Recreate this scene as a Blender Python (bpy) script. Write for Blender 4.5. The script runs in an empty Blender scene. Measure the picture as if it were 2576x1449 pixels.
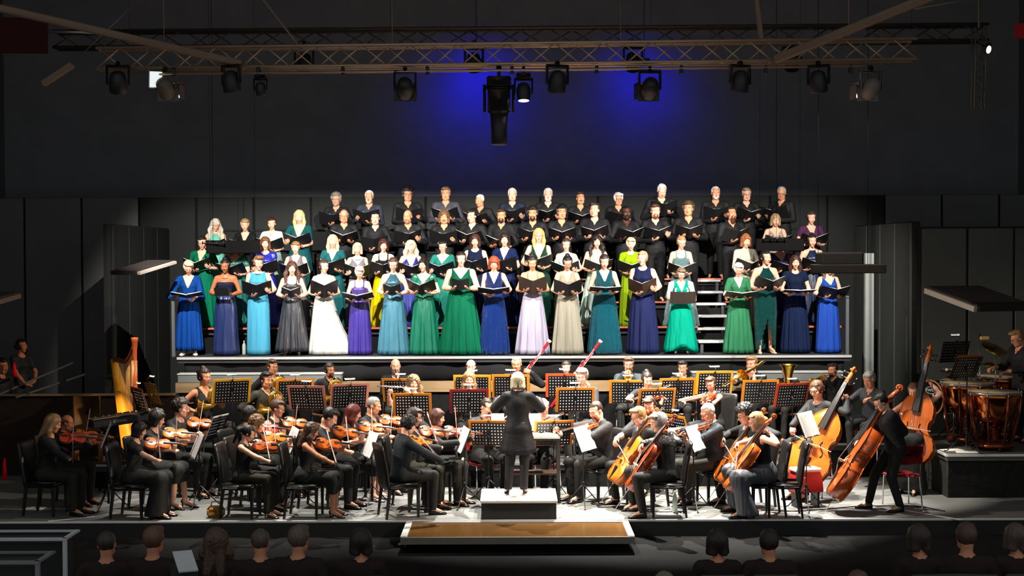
import bpy, math, random
import numpy as np
from mathutils import Matrix, Vector

# ------------------------------------------------------------------ camera
F, IW, IH, HOR = 3600.0, 2576.0, 1449.0, 640.0
CAM = np.array([0.0, -19.34, 3.6])
PITCH = math.atan((IH / 2 - HOR) / F)
ROLL = math.radians(0.2)
scene = bpy.context.scene
col = scene.collection
RC = (Matrix.Rotation(math.pi / 2 - PITCH, 3, 'X') @ Matrix.Rotation(-ROLL, 3, 'Z'))
cam_data = bpy.data.cameras.new('camera')
cam_data.sensor_width = 36.0
cam_data.lens = 36.0 * F / IW
cam_data.clip_end = 200
cam = bpy.data.objects.new('camera', cam_data)
cam.matrix_world = Matrix.Translation(Vector(CAM)) @ RC.to_4x4()
col.objects.link(cam)
scene.camera = cam
RCn = np.array(RC)

def at(px, py, Y):
    """world point seen at photo pixel (px, py) on the plane y = Y"""
    d = RCn @ np.array([(px - IW / 2) / F, -(py - IH / 2) / F, -1.0])
    return CAM + d * ((Y - CAM[1]) / d[1])

# ------------------------------------------------------------------ light
vs = scene.view_settings
vs.view_transform = 'Standard'
vs.look = 'None'
vs.gamma = 1.0
vs.exposure = 0.0
vs.use_curve_mapping = False
world = bpy.data.worlds.new('world')
scene.world = world
world.use_nodes = True
world.node_tree.nodes['Background'].inputs[0].default_value = (0.92, 0.96, 1.0, 1)
world.node_tree.nodes['Background'].inputs[1].default_value = 0.32

def spot(name, loc, target, energy, angle, blend=0.4, size=0.12, color=(1, 1, 1)):
    l = bpy.data.lights.new(name, 'SPOT')
    l.energy = energy
    l.spot_size = math.radians(angle)
    l.spot_blend = blend
    l.shadow_soft_size = size
    l.color = color
    o = bpy.data.objects.new(name, l)
    v = Vector(target) - Vector(loc)
    o.rotation_euler = v.to_track_quat('-Z', 'Y').to_euler()
    o.location = loc
    col.objects.link(o)
    return o

TRUSS_Y, TRUSS_Z = 1.2, 6.22
# choir key lights, hung on the front truss (their lamp bodies and barn doors are built further down)
LAMPS = []
def hung(name, p, target, energy, angle, label, blend=0.5, size=.03, color=(1, 1, 1), door=False, clamp=None, tone=0x1a1a1b):
    spot(name, p, target, energy, angle, blend, size, color)
    LAMPS.append((np.array(p), np.array(target), label, door, clamp, tone))
for lpx, tx, e, lab, tone in ((425, -4.2, 2700, 'dim olive lamp with barn door near the left end of the truss', 0x5d5746), (1020, -1.7, 2700, 'black lamp with barn door left of the central lamp', 0x1a1a1b),
                              (1630, 1.4, 2500, 'black lamp with barn door above the right half of the choir', 0x1a1a1b), (2180, 4.0, 2500, 'dim olive lamp with barn door near the right end of the truss', 0x6d655c)):
    hung('choir_spot', at(lpx, 236, TRUSS_Y - .05), (tx, 6.2, 3.1), e, 66, lab, 0.5, 0.012, (1.0, 0.96, 0.91), True, None, tone)
# orchestra lights on the same truss, from above
for lpx, tx, ty, e, an, lab in ((585, -3.4, 1.9, 2300, 54, 'small black lamp on the left part of the truss'), (1400, 0.2, 2.7, 4200, 60, 'black lamp right of the glowing central lamp'),
                           (1860, 2.9, 1.8, 5200, 58, 'small black lamp over the cellos'), (2060, 5.0, 2.2, 2000, 42, 'small black lamp on the right part of the truss')):
    hung('stage_spot', at(lpx, 232, TRUSS_Y - .22), (tx, ty, 0.0), e, an, lab, 0.5, 0.05, (1.0, 0.93, 0.82))
# back lights on the higher truss
for lx, tx, ty, e, an, lab in ((-3.4, -3.4, 1.9, 1700, 46, 'back light over the violins on the higher truss'), (-0.6, 0.0, 1.8, 4200, 46, 'back light over the podium on the higher truss'),
                          (2.0, 2.0, 1.7, 7000, 46, 'back light over the cellos on the higher truss'), (4.6, 3.9, 1.8, 2400, 38, 'back light over the basses on the higher truss')):
    hung('back_spot', (lx, 4.2, 6.62), (tx, ty, 0.0), e, an, lab, 0.4, 0.05, (1.0, 0.96, 0.90))
hung('added_harp_spot', at(298, 232, TRUSS_Y - .22), (-5.95, 3.15, 1.2), 3200, 13, 'added narrow lamp that brightens the harp from the left end of the truss', 0.8, .04, (1.0, .74, .38))  # added lamp to gild the harp; no lamp hangs here otherwise
# warm side lights from the wings, high up
spot('side_spot', (7.6, -1.2, 5.6), (-3.2, 1.6, 0.9), 4200, 40, 0.6, 0.1, (1.0, 0.84, 0.66))
spot('side_spot', (-7.6, -1.0, 5.6), (3.6, 1.6, 0.9), 4200, 36, 0.6, 0.1, (1.0, 0.88, 0.74))
# blue washes thrown down on the backdrop
spot('blue_wash', (-0.72, 10.45, 7.45), (-0.72, 11.5, 7.0), 92, 150, 1.0, 0.15, (0.004, 0.004, 1.0))
spot('blue_wash', (2.75, 10.45, 7.45), (2.75, 11.5, 7.0), 66, 150, 1.0, 0.15, (0.004, 0.004, 1.0))

# ------------------------------------------------------------------ materials
def lin(c):
    if isinstance(c, int):
        c = ((c >> 16) & 255, (c >> 8) & 255, c & 255)
    return tuple(((v / 255) / 12.92 if v <= 10.31 else (((v / 255) + 0.055) / 1.055) ** 2.4) for v in c)

_M = {}
def mat(color, rough=0.6, metal=0.0, kind='plain', spec=0.5, name=None):
    key = (color, rough, metal, kind, spec)
    if key in _M:
        return _M[key]
    m = bpy.data.materials.new(name or kind)
    m.use_nodes = True
    nt = m.node_tree
    b = nt.nodes['Principled BSDF']
    c = lin(color) + (1,)
    b.inputs['Base Color'].default_value = c
    b.inputs['Roughness'].default_value = rough
    b.inputs['Metallic'].default_value = metal
    b.inputs['Specular IOR Level'].default_value = spec
    N, L = nt.nodes.new, nt.links.new
    tc = N('ShaderNodeTexCoord')

    def noise(scale, detail=3.0, stretch=None):
        n = N('ShaderNodeTexNoise')
        n.inputs['Scale'].default_value = scale
        n.inputs['Detail'].default_value = detail
        if stretch:
            mp = N('ShaderNodeMapping')
            mp.inputs['Scale'].default_value = stretch
            L(tc.outputs['Object'], mp.inputs[0])
            L(mp.outputs[0], n.inputs['Vector'])
        else:
            L(tc.outputs['Object'], n.inputs['Vector'])
        return n

    def vary(n, lo, hi):
        r = N('ShaderNodeMapRange')
        L(n.outputs[0], r.inputs[0])
        r.inputs[3].default_value = lo
        r.inputs[4].default_value = hi
        mx = N('ShaderNodeMix')
        mx.data_type = 'RGBA'
        mx.blend_type = 'MULTIPLY'
        mx.inputs[0].default_value = 1.0
        mx.inputs[6].default_value = c
        L(r.outputs[0], mx.inputs[7])
        L(mx.outputs[2], b.inputs['Base Color'])
        return mx

    def bump(n, strength, dist=0.01, out=0):
        bp = N('ShaderNodeBump')
        bp.inputs['Strength'].default_value = strength
        bp.inputs['Distance'].default_value = dist
        L(n.outputs[out], bp.inputs['Height'])
        L(bp.outputs[0], b.inputs['Normal'])

    if kind == 'skin':
        vary(noise(30), 0.9, 1.1)
        b.inputs['Subsurface Weight'].default_value = 0.0
    elif kind == 'hair':
        vary(noise(60, 3, (1, 1, 0.12)), 0.45, 1.5)
        bump(noise(90, 2, (1, 1, 0.1)), 0.5, 0.01)
    elif kind == 'cloth':
        vary(noise(14), 0.8, 1.2)
        bump(noise(9, 4), 0.35, 0.03)
        b.inputs['Specular IOR Level'].default_value = min(spec, .25)
    elif kind == 'gown':
        vary(noise(8, 3, (1, 1, .12)), 0.75, 1.25)
        bump(noise(11, 2, (1, 1, .05)), 0.9, 0.06)
        b.inputs['Specular IOR Level'].default_value = .04
    elif kind == 'satin':
        vary(noise(5), 0.8, 1.2)
        bump(noise(9, 2, (1, 1, 0.06)), 0.9, 0.06)
    elif kind == 'sequin':
        v = N('ShaderNodeTexVoronoi')
        v.inputs['Scale'].default_value = 130
        L(tc.outputs['Object'], v.inputs['Vector'])
        vary(v, 0.5, 1.6)
        bump(v, 0.9, 0.02)
    elif kind == 'varnish':
        vary(noise(6, 4, (0.25, 1.6, 1)), 0.55, 1.45)
        b.inputs['Coat Weight'].default_value = 0.5
        b.inputs['Coat Roughness'].default_value = 0.15
    elif kind == 'wood':
        vary(noise(4, 5, (0.2, 3, 3)), 0.55, 1.4)
    elif kind == 'wall':
        vary(noise(1.3, 4), 0.8, 1.2)
        bump(noise(40), 0.15, 0.004)
    elif kind == 'floor':
        n = noise(0.9, 6)
        vary(n, 0.62, 1.35)
        n2 = noise(7, 5)
        r = N('ShaderNodeMapRange')
        L(n2.outputs[0], r.inputs[0])
        r.inputs[3].default_value = rough - 0.15
        r.inputs[4].default_value = rough + 0.25
        L(r.outputs[0], b.inputs['Roughness'])
    elif kind == 'paper':
        vary(noise(25), 0.93, 1.05)
        b.inputs['Transmission Weight'].default_value = 0.0
    elif kind == 'leather':
        vary(noise(12), 0.75, 1.25)
        bump(noise(55), 0.25, 0.004)
    else:
        vary(noise(20), 0.92, 1.08)
    _M[key] = m
    return m

def emit(color, strength):
    m = bpy.data.materials.new('lamp_glow')
    m.use_nodes = True
    b = m.node_tree.nodes['Principled BSDF']
    b.inputs['Base Color'].default_value = (0.8, 0.8, 0.8, 1)
    b.inputs['Emission Color'].default_value = lin(color) + (1,)
    b.inputs['Emission Strength'].default_value = strength
    return m

# ------------------------------------------------------------------ mesh building
def nrm(v):
    v = np.asarray(v, float)
    return v / max(1e-9, np.linalg.norm(v))

def frame(d, up):
    """rotation whose columns are x=d, y=up x d, z ~ up"""
    x = nrm(d)
    z = np.asarray(up, float)
    z = nrm(z - x * np.dot(x, z))
    return np.stack([x, np.cross(z, x), z], 1)

class G:
    """collects geometry; becomes one mesh"""
    def __init__(s):
        s.V, s.Fs, s.n = [], [], 0

    def add(s, V, Fc, m=0, R=None, t=None):
        V = np.asarray(V, float)
        if R is not None:
            V = V @ np.asarray(R).T
        if t is not None:
            V = V + np.asarray(t)
        for f in (Fc if isinstance(Fc, (list, tuple)) and len(Fc) and isinstance(Fc[0], np.ndarray) and Fc[0].ndim == 2 else [np.asarray(Fc)]):
            if len(f):
                s.Fs.append((f + s.n, m))
        s.V.append(V)
        s.n += len(V)
        return s

    def box(s, c, d, m=0, R=None, bev=0.0):
        c, d = np.asarray(c, float), np.asarray(d, float) / 2
        if bev <= 0:
            V = np.array([[x, y, z] for x in (-1, 1) for y in (-1, 1) for z in (-1, 1)]) * d
            Fc = np.array([[0, 1, 3, 2], [4, 6, 7, 5], [0, 4, 5, 1], [2, 3, 7, 6], [0, 2, 6, 4], [1, 5, 7, 3]])
            return s.add(V, Fc, m, R, c)
        b = min(bev, d.min() * 0.98)
        i = d - b
        V, ids = [], {}
        for sx in (-1, 1):
            for sy in (-1, 1):
                for sz in (-1, 1):
                    for k in range(3):
                        p = np.array([sx, sy, sz]) * i
                        p[k] = (sx, sy, sz)[k] * d[k]
                        ids[(sx, sy, sz, k)] = len(V)
                        V.append(p)
        q, tr = [], []
        for k in range(3):
            a, e = (k + 1) % 3, (k + 2) % 3
            for sg in (-1, 1):
                f = []
                for u, w in ((-1, -1), (1, -1), (1, 1), (-1, 1)):
                    sgn = [0, 0, 0]
                    sgn[k], sgn[a], sgn[e] = sg, u, w
                    f.append(ids[tuple(sgn) + (k,)])
                q.append(f if sg > 0 else f[::-1])
        for k in range(3):
            a, e = (k + 1) % 3, (k + 2) % 3
            for u in (-1, 1):
                for w in (-1, 1):
                    f = []
                    for sg, kk in ((-1, a), (1, a), (1, e), (-1, e)):
                        sgn = [0, 0, 0]
                        sgn[k], sgn[a], sgn[e] = sg, u, w
                        f.append(ids[tuple(sgn) + (kk,)])
                    q.append(f if u * w > 0 else f[::-1])
        for sx in (-1, 1):
            for sy in (-1, 1):
                for sz in (-1, 1):
                    f = [ids[(sx, sy, sz, k)] for k in range(3)]
                    tr.append(f if sx * sy * sz > 0 else f[::-1])
        V = np.array(V)
        return s.add(V, [np.array(q), np.array(tr)], m, R, c)

    def rings(s, rings, m=0, cap=True, closed=True, R=None, t=None):
        """loft through rings (k, n, 3)"""
        rings = np.asarray(rings, float)
        k, n = rings.shape[:2]
        V = rings.reshape(-1, 3)
        i = np.arange(k - 1)[:, None] * n
        nn = n if closed else n - 1
        j = np.arange(nn)[None]
        j2 = (j + 1) % n
        q = np.stack([i + j, i + j2, i + n + j2, i + n + j], -1).reshape(-1, 4)
        fs = [q]
        if cap and closed:
            V = np.vstack([V, rings[0].mean(0), rings[-1].mean(0)])
            a = np.arange(n)
            b = (a + 1) % n
            fs.append(np.stack([b, a, np.full(n, k * n)], 1))
            o = (k - 1) * n
            fs.append(np.stack([o + a, o + b, np.full(n, k * n + 1)], 1))
        return s.add(V, fs, m, R, t)

    def tube(s, P, r, n=8, m=0, cap=True, flat=None, R=None, t=None, closed=False):
        P = np.asarray(P, float)
        k = len(P)
        r = np.broadcast_to(np.asarray(r, float), (k,))
        T = np.gradient(P, axis=0) if k > 2 else np.repeat((P[1] - P[0])[None], 2, 0)
        if closed:
            T = np.roll(P, -1, 0) - np.roll(P, 1, 0)
        T = T / np.maximum(1e-9, np.linalg.norm(T, axis=1))[:, None]
        up = np.array([0, 0, 1.0]) if abs(T[0, 2]) < 0.9 else np.array([1.0, 0, 0])
        a = np.linspace(0, 2 * np.pi, n, endpoint=False)
        out = []
        for i in range(k):
            u = up - T[i] * np.dot(up, T[i])
            u = nrm(u)
            v = np.cross(T[i], u)
            up = u
            fu, fv = flat if flat else (1, 1)
            out.append(P[i] + r[i] * (np.cos(a)[:, None] * u * fu + np.sin(a)[:, None] * v * fv))
        if closed:
            out.append(out[0])
            cap = False
        return s.rings(out, m, cap, True, R, t)

    def lathe(s, prof, n=20, m=0, R=None, t=None, cap=True):
        a = np.linspace(0, 2 * np.pi, n, endpoint=False)
        rg = [np.stack([r * np.cos(a), r * np.sin(a), np.full(n, z)], 1) for r, z in prof]
        return s.rings(rg, m, cap, True, R, t)

    def ball(s, c, r, n=10, k=6, m=0, R=None):
        r = np.broadcast_to(np.asarray(r, float), (3,))
        th = np.linspace(0, np.pi, k + 1)
        prof = [(max(1e-4, math.sin(x)), -math.cos(x)) for x in th]
        a = np.linspace(0, 2 * np.pi, n, endpoint=False)
        rg = [np.stack([p * np.cos(a), p * np.sin(a), np.full(n, z)], 1) * r for p, z in prof]
        return s.rings(rg, m, False, True, R, c)

    def mesh(s, name, smooth=True):
        me = bpy.data.meshes.new(name)
        V = np.vstack(s.V) if s.V else np.zeros((0, 3))
        me.vertices.add(len(V))
        me.vertices.foreach_set('co', V.astype(np.float32).ravel())
        loops = np.concatenate([f.ravel() for f, _ in s.Fs]).astype(np.int32)
        tot = np.concatenate([np.full(len(f), f.shape[1]) for f, _ in s.Fs]).astype(np.int32)
        mi = np.concatenate([np.full(len(f), m) if np.isscalar(m) else m for f, m in s.Fs]).astype(np.int32)
        st = np.concatenate([[0], np.cumsum(tot)[:-1]]).astype(np.int32)
        me.loops.add(len(loops))
        me.loops.foreach_set('vertex_index', loops)
        me.polygons.add(len(tot))
        me.polygons.foreach_set('loop_start', st)
        me.polygons.foreach_set('material_index', mi)
        me.polygons.foreach_set('use_smooth', np.full(len(tot), bool(smooth)))
        me.update(calc_edges=True)
        me.validate()
        return me

def ob(name, me, mats=None, parent=None, M=None, loc=None, smooth=True, keep=False):
    """link one mesh object; mats override the mesh's own through object slots when keep is set"""
    if isinstance(me, G):
        me = me.mesh(name, smooth)
    o = bpy.data.objects.new(name, me)
    mats = mats if isinstance(mats, (list, tuple)) else ([mats] if mats else [])
    if len(me.materials) == 0:
        for m_ in mats:
            me.materials.append(m_)
    elif mats:
        for i, m_ in enumerate(mats):
            if i < len(o.material_slots):
                o.material_slots[i].link = 'OBJECT'
                o.material_slots[i].material = m_
    col.objects.link(o)
    if parent is not None:
        o.parent = parent
    if M is not None:
        o.matrix_basis = Matrix(np.asarray(M).tolist())
    if loc is not None:
        o.location = loc
    return o

def tag(o, label=None, cat=None, group=None, kind=None):
    if label: o['label'] = label
    if cat: o['category'] = cat
    if group: o['group'] = group
    if kind: o['kind'] = kind
    return o

def empty(name, M=None, loc=None):
    o = bpy.data.objects.new(name, None)
    o.empty_display_size = 0.1
    col.objects.link(o)
    if M is not None: o.matrix_basis = Matrix(np.asarray(M).tolist())
    if loc is not None: o.location = loc
    return o

def mtx(R, t, s=1.0):
    M = np.eye(4)
    M[:3, :3] = np.asarray(R) * s
    M[:3, 3] = t
    return M

def rotz(a):
    c, s_ = math.cos(a), math.sin(a)
    return np.array([[c, -s_, 0], [s_, c, 0], [0, 0, 1.0]])

def rotx(a):
    c, s_ = math.cos(a), math.sin(a)
    return np.array([[1.0, 0, 0], [0, c, -s_], [0, s_, c]])

def roty(a):
    c, s_ = math.cos(a), math.sin(a)
    return np.array([[c, 0, s_], [0, 1.0, 0], [-s_, 0, c]])

def struct(name, g, m, parent=None, smooth=False):
    o = ob(name, g, m, parent, smooth=smooth)
    if parent is None:
        o['kind'] = 'structure'
    return o

# ------------------------------------------------------------------ implicit surfaces
class Field:
    def __init__(s, lo, hi, h):
        s.lo = np.asarray(lo, float)
        s.h = h
        s.n = np.ceil((np.asarray(hi) - s.lo) / h).astype(int) + 1
        s.d = np.full(s.n, 0.5, np.float32)
        s.ax = [(s.lo[i] + h * np.arange(s.n[i])).astype(np.float32) for i in range(3)]

    def sub(s, lo, hi):
        a = np.clip(np.floor((np.asarray(lo) - s.lo) / s.h).astype(int), 0, s.n)
        b = np.clip(np.ceil((np.asarray(hi) - s.lo) / s.h).astype(int) + 1, 0, s.n)
        sl = tuple(slice(x, y) for x, y in zip(a, b))
        X = s.ax[0][sl[0]][:, None, None]
        Y = s.ax[1][sl[1]][None, :, None]
        Z = s.ax[2][sl[2]][None, None, :]
        return sl, X, Y, Z

    def grid(s):
        return s.ax[0][:, None, None], s.ax[1][None, :, None], s.ax[2][None, None, :]

    def union(s, sl, d, k):
        o = s.d[sl]
        if k <= 0:
            s.d[sl] = np.minimum(o, d)
        else:
            hh = np.maximum(k - np.abs(o - d), 0) / k
            s.d[sl] = np.minimum(o, d) - hh * hh * k * 0.25

    def cap(s, a, b, ra, rb, k=0.03):
        a, b = np.asarray(a, float), np.asarray(b, float)
        pad = max(ra, rb) + k + 2 * s.h
        sl, X, Y, Z = s.sub(np.minimum(a, b) - pad, np.maximum(a, b) + pad)
        if s.d[sl].size == 0:
            return
        ab = b - a
        L2 = max(1e-9, float(ab @ ab))
        px, py, pz = X - a[0], Y - a[1], Z - a[2]
        t = np.clip((px * ab[0] + py * ab[1] + pz * ab[2]) / L2, 0, 1)
        d = np.sqrt((px - t * ab[0]) ** 2 + (py - t * ab[1]) ** 2 + (pz - t * ab[2]) ** 2) - (ra + (rb - ra) * t)
        s.union(sl, d, k)

    def ell(s, c, r, k=0.02, R=None):
        c, r = np.asarray(c, float), np.asarray(r, float)
        pad = (r.max() if R is not None else r) + k + 2 * s.h
        sl, X, Y, Z = s.sub(c - pad, c + pad)
        if s.d[sl].size == 0:
            return
        x, y, z = X - c[0], Y - c[1], Z - c[2]
        if R is not None:
            x, y, z = (R[0, 0] * x + R[1, 0] * y + R[2, 0] * z, R[0, 1] * x + R[1, 1] * y + R[2, 1] * z, R[0, 2] * x + R[1, 2] * y + R[2, 2] * z)
        d = (np.sqrt((x / r[0]) ** 2 + (y / r[1]) ** 2 + (z / r[2]) ** 2) - 1) * r.min()
        s.union(sl, d, k)

    def loft(s, P, R, prof, infl=0.0, k=0.03):
        """elliptic loft; prof rows: z, rx, ry, cy in the frame (P, R)"""
        prof = np.asarray(prof, float)
        c = P + R @ np.array([0, 0, prof[:, 0].mean()])
        pad = (prof[-1, 0] - prof[0, 0]) / 2 + 0.25
        sl, X, Y, Z = s.sub(c - pad, c + pad)
        x, y, z = X - P[0], Y - P[1], Z - P[2]
        tx, ty, tz = (R[0, 0] * x + R[1, 0] * y + R[2, 0] * z, R[0, 1] * x + R[1, 1] * y + R[2, 1] * z, R[0, 2] * x + R[1, 2] * y + R[2, 2] * z)
        rx = np.interp(tz, prof[:, 0], prof[:, 1]) + infl
        ry = np.interp(tz, prof[:, 0], prof[:, 2]) + infl
        cy = np.interp(tz, prof[:, 0], prof[:, 3])
        q = np.sqrt((tx / rx) ** 2 + ((ty - cy) / ry) ** 2)
        d = (q - 1) * np.minimum(rx, ry)
        d = np.maximum(d, np.maximum(prof[0, 0] - infl - tz, tz - prof[-1, 0] - infl))
        s.union(sl, d.astype(np.float32), k)

    def cut(s, d):
        s.d = np.maximum(s.d, d)

    def net(s):
        """surface nets -> (V, quads)"""
        d = s.d
        d[0], d[-1] = 1, 1
        d[:, 0], d[:, -1] = 1, 1
        d[:, :, 0], d[:, :, -1] = 1, 1
        ins = d < 0
        a = ins[:-1] ^ ins[1:]
        b = ins[:, :-1] ^ ins[:, 1:]
        c = ins[:, :, :-1] ^ ins[:, :, 1:]
        n = np.array(d.shape)
        cn = n - 1
        quads, fs_, ps_ = [], [], []
        for axis, e in ((0, a), (1, b), (2, c)):
            idx = np.argwhere(e)
            if len(idx) == 0:
                continue
            i2 = idx.copy()
            i2[:, axis] += 1
            d0 = d[tuple(idx.T)]
            d1 = d[tuple(i2.T)]
            p = idx.astype(float)
            p[:, axis] += d0 / (d0 - d1)
            u, v = (axis + 1) % 3, (axis + 2) % 3
            ids = []
            for du, dv in ((-1, -1), (0, -1), (0, 0), (-1, 0)):
                ci = idx.copy()
                ci[:, u] += du
                ci[:, v] += dv
                ids.append((ci[:, 0] * cn[1] + ci[:, 1]) * cn[2] + ci[:, 2])
                fs_.append(ids[-1])
                ps_.append(p)
            qd = np.stack(ids, 1)
            flip = d0 > d1
            qd[flip] = qd[flip][:, ::-1]
            quads.append(qd)
        quads = np.concatenate(quads)
        f, p = np.concatenate(fs_), np.concatenate(ps_)
        un, inv = np.unique(f, return_inverse=True)
        cnt = np.bincount(inv, None, len(un))
        V = np.stack([np.bincount(inv, p[:, q], len(un)) / cnt for q in range(3)], 1) * s.h + s.lo
        return V, np.searchsorted(un, quads)
# ------------------------------------------------------------------ people
rnd = random.Random(7)

def sm(a, b, k):
    h = np.maximum(k - np.abs(a - b), 0) / k
    return np.minimum(a, b) - h * h * k * 0.25

def head_sdf(p, male, jaw=1.0, nose=1.0):
    x, y, z = p[..., 0], p[..., 1], p[..., 2]
    ax = np.abs(x)
    def el(c, r):
        return (np.sqrt(((ax - c[0]) / r[0]) ** 2 + ((y - c[1]) / r[1]) ** 2 + ((z - c[2]) / r[2]) ** 2) - 1) * min(r)
    def cp(a, b, ra, rb):
        a, b = np.array(a), np.array(b)
        ab = b - a
        q = np.stack([ax, y, z], -1) - a
        t = np.clip((q @ ab) / (ab @ ab), 0, 1)
        return np.linalg.norm(q - t[..., None] * ab, axis=-1) - (ra + (rb - ra) * t)
    d = el((0, .015, .03), (.075, .094, .087))
    d = sm(d, el((0, -.022, -.045), (.056 * jaw, .066, .074)), .03)
    d = sm(d, el((0, -.07, -.098), (.022 * jaw, .018, .018)), .02)
    d = sm(d, el((.04, -.06, -.022), (.024, .024, .026)), .025)
    d = sm(d, cp((.0, -.084, .026), (.045, -.068, .028), .013, .010), .012)
    d = np.maximum(d, -(el((.031, -.1, .006), (.017, .02, .012))))
    d = sm(d, cp((0, -.086, .012), (0, -.106, -.026), .008, .012 * nose), .008)
    d = sm(d, el((.012, -.094, -.03), (.009, .011, .008)), .006)
    d = sm(d, cp((0, -.091, -.056), (.018, -.083, -.057), .006, .004), .005)
    d = sm(d, cp((0, -.089, -.068), (.015, -.083, -.067), .0065, .004), .005)
    d = sm(d, el((.077, .014, -.006), (.009, .02, .031)), .006)
    if male:
        d = sm(d, el((.045, -.03, -.075), (.02, .03, .025)), .03)
    return d

def make_head(male, jaw, nose):
    nth, nph = 30, 44
    u = np.linspace(0.04, 1, nth)
    th = u * np.pi * 0.97
    f = np.linspace(-1, 1, nph, endpoint=False)
    ph = np.pi * (0.45 * f + 0.55 * np.abs(f) ** 2.2 * np.sign(f))     # dense towards the face
    T, P = np.meshgrid(th, ph, indexing='ij')
    D = np.stack([np.sin(T) * np.sin(P), -np.sin(T) * np.cos(P), np.cos(T)], -1)
    rs = np.linspace(.175, .03, 90)
    pts = D[..., None, :] * rs[:, None]
    d = head_sdf(pts, male, jaw, nose)
    i = np.argmax(d < 0, -1)
    i = np.clip(i, 1, len(rs) - 1)
    d1 = np.take_along_axis(d, i[..., None], -1)[..., 0]
    d0 = np.take_along_axis(d, i[..., None] - 1, -1)[..., 0]
    t = d0 / (d0 - d1)
    r = rs[i - 1] + (rs[i] - rs[i - 1]) * np.clip(t, 0, 1)
    V = D * r[..., None]
    ring = V.reshape(nth, nph, 3)
    top = np.array([[0, .01, ring[0, :, 2].max() + .002]])
    idx = np.arange(nth * nph).reshape(nth, nph)
    j2 = np.roll(np.arange(nph), -1)
    q = np.stack([idx[:-1], idx[1:], idx[1:][:, j2], idx[:-1][:, j2]], -1).reshape(-1, 4)
    tr = np.stack([idx[0], idx[0][j2], np.full(nph, nth * nph)], -1)
    V = np.vstack([ring.reshape(-1, 3), top])
    c = V[q].mean(1)
    m = np.zeros(len(q), int)
    ax = np.abs(c[:, 0])
    lips = (c[:, 1] < -.07) & (ax < .022) & (c[:, 2] < -.052) & (c[:, 2] > -.074)
    brow = (c[:, 1] < -.05) & (ax > .014) & (ax < (.052 if male else .047)) & (np.abs(c[:, 2] - (.03 - 1.2 * (ax - .032) ** 2 * 8)) < (.0048 if male else .0026))
    return V, q, m, tr

HEADS = [make_head(False, .88, .72), make_head(False, .95, .85), make_head(True, 1.08, 1.1), make_head(True, 1.0, 1.25)]

def add_head(g, k, R, t, sc=1.0):
    V, q, m, tr = HEADS[k]
    W = (V * sc) @ R.T + t
    n0 = g.n
    g.V.append(W)
    g.n += len(W)
    g.Fs.append((q + n0, m))
    g.Fs.append((tr + n0, 0))
    male = k > 1
    T = lambda P: (np.array(P) * sc) @ R.T + t
    g.tube(T([(-.0185, -.0865, -.0605), (-.008, -.096, -.0572), (0, -.0968, -.0585), (.008, -.096, -.0572), (.0185, -.0865, -.0605)]), np.array([.0016, .0036, .0033, .0036, .0016]) * sc, 6, 1)
    g.tube(T([(-.0165, -.0865, -.0632), (-.008, -.0938, -.0665), (.008, -.0938, -.0665), (.0165, -.0865, -.0632)]), np.array([.0016, .0046, .0046, .0016]) * sc, 6, 1)
    for sx in (-1, 1):
        g.tube(T([(sx * .013, -.0905, .029), (sx * .03, -.0850, .0335), (sx * .048, -.0745, .0295)]), np.array([.0038, .0042, .002]) * (sc if male else sc * .62), 5, 2)
        g.ball(T([(sx * .031, -.0775, .0098)])[0], np.array([.0138, .0128, .0072]) * sc, 8, 5, 0, R)
        c = np.array([sx * .031, -.0765, .005]) * sc
        g.ball(R @ c + t, np.array([.0125, .0125, .0085]) * sc, 8, 5, 3, R)
        g.ball(R @ (c + np.array([sx * -.001, -.0085, -.001]) * sc) + t, .0064 * sc, 6, 4, 4)

def add_hand(g, wrist, d, palm, th, curl=(.5, .5, .5, .5), thumb=.4, sc=1.0):
    """d: finger direction, palm: direction the palm faces, th: side of the thumb along (palm x d)"""
    R = frame(d, -np.asarray(palm, float))
    a = np.linspace(0, 2 * np.pi, 8, endpoint=False)
    rg = []
    for x, hw, ht in ((-.015, .024, .021), (.01, .028, .018), (.045, .038, .016), (.075, .040, .013), (.092, .036, .010)):
        rg.append(np.stack([np.full(8, x), np.cos(a) * hw, np.sin(a) * ht], 1) * sc)
    g.rings(rg, 0, True, True, R, wrist)
    for i, (y, L, r) in enumerate(((.028, .070, .0092), (.0095, .078, .0095), (-.009, .073, .009), (-.027, .056, .008))):
        y *= th
        p = np.array([.072, y, 0.0])
        ang = 0.06
        P = [p.copy()]
        p = p + np.array([.018, 0, 0])
        P.append(p.copy())
        for sgm in (.42, .32, .26):
            ang += curl[i] * (1.1 if sgm > .4 else .9)
            p = p + sgm * L * np.array([math.cos(ang), y * .12, -math.sin(ang)])
            P.append(p.copy())
        g.tube(np.array(P) * sc, np.array([r, r, r * .95, r * .88, r * .7]) * sc, 6, 0, True, None, R, wrist)
    P = [np.array([.012, th * .022, -.004]), np.array([.034, th * .043, -.010])]
    P.append(P[-1] + .034 * np.array([.75, th * (.65 - thumb), -.25 - .3 * thumb]))
    P.append(P[-1] + .026 * np.array([.85, th * (.3 - thumb), -.3 - .4 * thumb]))
    g.tube(np.array(P) * sc, np.array([.012, .0115, .0105, .0075]) * sc, 6, 0, True, None, R, wrist)

def ik(S, T, pole, l1, l2):
    S, T = np.asarray(S, float), np.asarray(T, float)
    v = T - S
    d = np.linalg.norm(v)
    d2 = min(max(d, abs(l1 - l2) + .02), (l1 + l2) * .995)
    u = v / max(d, 1e-6)
    T = S + u * d2
    x = (l1 * l1 - l2 * l2 + d2 * d2) / (2 * d2)
    h = math.sqrt(max(0, l1 * l1 - x * x))
    p = np.asarray(pole, float)
    p = nrm(p - u * np.dot(p, u))
    return S + u * x + p * h, T

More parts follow.
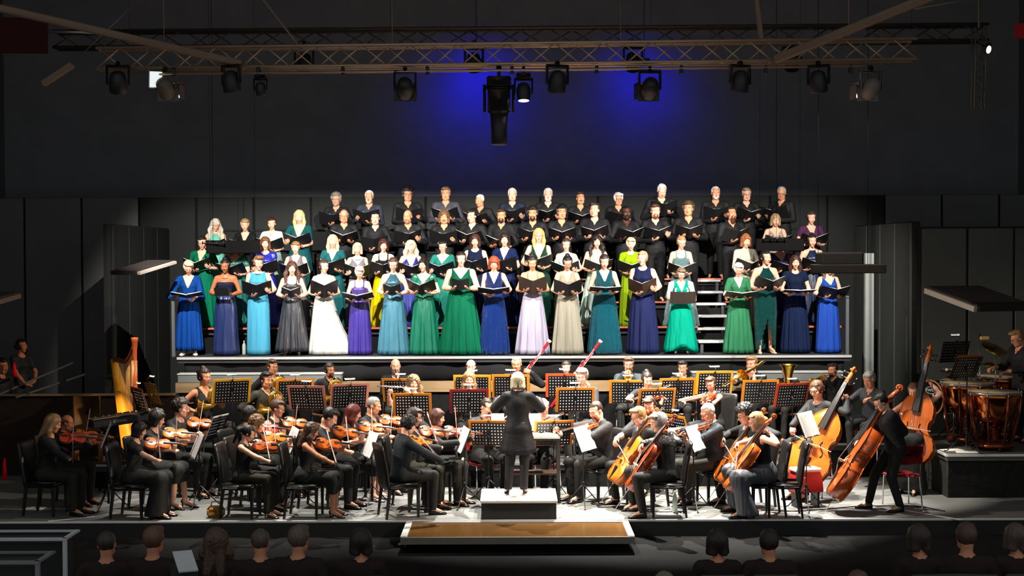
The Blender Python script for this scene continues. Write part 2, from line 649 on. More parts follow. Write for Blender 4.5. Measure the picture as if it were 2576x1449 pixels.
PROF = {'f': [(-.14, .10, .08, 0), (-.06, .166, .114, .01), (.02, .163, .112, .01), (.10, .137, .096, 0), (.17, .122, .088, 0), (.26, .134, .098, -.008),
              (.335, .146, .12, -.022), (.40, .146, .098, -.006), (.46, .128, .068, .006), (.505, .06, .048, .01)],
        'm': [(-.14, .10, .08, 0), (-.06, .158, .112, .0), (.02, .158, .11, 0), (.12, .15, .105, 0), (.2, .152, .106, 0), (.3, .165, .115, -.006),
              (.38, .176, .118, -.006), (.44, .166, .094, 0), (.485, .125, .066, .008), (.51, .065, .05, .01)]}

SKIN = {'pale': 0xE0A78B, 'warm': 0xCB8A66, 'tan': 0xA6633F, 'dark': 0x4A2A1C}

# --- hair, one mesh per style
_HAIR = {}
def hair_mesh(style):
    if style in _HAIR:
        return _HAIR[style]
    h = .0105
    f = Field((-.2, -.17, -.46), (.2, .22, .2), h)
    X, Y, Z = f.grid()
    aX = np.abs(X)
    t = {'crop': .007, 'short': .016, 'curly': .034, 'bigcurl': .05, 'ring': .012, 'pixie': .024, 'bob': .022, 'long': .020, 'wavy': .026,
         'tied': .018, 'bun': .017, 'pony': .017, 'shag': .026, 'pomp': .016, 'curlylong': .034}[style]
    f.ell((0, .018, .034), (.076 + t, .092 + t, .086 + t), .0)
    short = style in ('crop', 'short', 'curly', 'bigcurl', 'ring', 'pixie', 'tied', 'bun', 'pony', 'pomp')
    if style == 'pomp':
        f.ell((.01, -.045, .115), (.07, .06, .04), .02)
    if style == 'pixie':
        f.ell((.03, -.05, .095), (.06, .045, .03), .02)
    if style == 'short':
        f.ell((-.02, -.045, .105), (.06, .05, .024), .02)
    lown = None
    if style in ('bob', 'shag'):
        for sx in (-1, 1):
            f.cap((sx * .07, .005, .03), (sx * .083, -.002, -.085), .036, .03, .02)
            f.cap((sx * .04, .06, .03), (sx * .05, .055, -.09), .05, .045, .03)
        f.cap((-.03, -.07, .088), (.045, -.075, .075), .022, .018, .02)
        lown = -.112
    if style in ('long', 'wavy', 'curlylong'):
        wv = 1.0 if style == 'long' else 1.35
        for sx in (-1, 1):
            f.cap((sx * .072, .0, .04), (sx * .09 * wv, .0, -.10), .033, .034, .02)
            f.cap((sx * .09 * wv, .0, -.10), (sx * .085 * wv, -.045, -.27), .034 * wv, .022 * wv, .03)
            f.cap((sx * .04, .065, .02), (sx * .06, .085, -.28), .055, .045, .04)
    if style in ('tied', 'bun'):
        f.ell((0, .125, .055 if style == 'bun' else -.015), (.05, .045, .045), .015)
        f.ell((0, .06, -.02), (.07, .06, .06), .03)
        if style == 'bun':
            f.ell((0, .05, .135), (.042, .042, .034), .012)
    if style == 'pony':
        f.cap((0, .10, .05), (0, .16, -.02), .032, .04, .02)
        f.cap((0, .16, -.02), (.02, .14, -.24), .04, .02, .02)
    # open the face
    face = np.maximum(Y + .035 - .55 * np.maximum(Z, 0), Z - (.075 if style != 'ring' else .2))
    if short:
        side = np.maximum(Y - .0, Z - .028)
        low = -(Z + .07 - .25 * np.maximum(Y, 0) * 0)
        f.cut(np.broadcast_to(-np.maximum(Y + .045 - .5 * Z, Z - .080), f.d.shape))
        f.cut(np.broadcast_to(-np.maximum(Y + (.038 if style in ('tied', 'bun', 'pony', 'pixie', 'pomp') else .0), Z - (.03 if style in ('tied', 'bun', 'pony') else .018)), f.d.shape))
        if style not in ('pony', 'tied', 'bun'):
            f.cut(np.broadcast_to(-(Z + .062), f.d.shape))
        if style == 'ring':
            f.cut(np.broadcast_to(Z - .055, f.d.shape))
    else:
        hole = np.sqrt((X / .066) ** 2 + ((Y + .105) / .10) ** 2 + ((Z + .022) / .092) ** 2) - 1
        f.cut(-hole * .07)
        f.cut(-(np.sqrt((X / .058) ** 2 + ((Y + .04) / .075) ** 2 + ((Z + .17) / .13) ** 2) - 1) * .06)
        if lown:
            f.cut(np.broadcast_to(lown - Z, f.d.shape))
    if style in ('curly', 'bigcurl', 'curlylong', 'wavy', 'shag'):
        am = {'curly': .010, 'bigcurl': .012, 'curlylong': .011, 'wavy': .007, 'shag': .008}[style]
        w = 90 if style in ('curly', 'bigcurl') else 70
        f.d = f.d + (am * np.sin(w * X + 3 * np.sin(40 * Z)) * np.sin(w * Y + 1) * np.sin(w * Z + 2)).astype(np.float32)
    f.d = f.d + (.0035 * np.sin(61 * X + 5 * Z) * np.sin(57 * Y - 7 * Z) + .003 * np.sin(140 * X + 2) * np.sin(133 * Y)).astype(np.float32)
    V, q = f.net()
    _HAIR[style] = G().add(V, q).mesh('hair')
    return _HAIR[style]

_BEARD = {}
def beard_mesh(kind):
    if kind not in _BEARD:
        f = Field((-.09, -.14, -.2 if kind == 'long' else -.15), (.09, .04, .0), .0085)
        X, Y, Z = f.grid()
        if kind != 'moustache':
            f.ell((0, -.02, -.05), (.066, .076, .080), .0)
            f.ell((0, -.07, -.102), (.036, .028, .028), .02)
            if kind == 'long':
                f.ell((0, -.062, -.14), (.045, .03, .05), .02)
            f.cut(np.broadcast_to(Z + .034 - .4 * np.maximum(np.abs(X) - .03, 0), f.d.shape))
            f.cut(np.broadcast_to(Y - .0, f.d.shape))
            f.cut(-(np.sqrt((X / .024) ** 2 + ((Y + .09) / .03) ** 2 + ((Z + .062) / .0125) ** 2) - 1) * .012)
            f.cut(np.broadcast_to(-np.maximum(np.abs(X) - .012, -Z - .052) - 0 * Y, f.d.shape))
        else:
            f.cap((-.026, -.085, -.052), (.026, -.085, -.052), .009, .009, .0)
        V, q = f.net()
        _BEARD[kind] = G().add(V, q).mesh('beard')
    return _BEARD[kind]

def glasses_mesh():
    if 'g' not in _BEARD:
        g = G()
        a = np.linspace(0, 2 * np.pi, 12, endpoint=False)
        for sx in (-1, 1):
            g.tube(np.stack([sx * .033 + .024 * np.cos(a), np.full(12, -.106), .004 + .018 * np.sin(a)], 1), .0022, 5, closed=True)
            g.tube([(sx * .056, -.104, .008), (sx * .078, -.06, .008), (sx * .08, .01, .006)], .002, 5)
        g.tube([(-.01, -.107, .008), (.01, -.107, .008)], .0022, 5)
        _BEARD['g'] = g.mesh('glasses')
    return _BEARD['g']

def shoe_mesh(kind):
    k = 'shoe' + kind
    if k not in _BEARD:
        g = G()
        a = np.linspace(0, 2 * np.pi, 10, endpoint=False)
        rg = []
        for y, hw, z0, z1 in ((.055, .018, .0, .05), (.045, .030, .0, .075), (.0, .034, .0, .085), (-.05, .038, .0, .062), (-.11, .046, .0, .045), (-.165, .040, .0, .034), (-.195, .018, .004, .022)):
            if kind == 'heel':
                lift = max(0, .06 * (y + .1) / .15)
                z0, z1 = lift, lift + (z1 - z0) * (.45 if y < .04 and y > -.13 else .8)
                hw *= .85
            rg.append(np.stack([hw * np.cos(a), np.full(10, y), (z0 + z1) / 2 + (z1 - z0) / 2 * np.sin(a)], 1))
        g.rings(rg)
        if kind == 'heel':
            g.tube([(0, .035, .06), (0, .038, .0)], [.012, .006], 6)
        _BEARD[k] = g.mesh('shoe')
    return _BEARD[k]

def tone(c, k=.80, ds=.22):
    r, g_, b_ = (c >> 16) & 255, (c >> 8) & 255, c & 255
    y = .3 * r + .6 * g_ + .1 * b_
    if y > 170: k = .95
    f = lambda v: int(max(0, min(255, (v + (y - v) * ds) * k)))
    return (f(r) << 16) | (f(g_) << 8) | f(b_)

def person(label, pos, rz, s=1.0, sex='f', w=1.0, skin='pale', sit=False, lean=0.0, twist=0.0, tilt=0.0, head=(0, 0), L=None, R=None,
           top=None, bottom=None, hair=None, beard=None, glasses=False, seat=.48, legs=None, shoes=None, group=None, extra=None, rise=0.0, category='person', fine=None):
    """build one figure; returns (object, 4x4 world matrix of its local frame, landmarks)
    local frame: feet at z=0, facing -y, the figure's left is +x, unscaled stature 1.70"""
    male = sex == 'm'
    W = mtx(rotz(rz), pos, s)
    hz = (seat / s + .105) if sit else .92 + rise
    P = np.array([0.0, .0, hz])
    Rt = rotz(twist) @ roty(tilt) @ rotx(lean)
    tl = lambda x, y, z: P + Rt @ np.array([x, y, z])
    sh = .178 if male else .158
    sh *= (1 + (w - 1) * .6)
    prof = [(z, rx * w, ry * (1 + (w - 1) * .9), cy) for z, rx, ry, cy in PROF[sex]]
    Rh = Rt @ rotz(head[0]) @ rotx(head[1])
    hc = tl(0, -.012, .588) + Rh @ np.array([0, -.008, .072])
    up, fo = (.285, .255) if male else (.27, .24)
    ra = (.052 if male else .045) * (1 + (w - 1) * .9)
    arms = {}
    for side, sg, A in (('L', 1, L), ('R', -1, R)):
        S = tl(sg * sh, .008, .445)
        if A is None:
            A = dict(w=S + np.array([sg * .08, -.05, -.5]), d=(0, -.1, -1), p=(-sg, 0, 0))
        pole = A.get('pole', (sg * .55, .35, -.8))
        E, T = ik(S, A['w'], pole, up, fo)
        arms[side] = (S, E, T, A, sg)
    hj = [P + np.array([sg * .085 * w, 0, -.02]) for sg in (1, -1)]
    if sit:
        lg = legs or ((.13, -.44, .10, -.46), (-.13, -.44, -.10, -.46))
        lsc = .48 / max(.3, seat / s + .02)
        kn = [np.array([l[0], l[1], hz - .035]) for l in lg]
        an = [np.array([l[2], l[3] + .03, .085]) for l in lg]
    else:
        lg = legs or ((.09, -.015, .10, .015), (-.09, -.015, -.10, .015))
        kn = [np.array([l[0], l[1], .49]) for l in lg]
        an = [np.array([l[2], l[3], .085]) for l in lg]
    tl_ = -.06 if ((bottom or {}).get('kind') == 'skirt' and not shoes and not sit) else -.13
    toe = [a + np.array([(.02 if i == 0 else -.02), tl_, -.05]) for i, a in enumerate(an)]
    allp = np.array([P - .2, P + .2, hc, hc] + [q for S, E, T, A, _ in arms.values() for q in (S, E, T)] + kn + an + toe)
    lo, hi = allp.min(0) - .16, allp.max(0) + .16
    top = dict(top or {})
    long_sl = top.get('sleeve', 0) > .9
    hv = fine or (.028 if (long_sl and (bottom or {}).get('kind') == 'trousers') else .0205)

    def torso_xyz(f):
        X, Y, Z = f.grid()
        x, y, z = X - P[0], Y - P[1], Z - P[2]
        return [(Rt[0, i] * x + Rt[1, i] * y + Rt[2, i] * z).astype(np.float32) for i in range(3)]

    # ---- body
    f = Field(lo, hi, hv)
    f.loft(P, Rt, prof, -.004 if hv > .02 else 0)
    f.cap(tl(0, .012, .46), tl(0, -.005, .605), .055 if male else .047, .052 if male else .044, .03)
    f.cap(tl(0, .01, .60), hc + Rh @ np.array([0, .01, -.02]), .05 if male else .043, .05, .02)
    for sg in (1, -1):
        f.cap(tl(0, .012, .475), tl(sg * sh * .85, .01, .448), .05, .047 * (1 + (w - 1) * .5), .03)
    for S, E, T, A, sg in arms.values():
        f.cap(S, E, ra, ra * .82, .02)
        f.cap(E, E + (T - E) * .45, ra * .84, ra * .8, .02)
        f.cap(E + (T - E) * .4, T, ra * .8, .026, .02)
    leg_r = (.088 * w, .06, .055, .036)
    for i in range(2):
        f.cap(hj[i], kn[i], leg_r[0], leg_r[1], .03)
        f.cap(kn[i], an[i], leg_r[2], leg_r[3], .02)
        f.cap(an[i], toe[i], .034, .026, .02)
    V, q = f.net()
    g = G()
    g.add(V, q)
    for S, E, T, A, sg in arms.values():
        add_hand(g, T, A['d'], A['p'], A.get('th', 1) , A.get('curl', (.5, .5, .5, .5)), A.get('thumb', .4), .98 if male else .9)
    hs = .985 if male else .95
    add_head(g, (2 + (len(label) % 2)) if male else (len(label) % 2), Rh, hc, hs)
    hair = (hair[0], tone(hair[1])) if hair else None
    hcol = hair[1] if hair else 0x9A8878
    sk = mat(SKIN[skin], .5, 0, 'skin', .35)
    brow = mat(hcol if hair and hair[0] else 0x8a7a6a, .7, 0, 'hair', .2)
    body = ob('person', g, [sk, mat({'dark': 0x5b302a, 'tan': 0x8a4638}.get(skin, 0xA85A4E), .45, 0, 'skin'), brow, mat(0xA88A78, .4), mat(0x21140e, .35)], None, W)
    tag(body, label, category, group)
    # ---- hair and face furniture
    Hm = mtx(Rh, hc, hs)
    if hair and hair[0]:
        ob('hair', hair_mesh(hair[0]), mat(hair[1], .5, 0, 'hair', .4), body, Hm)
    if beard:
        ob('moustache' if beard[0] == 'moustache' else 'beard', beard_mesh(beard[0]), mat(beard[1], .65, 0, 'hair', .25), body, Hm)
    if glasses:
        ob('glasses', glasses_mesh(), mat(0x1a1a1c, .25, 0, 'plain'), body, Hm)
    # ---- top
    if top:
        infl = top.get('infl', .014)
        f = Field(lo, hi, top.get('h', .020))
        f.loft(P, Rt, prof, infl)
        tx, ty, tz = torso_xyz(f)
        for sg in (1, -1):
            f.cap(tl(0, .012, .472), tl(sg * sh * .9, .01, .446), .05 + infl * .7, .048 * (1 + (w - 1) * .5) + infl, .03)
        ax_ = np.abs(tx)
        sl = top.get('sleeve', 0)
        if sl <= 0:
            f.cut(ax_ - (top.get('arm', sh * .83)) - .12 * np.maximum(.40 - tz, 0) * 4)
        else:
            for S, E, T, A, sg in arms.values():
                loose = top.get('loose', 1.0)
                e1 = S + (E - S) * min(1, sl * 2)
                f.cap(S, e1, ra + infl * loose, (ra + (ra * .85 - ra) * min(1, sl * 2)) + infl * loose * 1.1, .02)
                if sl > .5:
                    e2 = E + (T - E) * min(1.0, (sl - .5) * 2)
                    f.cap(E, e2, ra * .86 + infl * loose, .036 + infl * loose * .8, .02)
        nk = top.get('neck', 'round')
        front = ty + .0
        hole = np.sqrt((tx / top.get('nw', .075)) ** 2 + ((ty + .02) / .085) ** 2 + ((tz - .52) / top.get('nd', .075)) ** 2) - 1
        if nk in ('round', 'v', 'shirt', 'boat', 'wide'):
            f.cut((-hole * .06).astype(np.float32))
        if nk in ('v', 'shirt', 'wide'):
            zv = {'v': .30, 'shirt': .40, 'wide': .33}[nk] if 'zv' not in top else top['zv']
            sl_ = {'v': .42, 'shirt': .42, 'wide': .75}[nk]
            f.cut(-np.maximum(np.maximum(ax_ - (tz - zv) * sl_, zv - tz), ty - .02))
        if nk == 'strapless':
            f.cut(tz - .375 - .25 * np.maximum(0, .03 - np.abs(ax_ - .07)))
        if nk == 'strap':
            keep = np.abs(ax_ - .085) - .011
            f.cut(np.minimum(tz - .37 - .35 * np.maximum(0, .035 - np.abs(ax_ - .07)), keep))
        if nk == 'halter':
            f.cut(ax_ - (.058 + .62 * np.maximum(.47 - tz, 0)))
            f.cut((-(np.sqrt((tx / .06) ** 2 + (ty / .07) ** 2) - 1) * .05 - np.where(tz < .475, 1, 0)).astype(np.float32))
            f.cut(np.where((ty > .0), tz - .30, -1).astype(np.float32))
        if nk == 'turtle':
            f.cap(tl(0, .012, .46), tl(0, -.002, .565), .062, .060, .02)
        f.cut(top.get('hem', -.1) - tz)
        if top.get('coat'):
            pass
        V, q = f.net()
        g = G().add(V, q)
        if nk == 'shirt' and top.get('collar', True):
            for sg in (1, -1):
                P0 = [tl(0, .072, .525), tl(sg * .05, .058, .522), tl(sg * .072, .012, .51), tl(sg * .066, -.045, .487), tl(sg * .055, -.098, .43)]
                g.tube(P0, [.022, .023, .024, .026, .012], 6, 0, True, (1.0, .35))
        nm = top.get('name', 'dress' if (bottom or {}).get('kind') == 'skirt' and bottom.get('same') else ('shirt' if male else 'top'))
        o_top = ob(nm, g, top['mat'], body)
        if nk == 'shirt' and top.get('inner'):
            pass
    # ---- bottom
    if bottom:
        kd = bottom['kind']
        if kd == 'skirt' and not sit:
            hem_z, hem_r, n, amp = bottom.get('hem', .015) / s, bottom.get('r', .27), bottom.get('n', 11), bottom.get('amp', .10)
            rg = []
            na = 112
            a = np.linspace(0, 2 * np.pi, na, endpoint=False)
            zt = hz + bottom.get('waist', .15)
            seed = len(label) * 1.7
            for tt in np.linspace(0, 1, 13):
                z = zt + (hem_z - zt) * tt
                tloc = z - hz
                rx = np.interp(tloc, [p_[0] for p_ in prof], [p_[1] for p_ in prof]) + .02
                ry = np.interp(tloc, [p_[0] for p_ in prof], [p_[2] for p_ in prof]) + .02
                if tloc < -.04:
                    u = (-.04 - tloc) / max(.1, (-.04 - (hem_z - hz)))
                    bx, by = prof[1][1] + .025, prof[1][2] + .028
                    rx = bx + (hem_r * (1 + (w - 1) * .8) - bx) * u ** bottom.get('pow', 1.0)
                    ry = by + (hem_r * .82 - by) * u ** bottom.get('pow', 1.0)
                am = amp * min(1, max(0, (tt - .08) * 1.6))
                pl = 1 + am * (np.abs(np.cos(n * a / 2 + seed)) * 1.5 - .9 + np.cos((n * 2 - 3) * a + 2 * seed) * .3)
                tr = bottom.get('train', (0, 0))
                zz = np.full(na, z)
                lift = bottom.get('lift', 0)
                if lift and tt > .5:
                    zz = zz + lift * ((tt - .5) * 2) ** 2 * np.exp(-((a - 1.5 * np.pi) / .55) ** 2)
                rg.append(np.stack([rx * pl * np.cos(a) + tr[0] * tt ** 2 * (.5 + .5 * np.cos(a)) ** 1.5, ry * pl * np.sin(a) + tr[1] * tt ** 2, zz], 1))
            g = G().rings(rg, 0, True)
            if bottom.get('slit'):
                V = g.V[0]
                keep = []
                fq = g.Fs[0][0]
                c = V[fq].mean(1)
                ang = np.arctan2(c[:, 1], c[:, 0])
                kill = (c[:, 2] < .56) & (np.abs(ang - math.radians(bottom['slit'])) < (.56 - c[:, 2]) * 1.9)
                g.Fs[0] = (fq[~kill], 0)
                g.Fs.pop()                                  # open hem
            ob('skirt', g, bottom['mat'], body)
        elif kd == 'skirt':
            f = Field(lo - np.array([.12, .12, 0]), hi + .05, .022)
            f.loft(P, Rt, [p_ for p_ in prof if p_[0] < .2], .022)
            hemz = bottom.get('hem', .05)
            for i in range(2):
                f.cap(hj[i], kn[i], .11, .09, .1)
                e = kn[i] + (an[i] - kn[i]) * min(1, (kn[i][2] - hemz) / (kn[i][2] - an[i][2]))
                e[2] = max(hemz, .03)
                fl = bottom.get('flare', .03)
                f.cap(kn[i], e + np.array([(.4 if i == 0 else -.4) * fl, fl, 0]), .085, .085 + fl, .1)
            mid0, mid1 = (kn[0] + kn[1]) / 2, (an[0] + an[1]) / 2
            f.cap((hj[0] + hj[1]) / 2, mid0, .09, .075, .1)
            if hemz < .35:
                m2 = mid0 + (mid1 - mid0) * .8
                f.cap(mid0, m2, .075, .09, .1)
            X, Y, Z = f.grid()
            f.d = f.d + (.006 * np.sin(38 * X + 3 * np.sin(6 * Y)) * (Z < hz - .05)).astype(np.float32)
            f.cut(np.broadcast_to(hemz - Z, f.d.shape))
            tx, ty, tz = torso_xyz(f)
            f.cut(tz - .13)
            V, q = f.net()
            ob('skirt', G().add(V, q), bottom['mat'], body)
        else:
            f = Field(lo, hi, bottom.get('h', .025))
            f.loft(P, Rt, [p_ for p_ in prof if p_[0] < .25], .012)
            for i in range(2):
                f.cap(hj[i], kn[i], .096 * w, .072, .03)
                f.cap(kn[i], an[i], .070, .056, .02)
            tx, ty, tz = torso_xyz(f)
            f.cut(tz - .13)
            X, Y, Z = f.grid()
            f.cut(np.broadcast_to(bottom.get('hem', .07) - Z, f.d.shape))
            V, q = f.net()
            ob('trousers', G().add(V, q), bottom['mat'], body)
    if shoes:
        for i in range(2):
            d = toe[i] - an[i]
            ang = math.atan2(d[0], -d[1])
            ob('shoe', shoe_mesh(shoes[0]), shoes[1], body, mtx(rotz(ang), (an[i][0], an[i][1], 0)))
    lm = dict(P=P, Rt=Rt, Rh=Rh, hc=hc, sh=sh, arms=arms, mouth=hc + Rh @ np.array([0, -.09, -.062]) * hs, tl=tl)
    return body, W, lm

def toworld(W, p):
    return (W @ np.append(np.asarray(p, float), 1))[:3]

def tolocal(W, p):
    return (np.linalg.inv(W) @ np.append(np.asarray(p, float), 1))[:3]

def dirlocal(W, d):
    return nrm(W[:3, :3].T @ np.asarray(d, float))
# ------------------------------------------------------------------ props
BLK_MET = mat(0x141416, .4, .3, 'plain')
BLK_LEA = mat(0x191817, .38, 0, 'leather')
BLACK = mat(0x0a0a0b, .6, 0, 'plain')
CABLE = mat(0x020202, .9, 0, 'plain', .02)
CHROME = mat(0xD8D8D8, .2, 1.0, 'plain')
BRASS = mat(0xE8B84A, .22, 1.0, 'plain')
PAPER = mat(0xF1ECE2, .7, 0, 'paper')

# --- choir folder
_FOLD = {}
def folder(M, label, ang=.42, colr=0x121214, size=(.27, .315), pages=True, group='choir music folders'):
    key = (round(ang, 2), size)
    if key not in _FOLD:
        w, h = size
        c, p = G(), G()
        for sg in (-1, 1):
            Rp = roty(-sg * ang)
            c.box(Rp @ np.array([sg * w / 2, 0, 0]), (w, h, .006), 0, Rp)
            # a block of leaves bulging a little near the spine
            rg = []
            for u, th in ((.004, .010), (.05, .014), (.12, .010), (w - .018, .006)):
                rg.append([(sg * u, -h / 2 + .012, .0032), (sg * u, h / 2 - .012, .0032), (sg * u, h / 2 - .012, .0032 + th), (sg * u, -h / 2 + .012, .0032 + th)])
            rg = np.array(rg)
            if sg < 0:
                rg = rg[:, ::-1]
            p.rings(rg, 0, True, True, Rp)
        c.box((0, 0, -.002), (.02, h, .008))
        _FOLD[key] = (c.mesh('cover', False), p.mesh('pages', False))
    cm, pm = _FOLD[key]
    o = empty('music_folder', M)
    tag(o, label, 'folder', group)
    ob('cover', cm, mat(colr, .5, 0, 'leather'), o)
    if pages:
        ob('pages', pm, PAPER, o)
    return o

# --- violin family.  local frame: x along the strings (0 = end button), z = belly normal
VOUT = [(0, .004), (.003, .04), (.016, .07), (.045, .094), (.083, .104), (.115, .100), (.132, .092), (.138, .096), (.145, .082), (.165, .063), (.19, .056),
        (.212, .060), (.228, .074), (.232, .079), (.24, .073), (.262, .082), (.29, .084), (.316, .077), (.338, .06), (.351, .034), (.356, .012)]
BOUT = [(0, .004), (.003, .04), (.016, .07), (.045, .094), (.083, .106), (.115, .101), (.132, .092), (.138, .095), (.145, .082), (.165, .066), (.19, .060),
        (.212, .062), (.228, .072), (.232, .076), (.24, .073), (.262, .075), (.29, .070), (.316, .056), (.338, .038), (.351, .026), (.356, .018)]
_STR = {}
def string_parts(kind):
    if kind in _STR:
        return _STR[kind]
    L = {'violin': 1.0, 'viola': 1.16, 'cello': 2.12, 'bass': 3.12}[kind]
    rib = {'violin': .031, 'viola': .036, 'cello': .118 , 'bass': .20}[kind]
    arch = .014 * L
    out = BOUT if kind == 'bass' else VOUT
    big = kind in ('cello', 'bass')
    parts = {}
    g = G()
    rg = []
    cr = np.array([-1, -.97, -.7, -.35, 0, .35, .7, .97, 1])
    for x, w in out:
        w *= L
        prof = lambda c: (1 - np.abs(c) ** 2.2)
        topz = rib / 2 + arch * prof(cr) * min(1, w / (.06 * L))
        botz = -rib / 2 - (arch * .8 if kind != 'bass' else .0) * prof(cr) * min(1, w / (.06 * L))
        ed = np.where(np.abs(cr) > .99, 1.0, np.where(np.abs(cr) > .9, 1.0, np.abs(cr)))
        rg.append(np.vstack([np.stack([np.full(9, x * L), -cr * w, topz], 1), np.stack([np.full(9, x * L), cr * w, botz], 1)]))
    g.rings(np.array(rg)[::-1], 0, True)
    # overhanging edge of belly and back
    for zz in (rib / 2, -rib / 2):
        pts = [(x * L, w * L + .002 * L, zz) for x, w in out] + [(x * L, -w * L - .002 * L, zz) for x, w in out[::-1]]
        g.tube(np.array(pts), .0028 * L, 5, 0, closed=True)
    parts['body'] = g.mesh('body')
    nl = {'violin': .13, 'viola': .15, 'cello': .28, 'bass': .46}[kind]        # free neck
    bl = .356 * L
    z0 = rib / 2
    g = G()
    lw = .012 * L
    P = [(bl - .02 * L, 0, z0 - .004 * L), (bl + .01 * L, 0, z0 + .003 * L), (bl + nl * .5, 0, z0 + .004 * L), (bl + nl, 0, z0 + .002 * L)]
    g.tube(P, [.016 * L, .012 * L, .0105 * L, .0115 * L], 8, 0, True, (.9, 1))
    # pegbox and scroll
    pb = .068 * L
    P = [(bl + nl, 0, z0 + .002 * L), (bl + nl + pb * .5, 0, z0 - .006 * L), (bl + nl + pb, 0, z0 - .013 * L)]
    g.tube(P, [.0125 * L, .0115 * L, .0085 * L], 8, 0, True, (1.15, 1))
    sc = []
    cx, cz = bl + nl + pb + .008 * L, z0 - .010 * L
    for a in np.linspace(-.6 * np.pi, 2.6 * np.pi, 22):
        r = .0145 * L * (1 - (a + .6 * np.pi) / (3.2 * np.pi) * .72)
        sc.append((cx + r * math.cos(a), 0, cz + r * math.sin(a)))
    g.tube(sc, np.linspace(.0075 * L, .0045 * L, 22), 6, 0, True, (1, 1.0))
    g.tube([(cx, -.016 * L, cz), (cx, .016 * L, cz)], .0055 * L, 8)
    parts['neck'] = g.mesh('neck')
    g = G()
    fx0, fx1 = bl - .105 * L, bl + nl
    zf0, zf1 = z0 + .024 * L, z0 + .009 * L
    g.rings([[(x, -w_, z), (x, w_, z), (x, w_ * .6, z + .006 * L), (x, -w_ * .6, z + .006 * L)] for x, w_, z in ((fx0, .021 * L, zf0), (fx1, .0125 * L, zf1))], 0)
    parts['fingerboard'] = g.mesh('fingerboard', False)
    g = G()
    bx, bz = .160 * L, z0 + arch * .95
    hgt = .030 * L
    g.box((bx, 0, bz + hgt * .42), (.004 * L, .040 * L, hgt * .85), bev=.0015 * L)
    g.box((bx, 0, bz + hgt * .9), (.003 * L, .030 * L, hgt * .25), bev=.001 * L)
    parts['bridge'] = g.mesh('bridge', False)
    g = G()
    g.rings([[(x, -w_, z), (x, w_, z), (x, w_ * .7, z + .006 * L), (x, -w_ * .7, z + .006 * L)] for x, w_, z in ((.012 * L, .009 * L, z0 + arch * .6), (.105 * L, .021 * L, z0 + arch * 1.25))], 0)
    parts['tailpiece'] = g.mesh('tailpiece', False)
    g = G()
    for k in range(4):
        y = (k - 1.5) * .0085 * L
        g.tube([(.105 * L, y * .8, z0 + arch * 1.6), (bx, y, bz + hgt * 1.05), (bl + nl, y * .55, zf1 + .008 * L), (bl + nl + pb * .6, y * .3, z0 + .002 * L)], .0007 * L if not big else .0006 * L, 4)
    parts['strings'] = g.mesh('strings')
    fh = []
    for sg in (-1, 1):
        g = G()
        P = []
        for t in np.linspace(0, 1, 12):
            x = (.195 - .068 * t) * L
            y = sg * (.030 + .022 * t + .008 * math.sin(2 * np.pi * (t - .0)) * -1) * L
            yn = abs(y) / (np.interp(x, [o[0] * L for o in out], [o[1] * L for o in out]))
            z = z0 + arch * (1 - min(1, yn) ** 2.2) + .0006 * L
            P.append((x, y, z))
        g.tube(P, .0026 * L, 5, 0, True, (.5, 1.0))
        g.ball(P[0], (.0038 * L, .0038 * L, .0012 * L), 6, 4)
        g.ball(P[-1], (.0045 * L, .0045 * L, .0012 * L), 6, 4)
        fh.append(g.mesh('f_hole'))
    parts['f_hole'] = fh
    pegs = []
    for k in range(4):
        g = G()
        sg = 1 if k % 2 else -1
        x = bl + nl + pb * (.2 + .2 * k)
        z = z0 - .004 * L - .0025 * L * k
        g.tube([(x, -sg * .012 * L, z), (x, sg * .028 * L, z)], [.003 * L, .004 * L], 6)
        g.ball((x, sg * .034 * L, z), (.0085 * L, .008 * L, .004 * L), 8, 5)
        pegs.append(g.mesh('peg'))
    parts['peg'] = pegs
    g = G()
    if big:
        g.tube([(0, 0, 0), (-.02, 0, 0)], .014 * L ** .5, 8)
        g.tube([(-.02, 0, 0), (-(.34 if kind == 'cello' else .2), 0, 0)], [.006, .004], 6)
        parts['endpin'] = g.mesh('endpin')
    else:
        g.ball((.03, .045 * L, z0 + .016), (.034, .028, .007), 10, 5)
        parts['chin_rest'] = g.mesh('chin_rest')
    _STR[kind] = parts
    return parts

def stringed(kind, M, label, colr, group=None):
    p = string_parts(kind)
    o = empty(kind if kind != 'bass' else 'double_bass', M)
    tag(o, label, {'bass': 'double bass'}.get(kind, kind), group)
    va = mat(colr, .22, 0, 'varnish', .6)
    eb = mat(0x1a1310, .35)
    ob('body', p['body'], va, o)
    ob('neck', p['neck'], mat(colr, .35, 0, 'varnish'), o)
    ob('fingerboard', p['fingerboard'], eb, o)
    ob('bridge', p['bridge'], mat(0xE0B877, .6, 0, 'wood'), o)
    ob('tailpiece', p['tailpiece'], eb, o)
    ob('strings', p['strings'], CHROME, o)
    for m_ in p['f_hole']: ob('f_hole', m_, mat(0x0c0705, .9), o)
    for m_ in p['peg']: ob('peg', m_, eb, o)
    if 'endpin' in p: ob('endpin', p['endpin'], CHROME, o)
    else: ob('chin_rest', p['chin_rest'], eb, o)
    return o

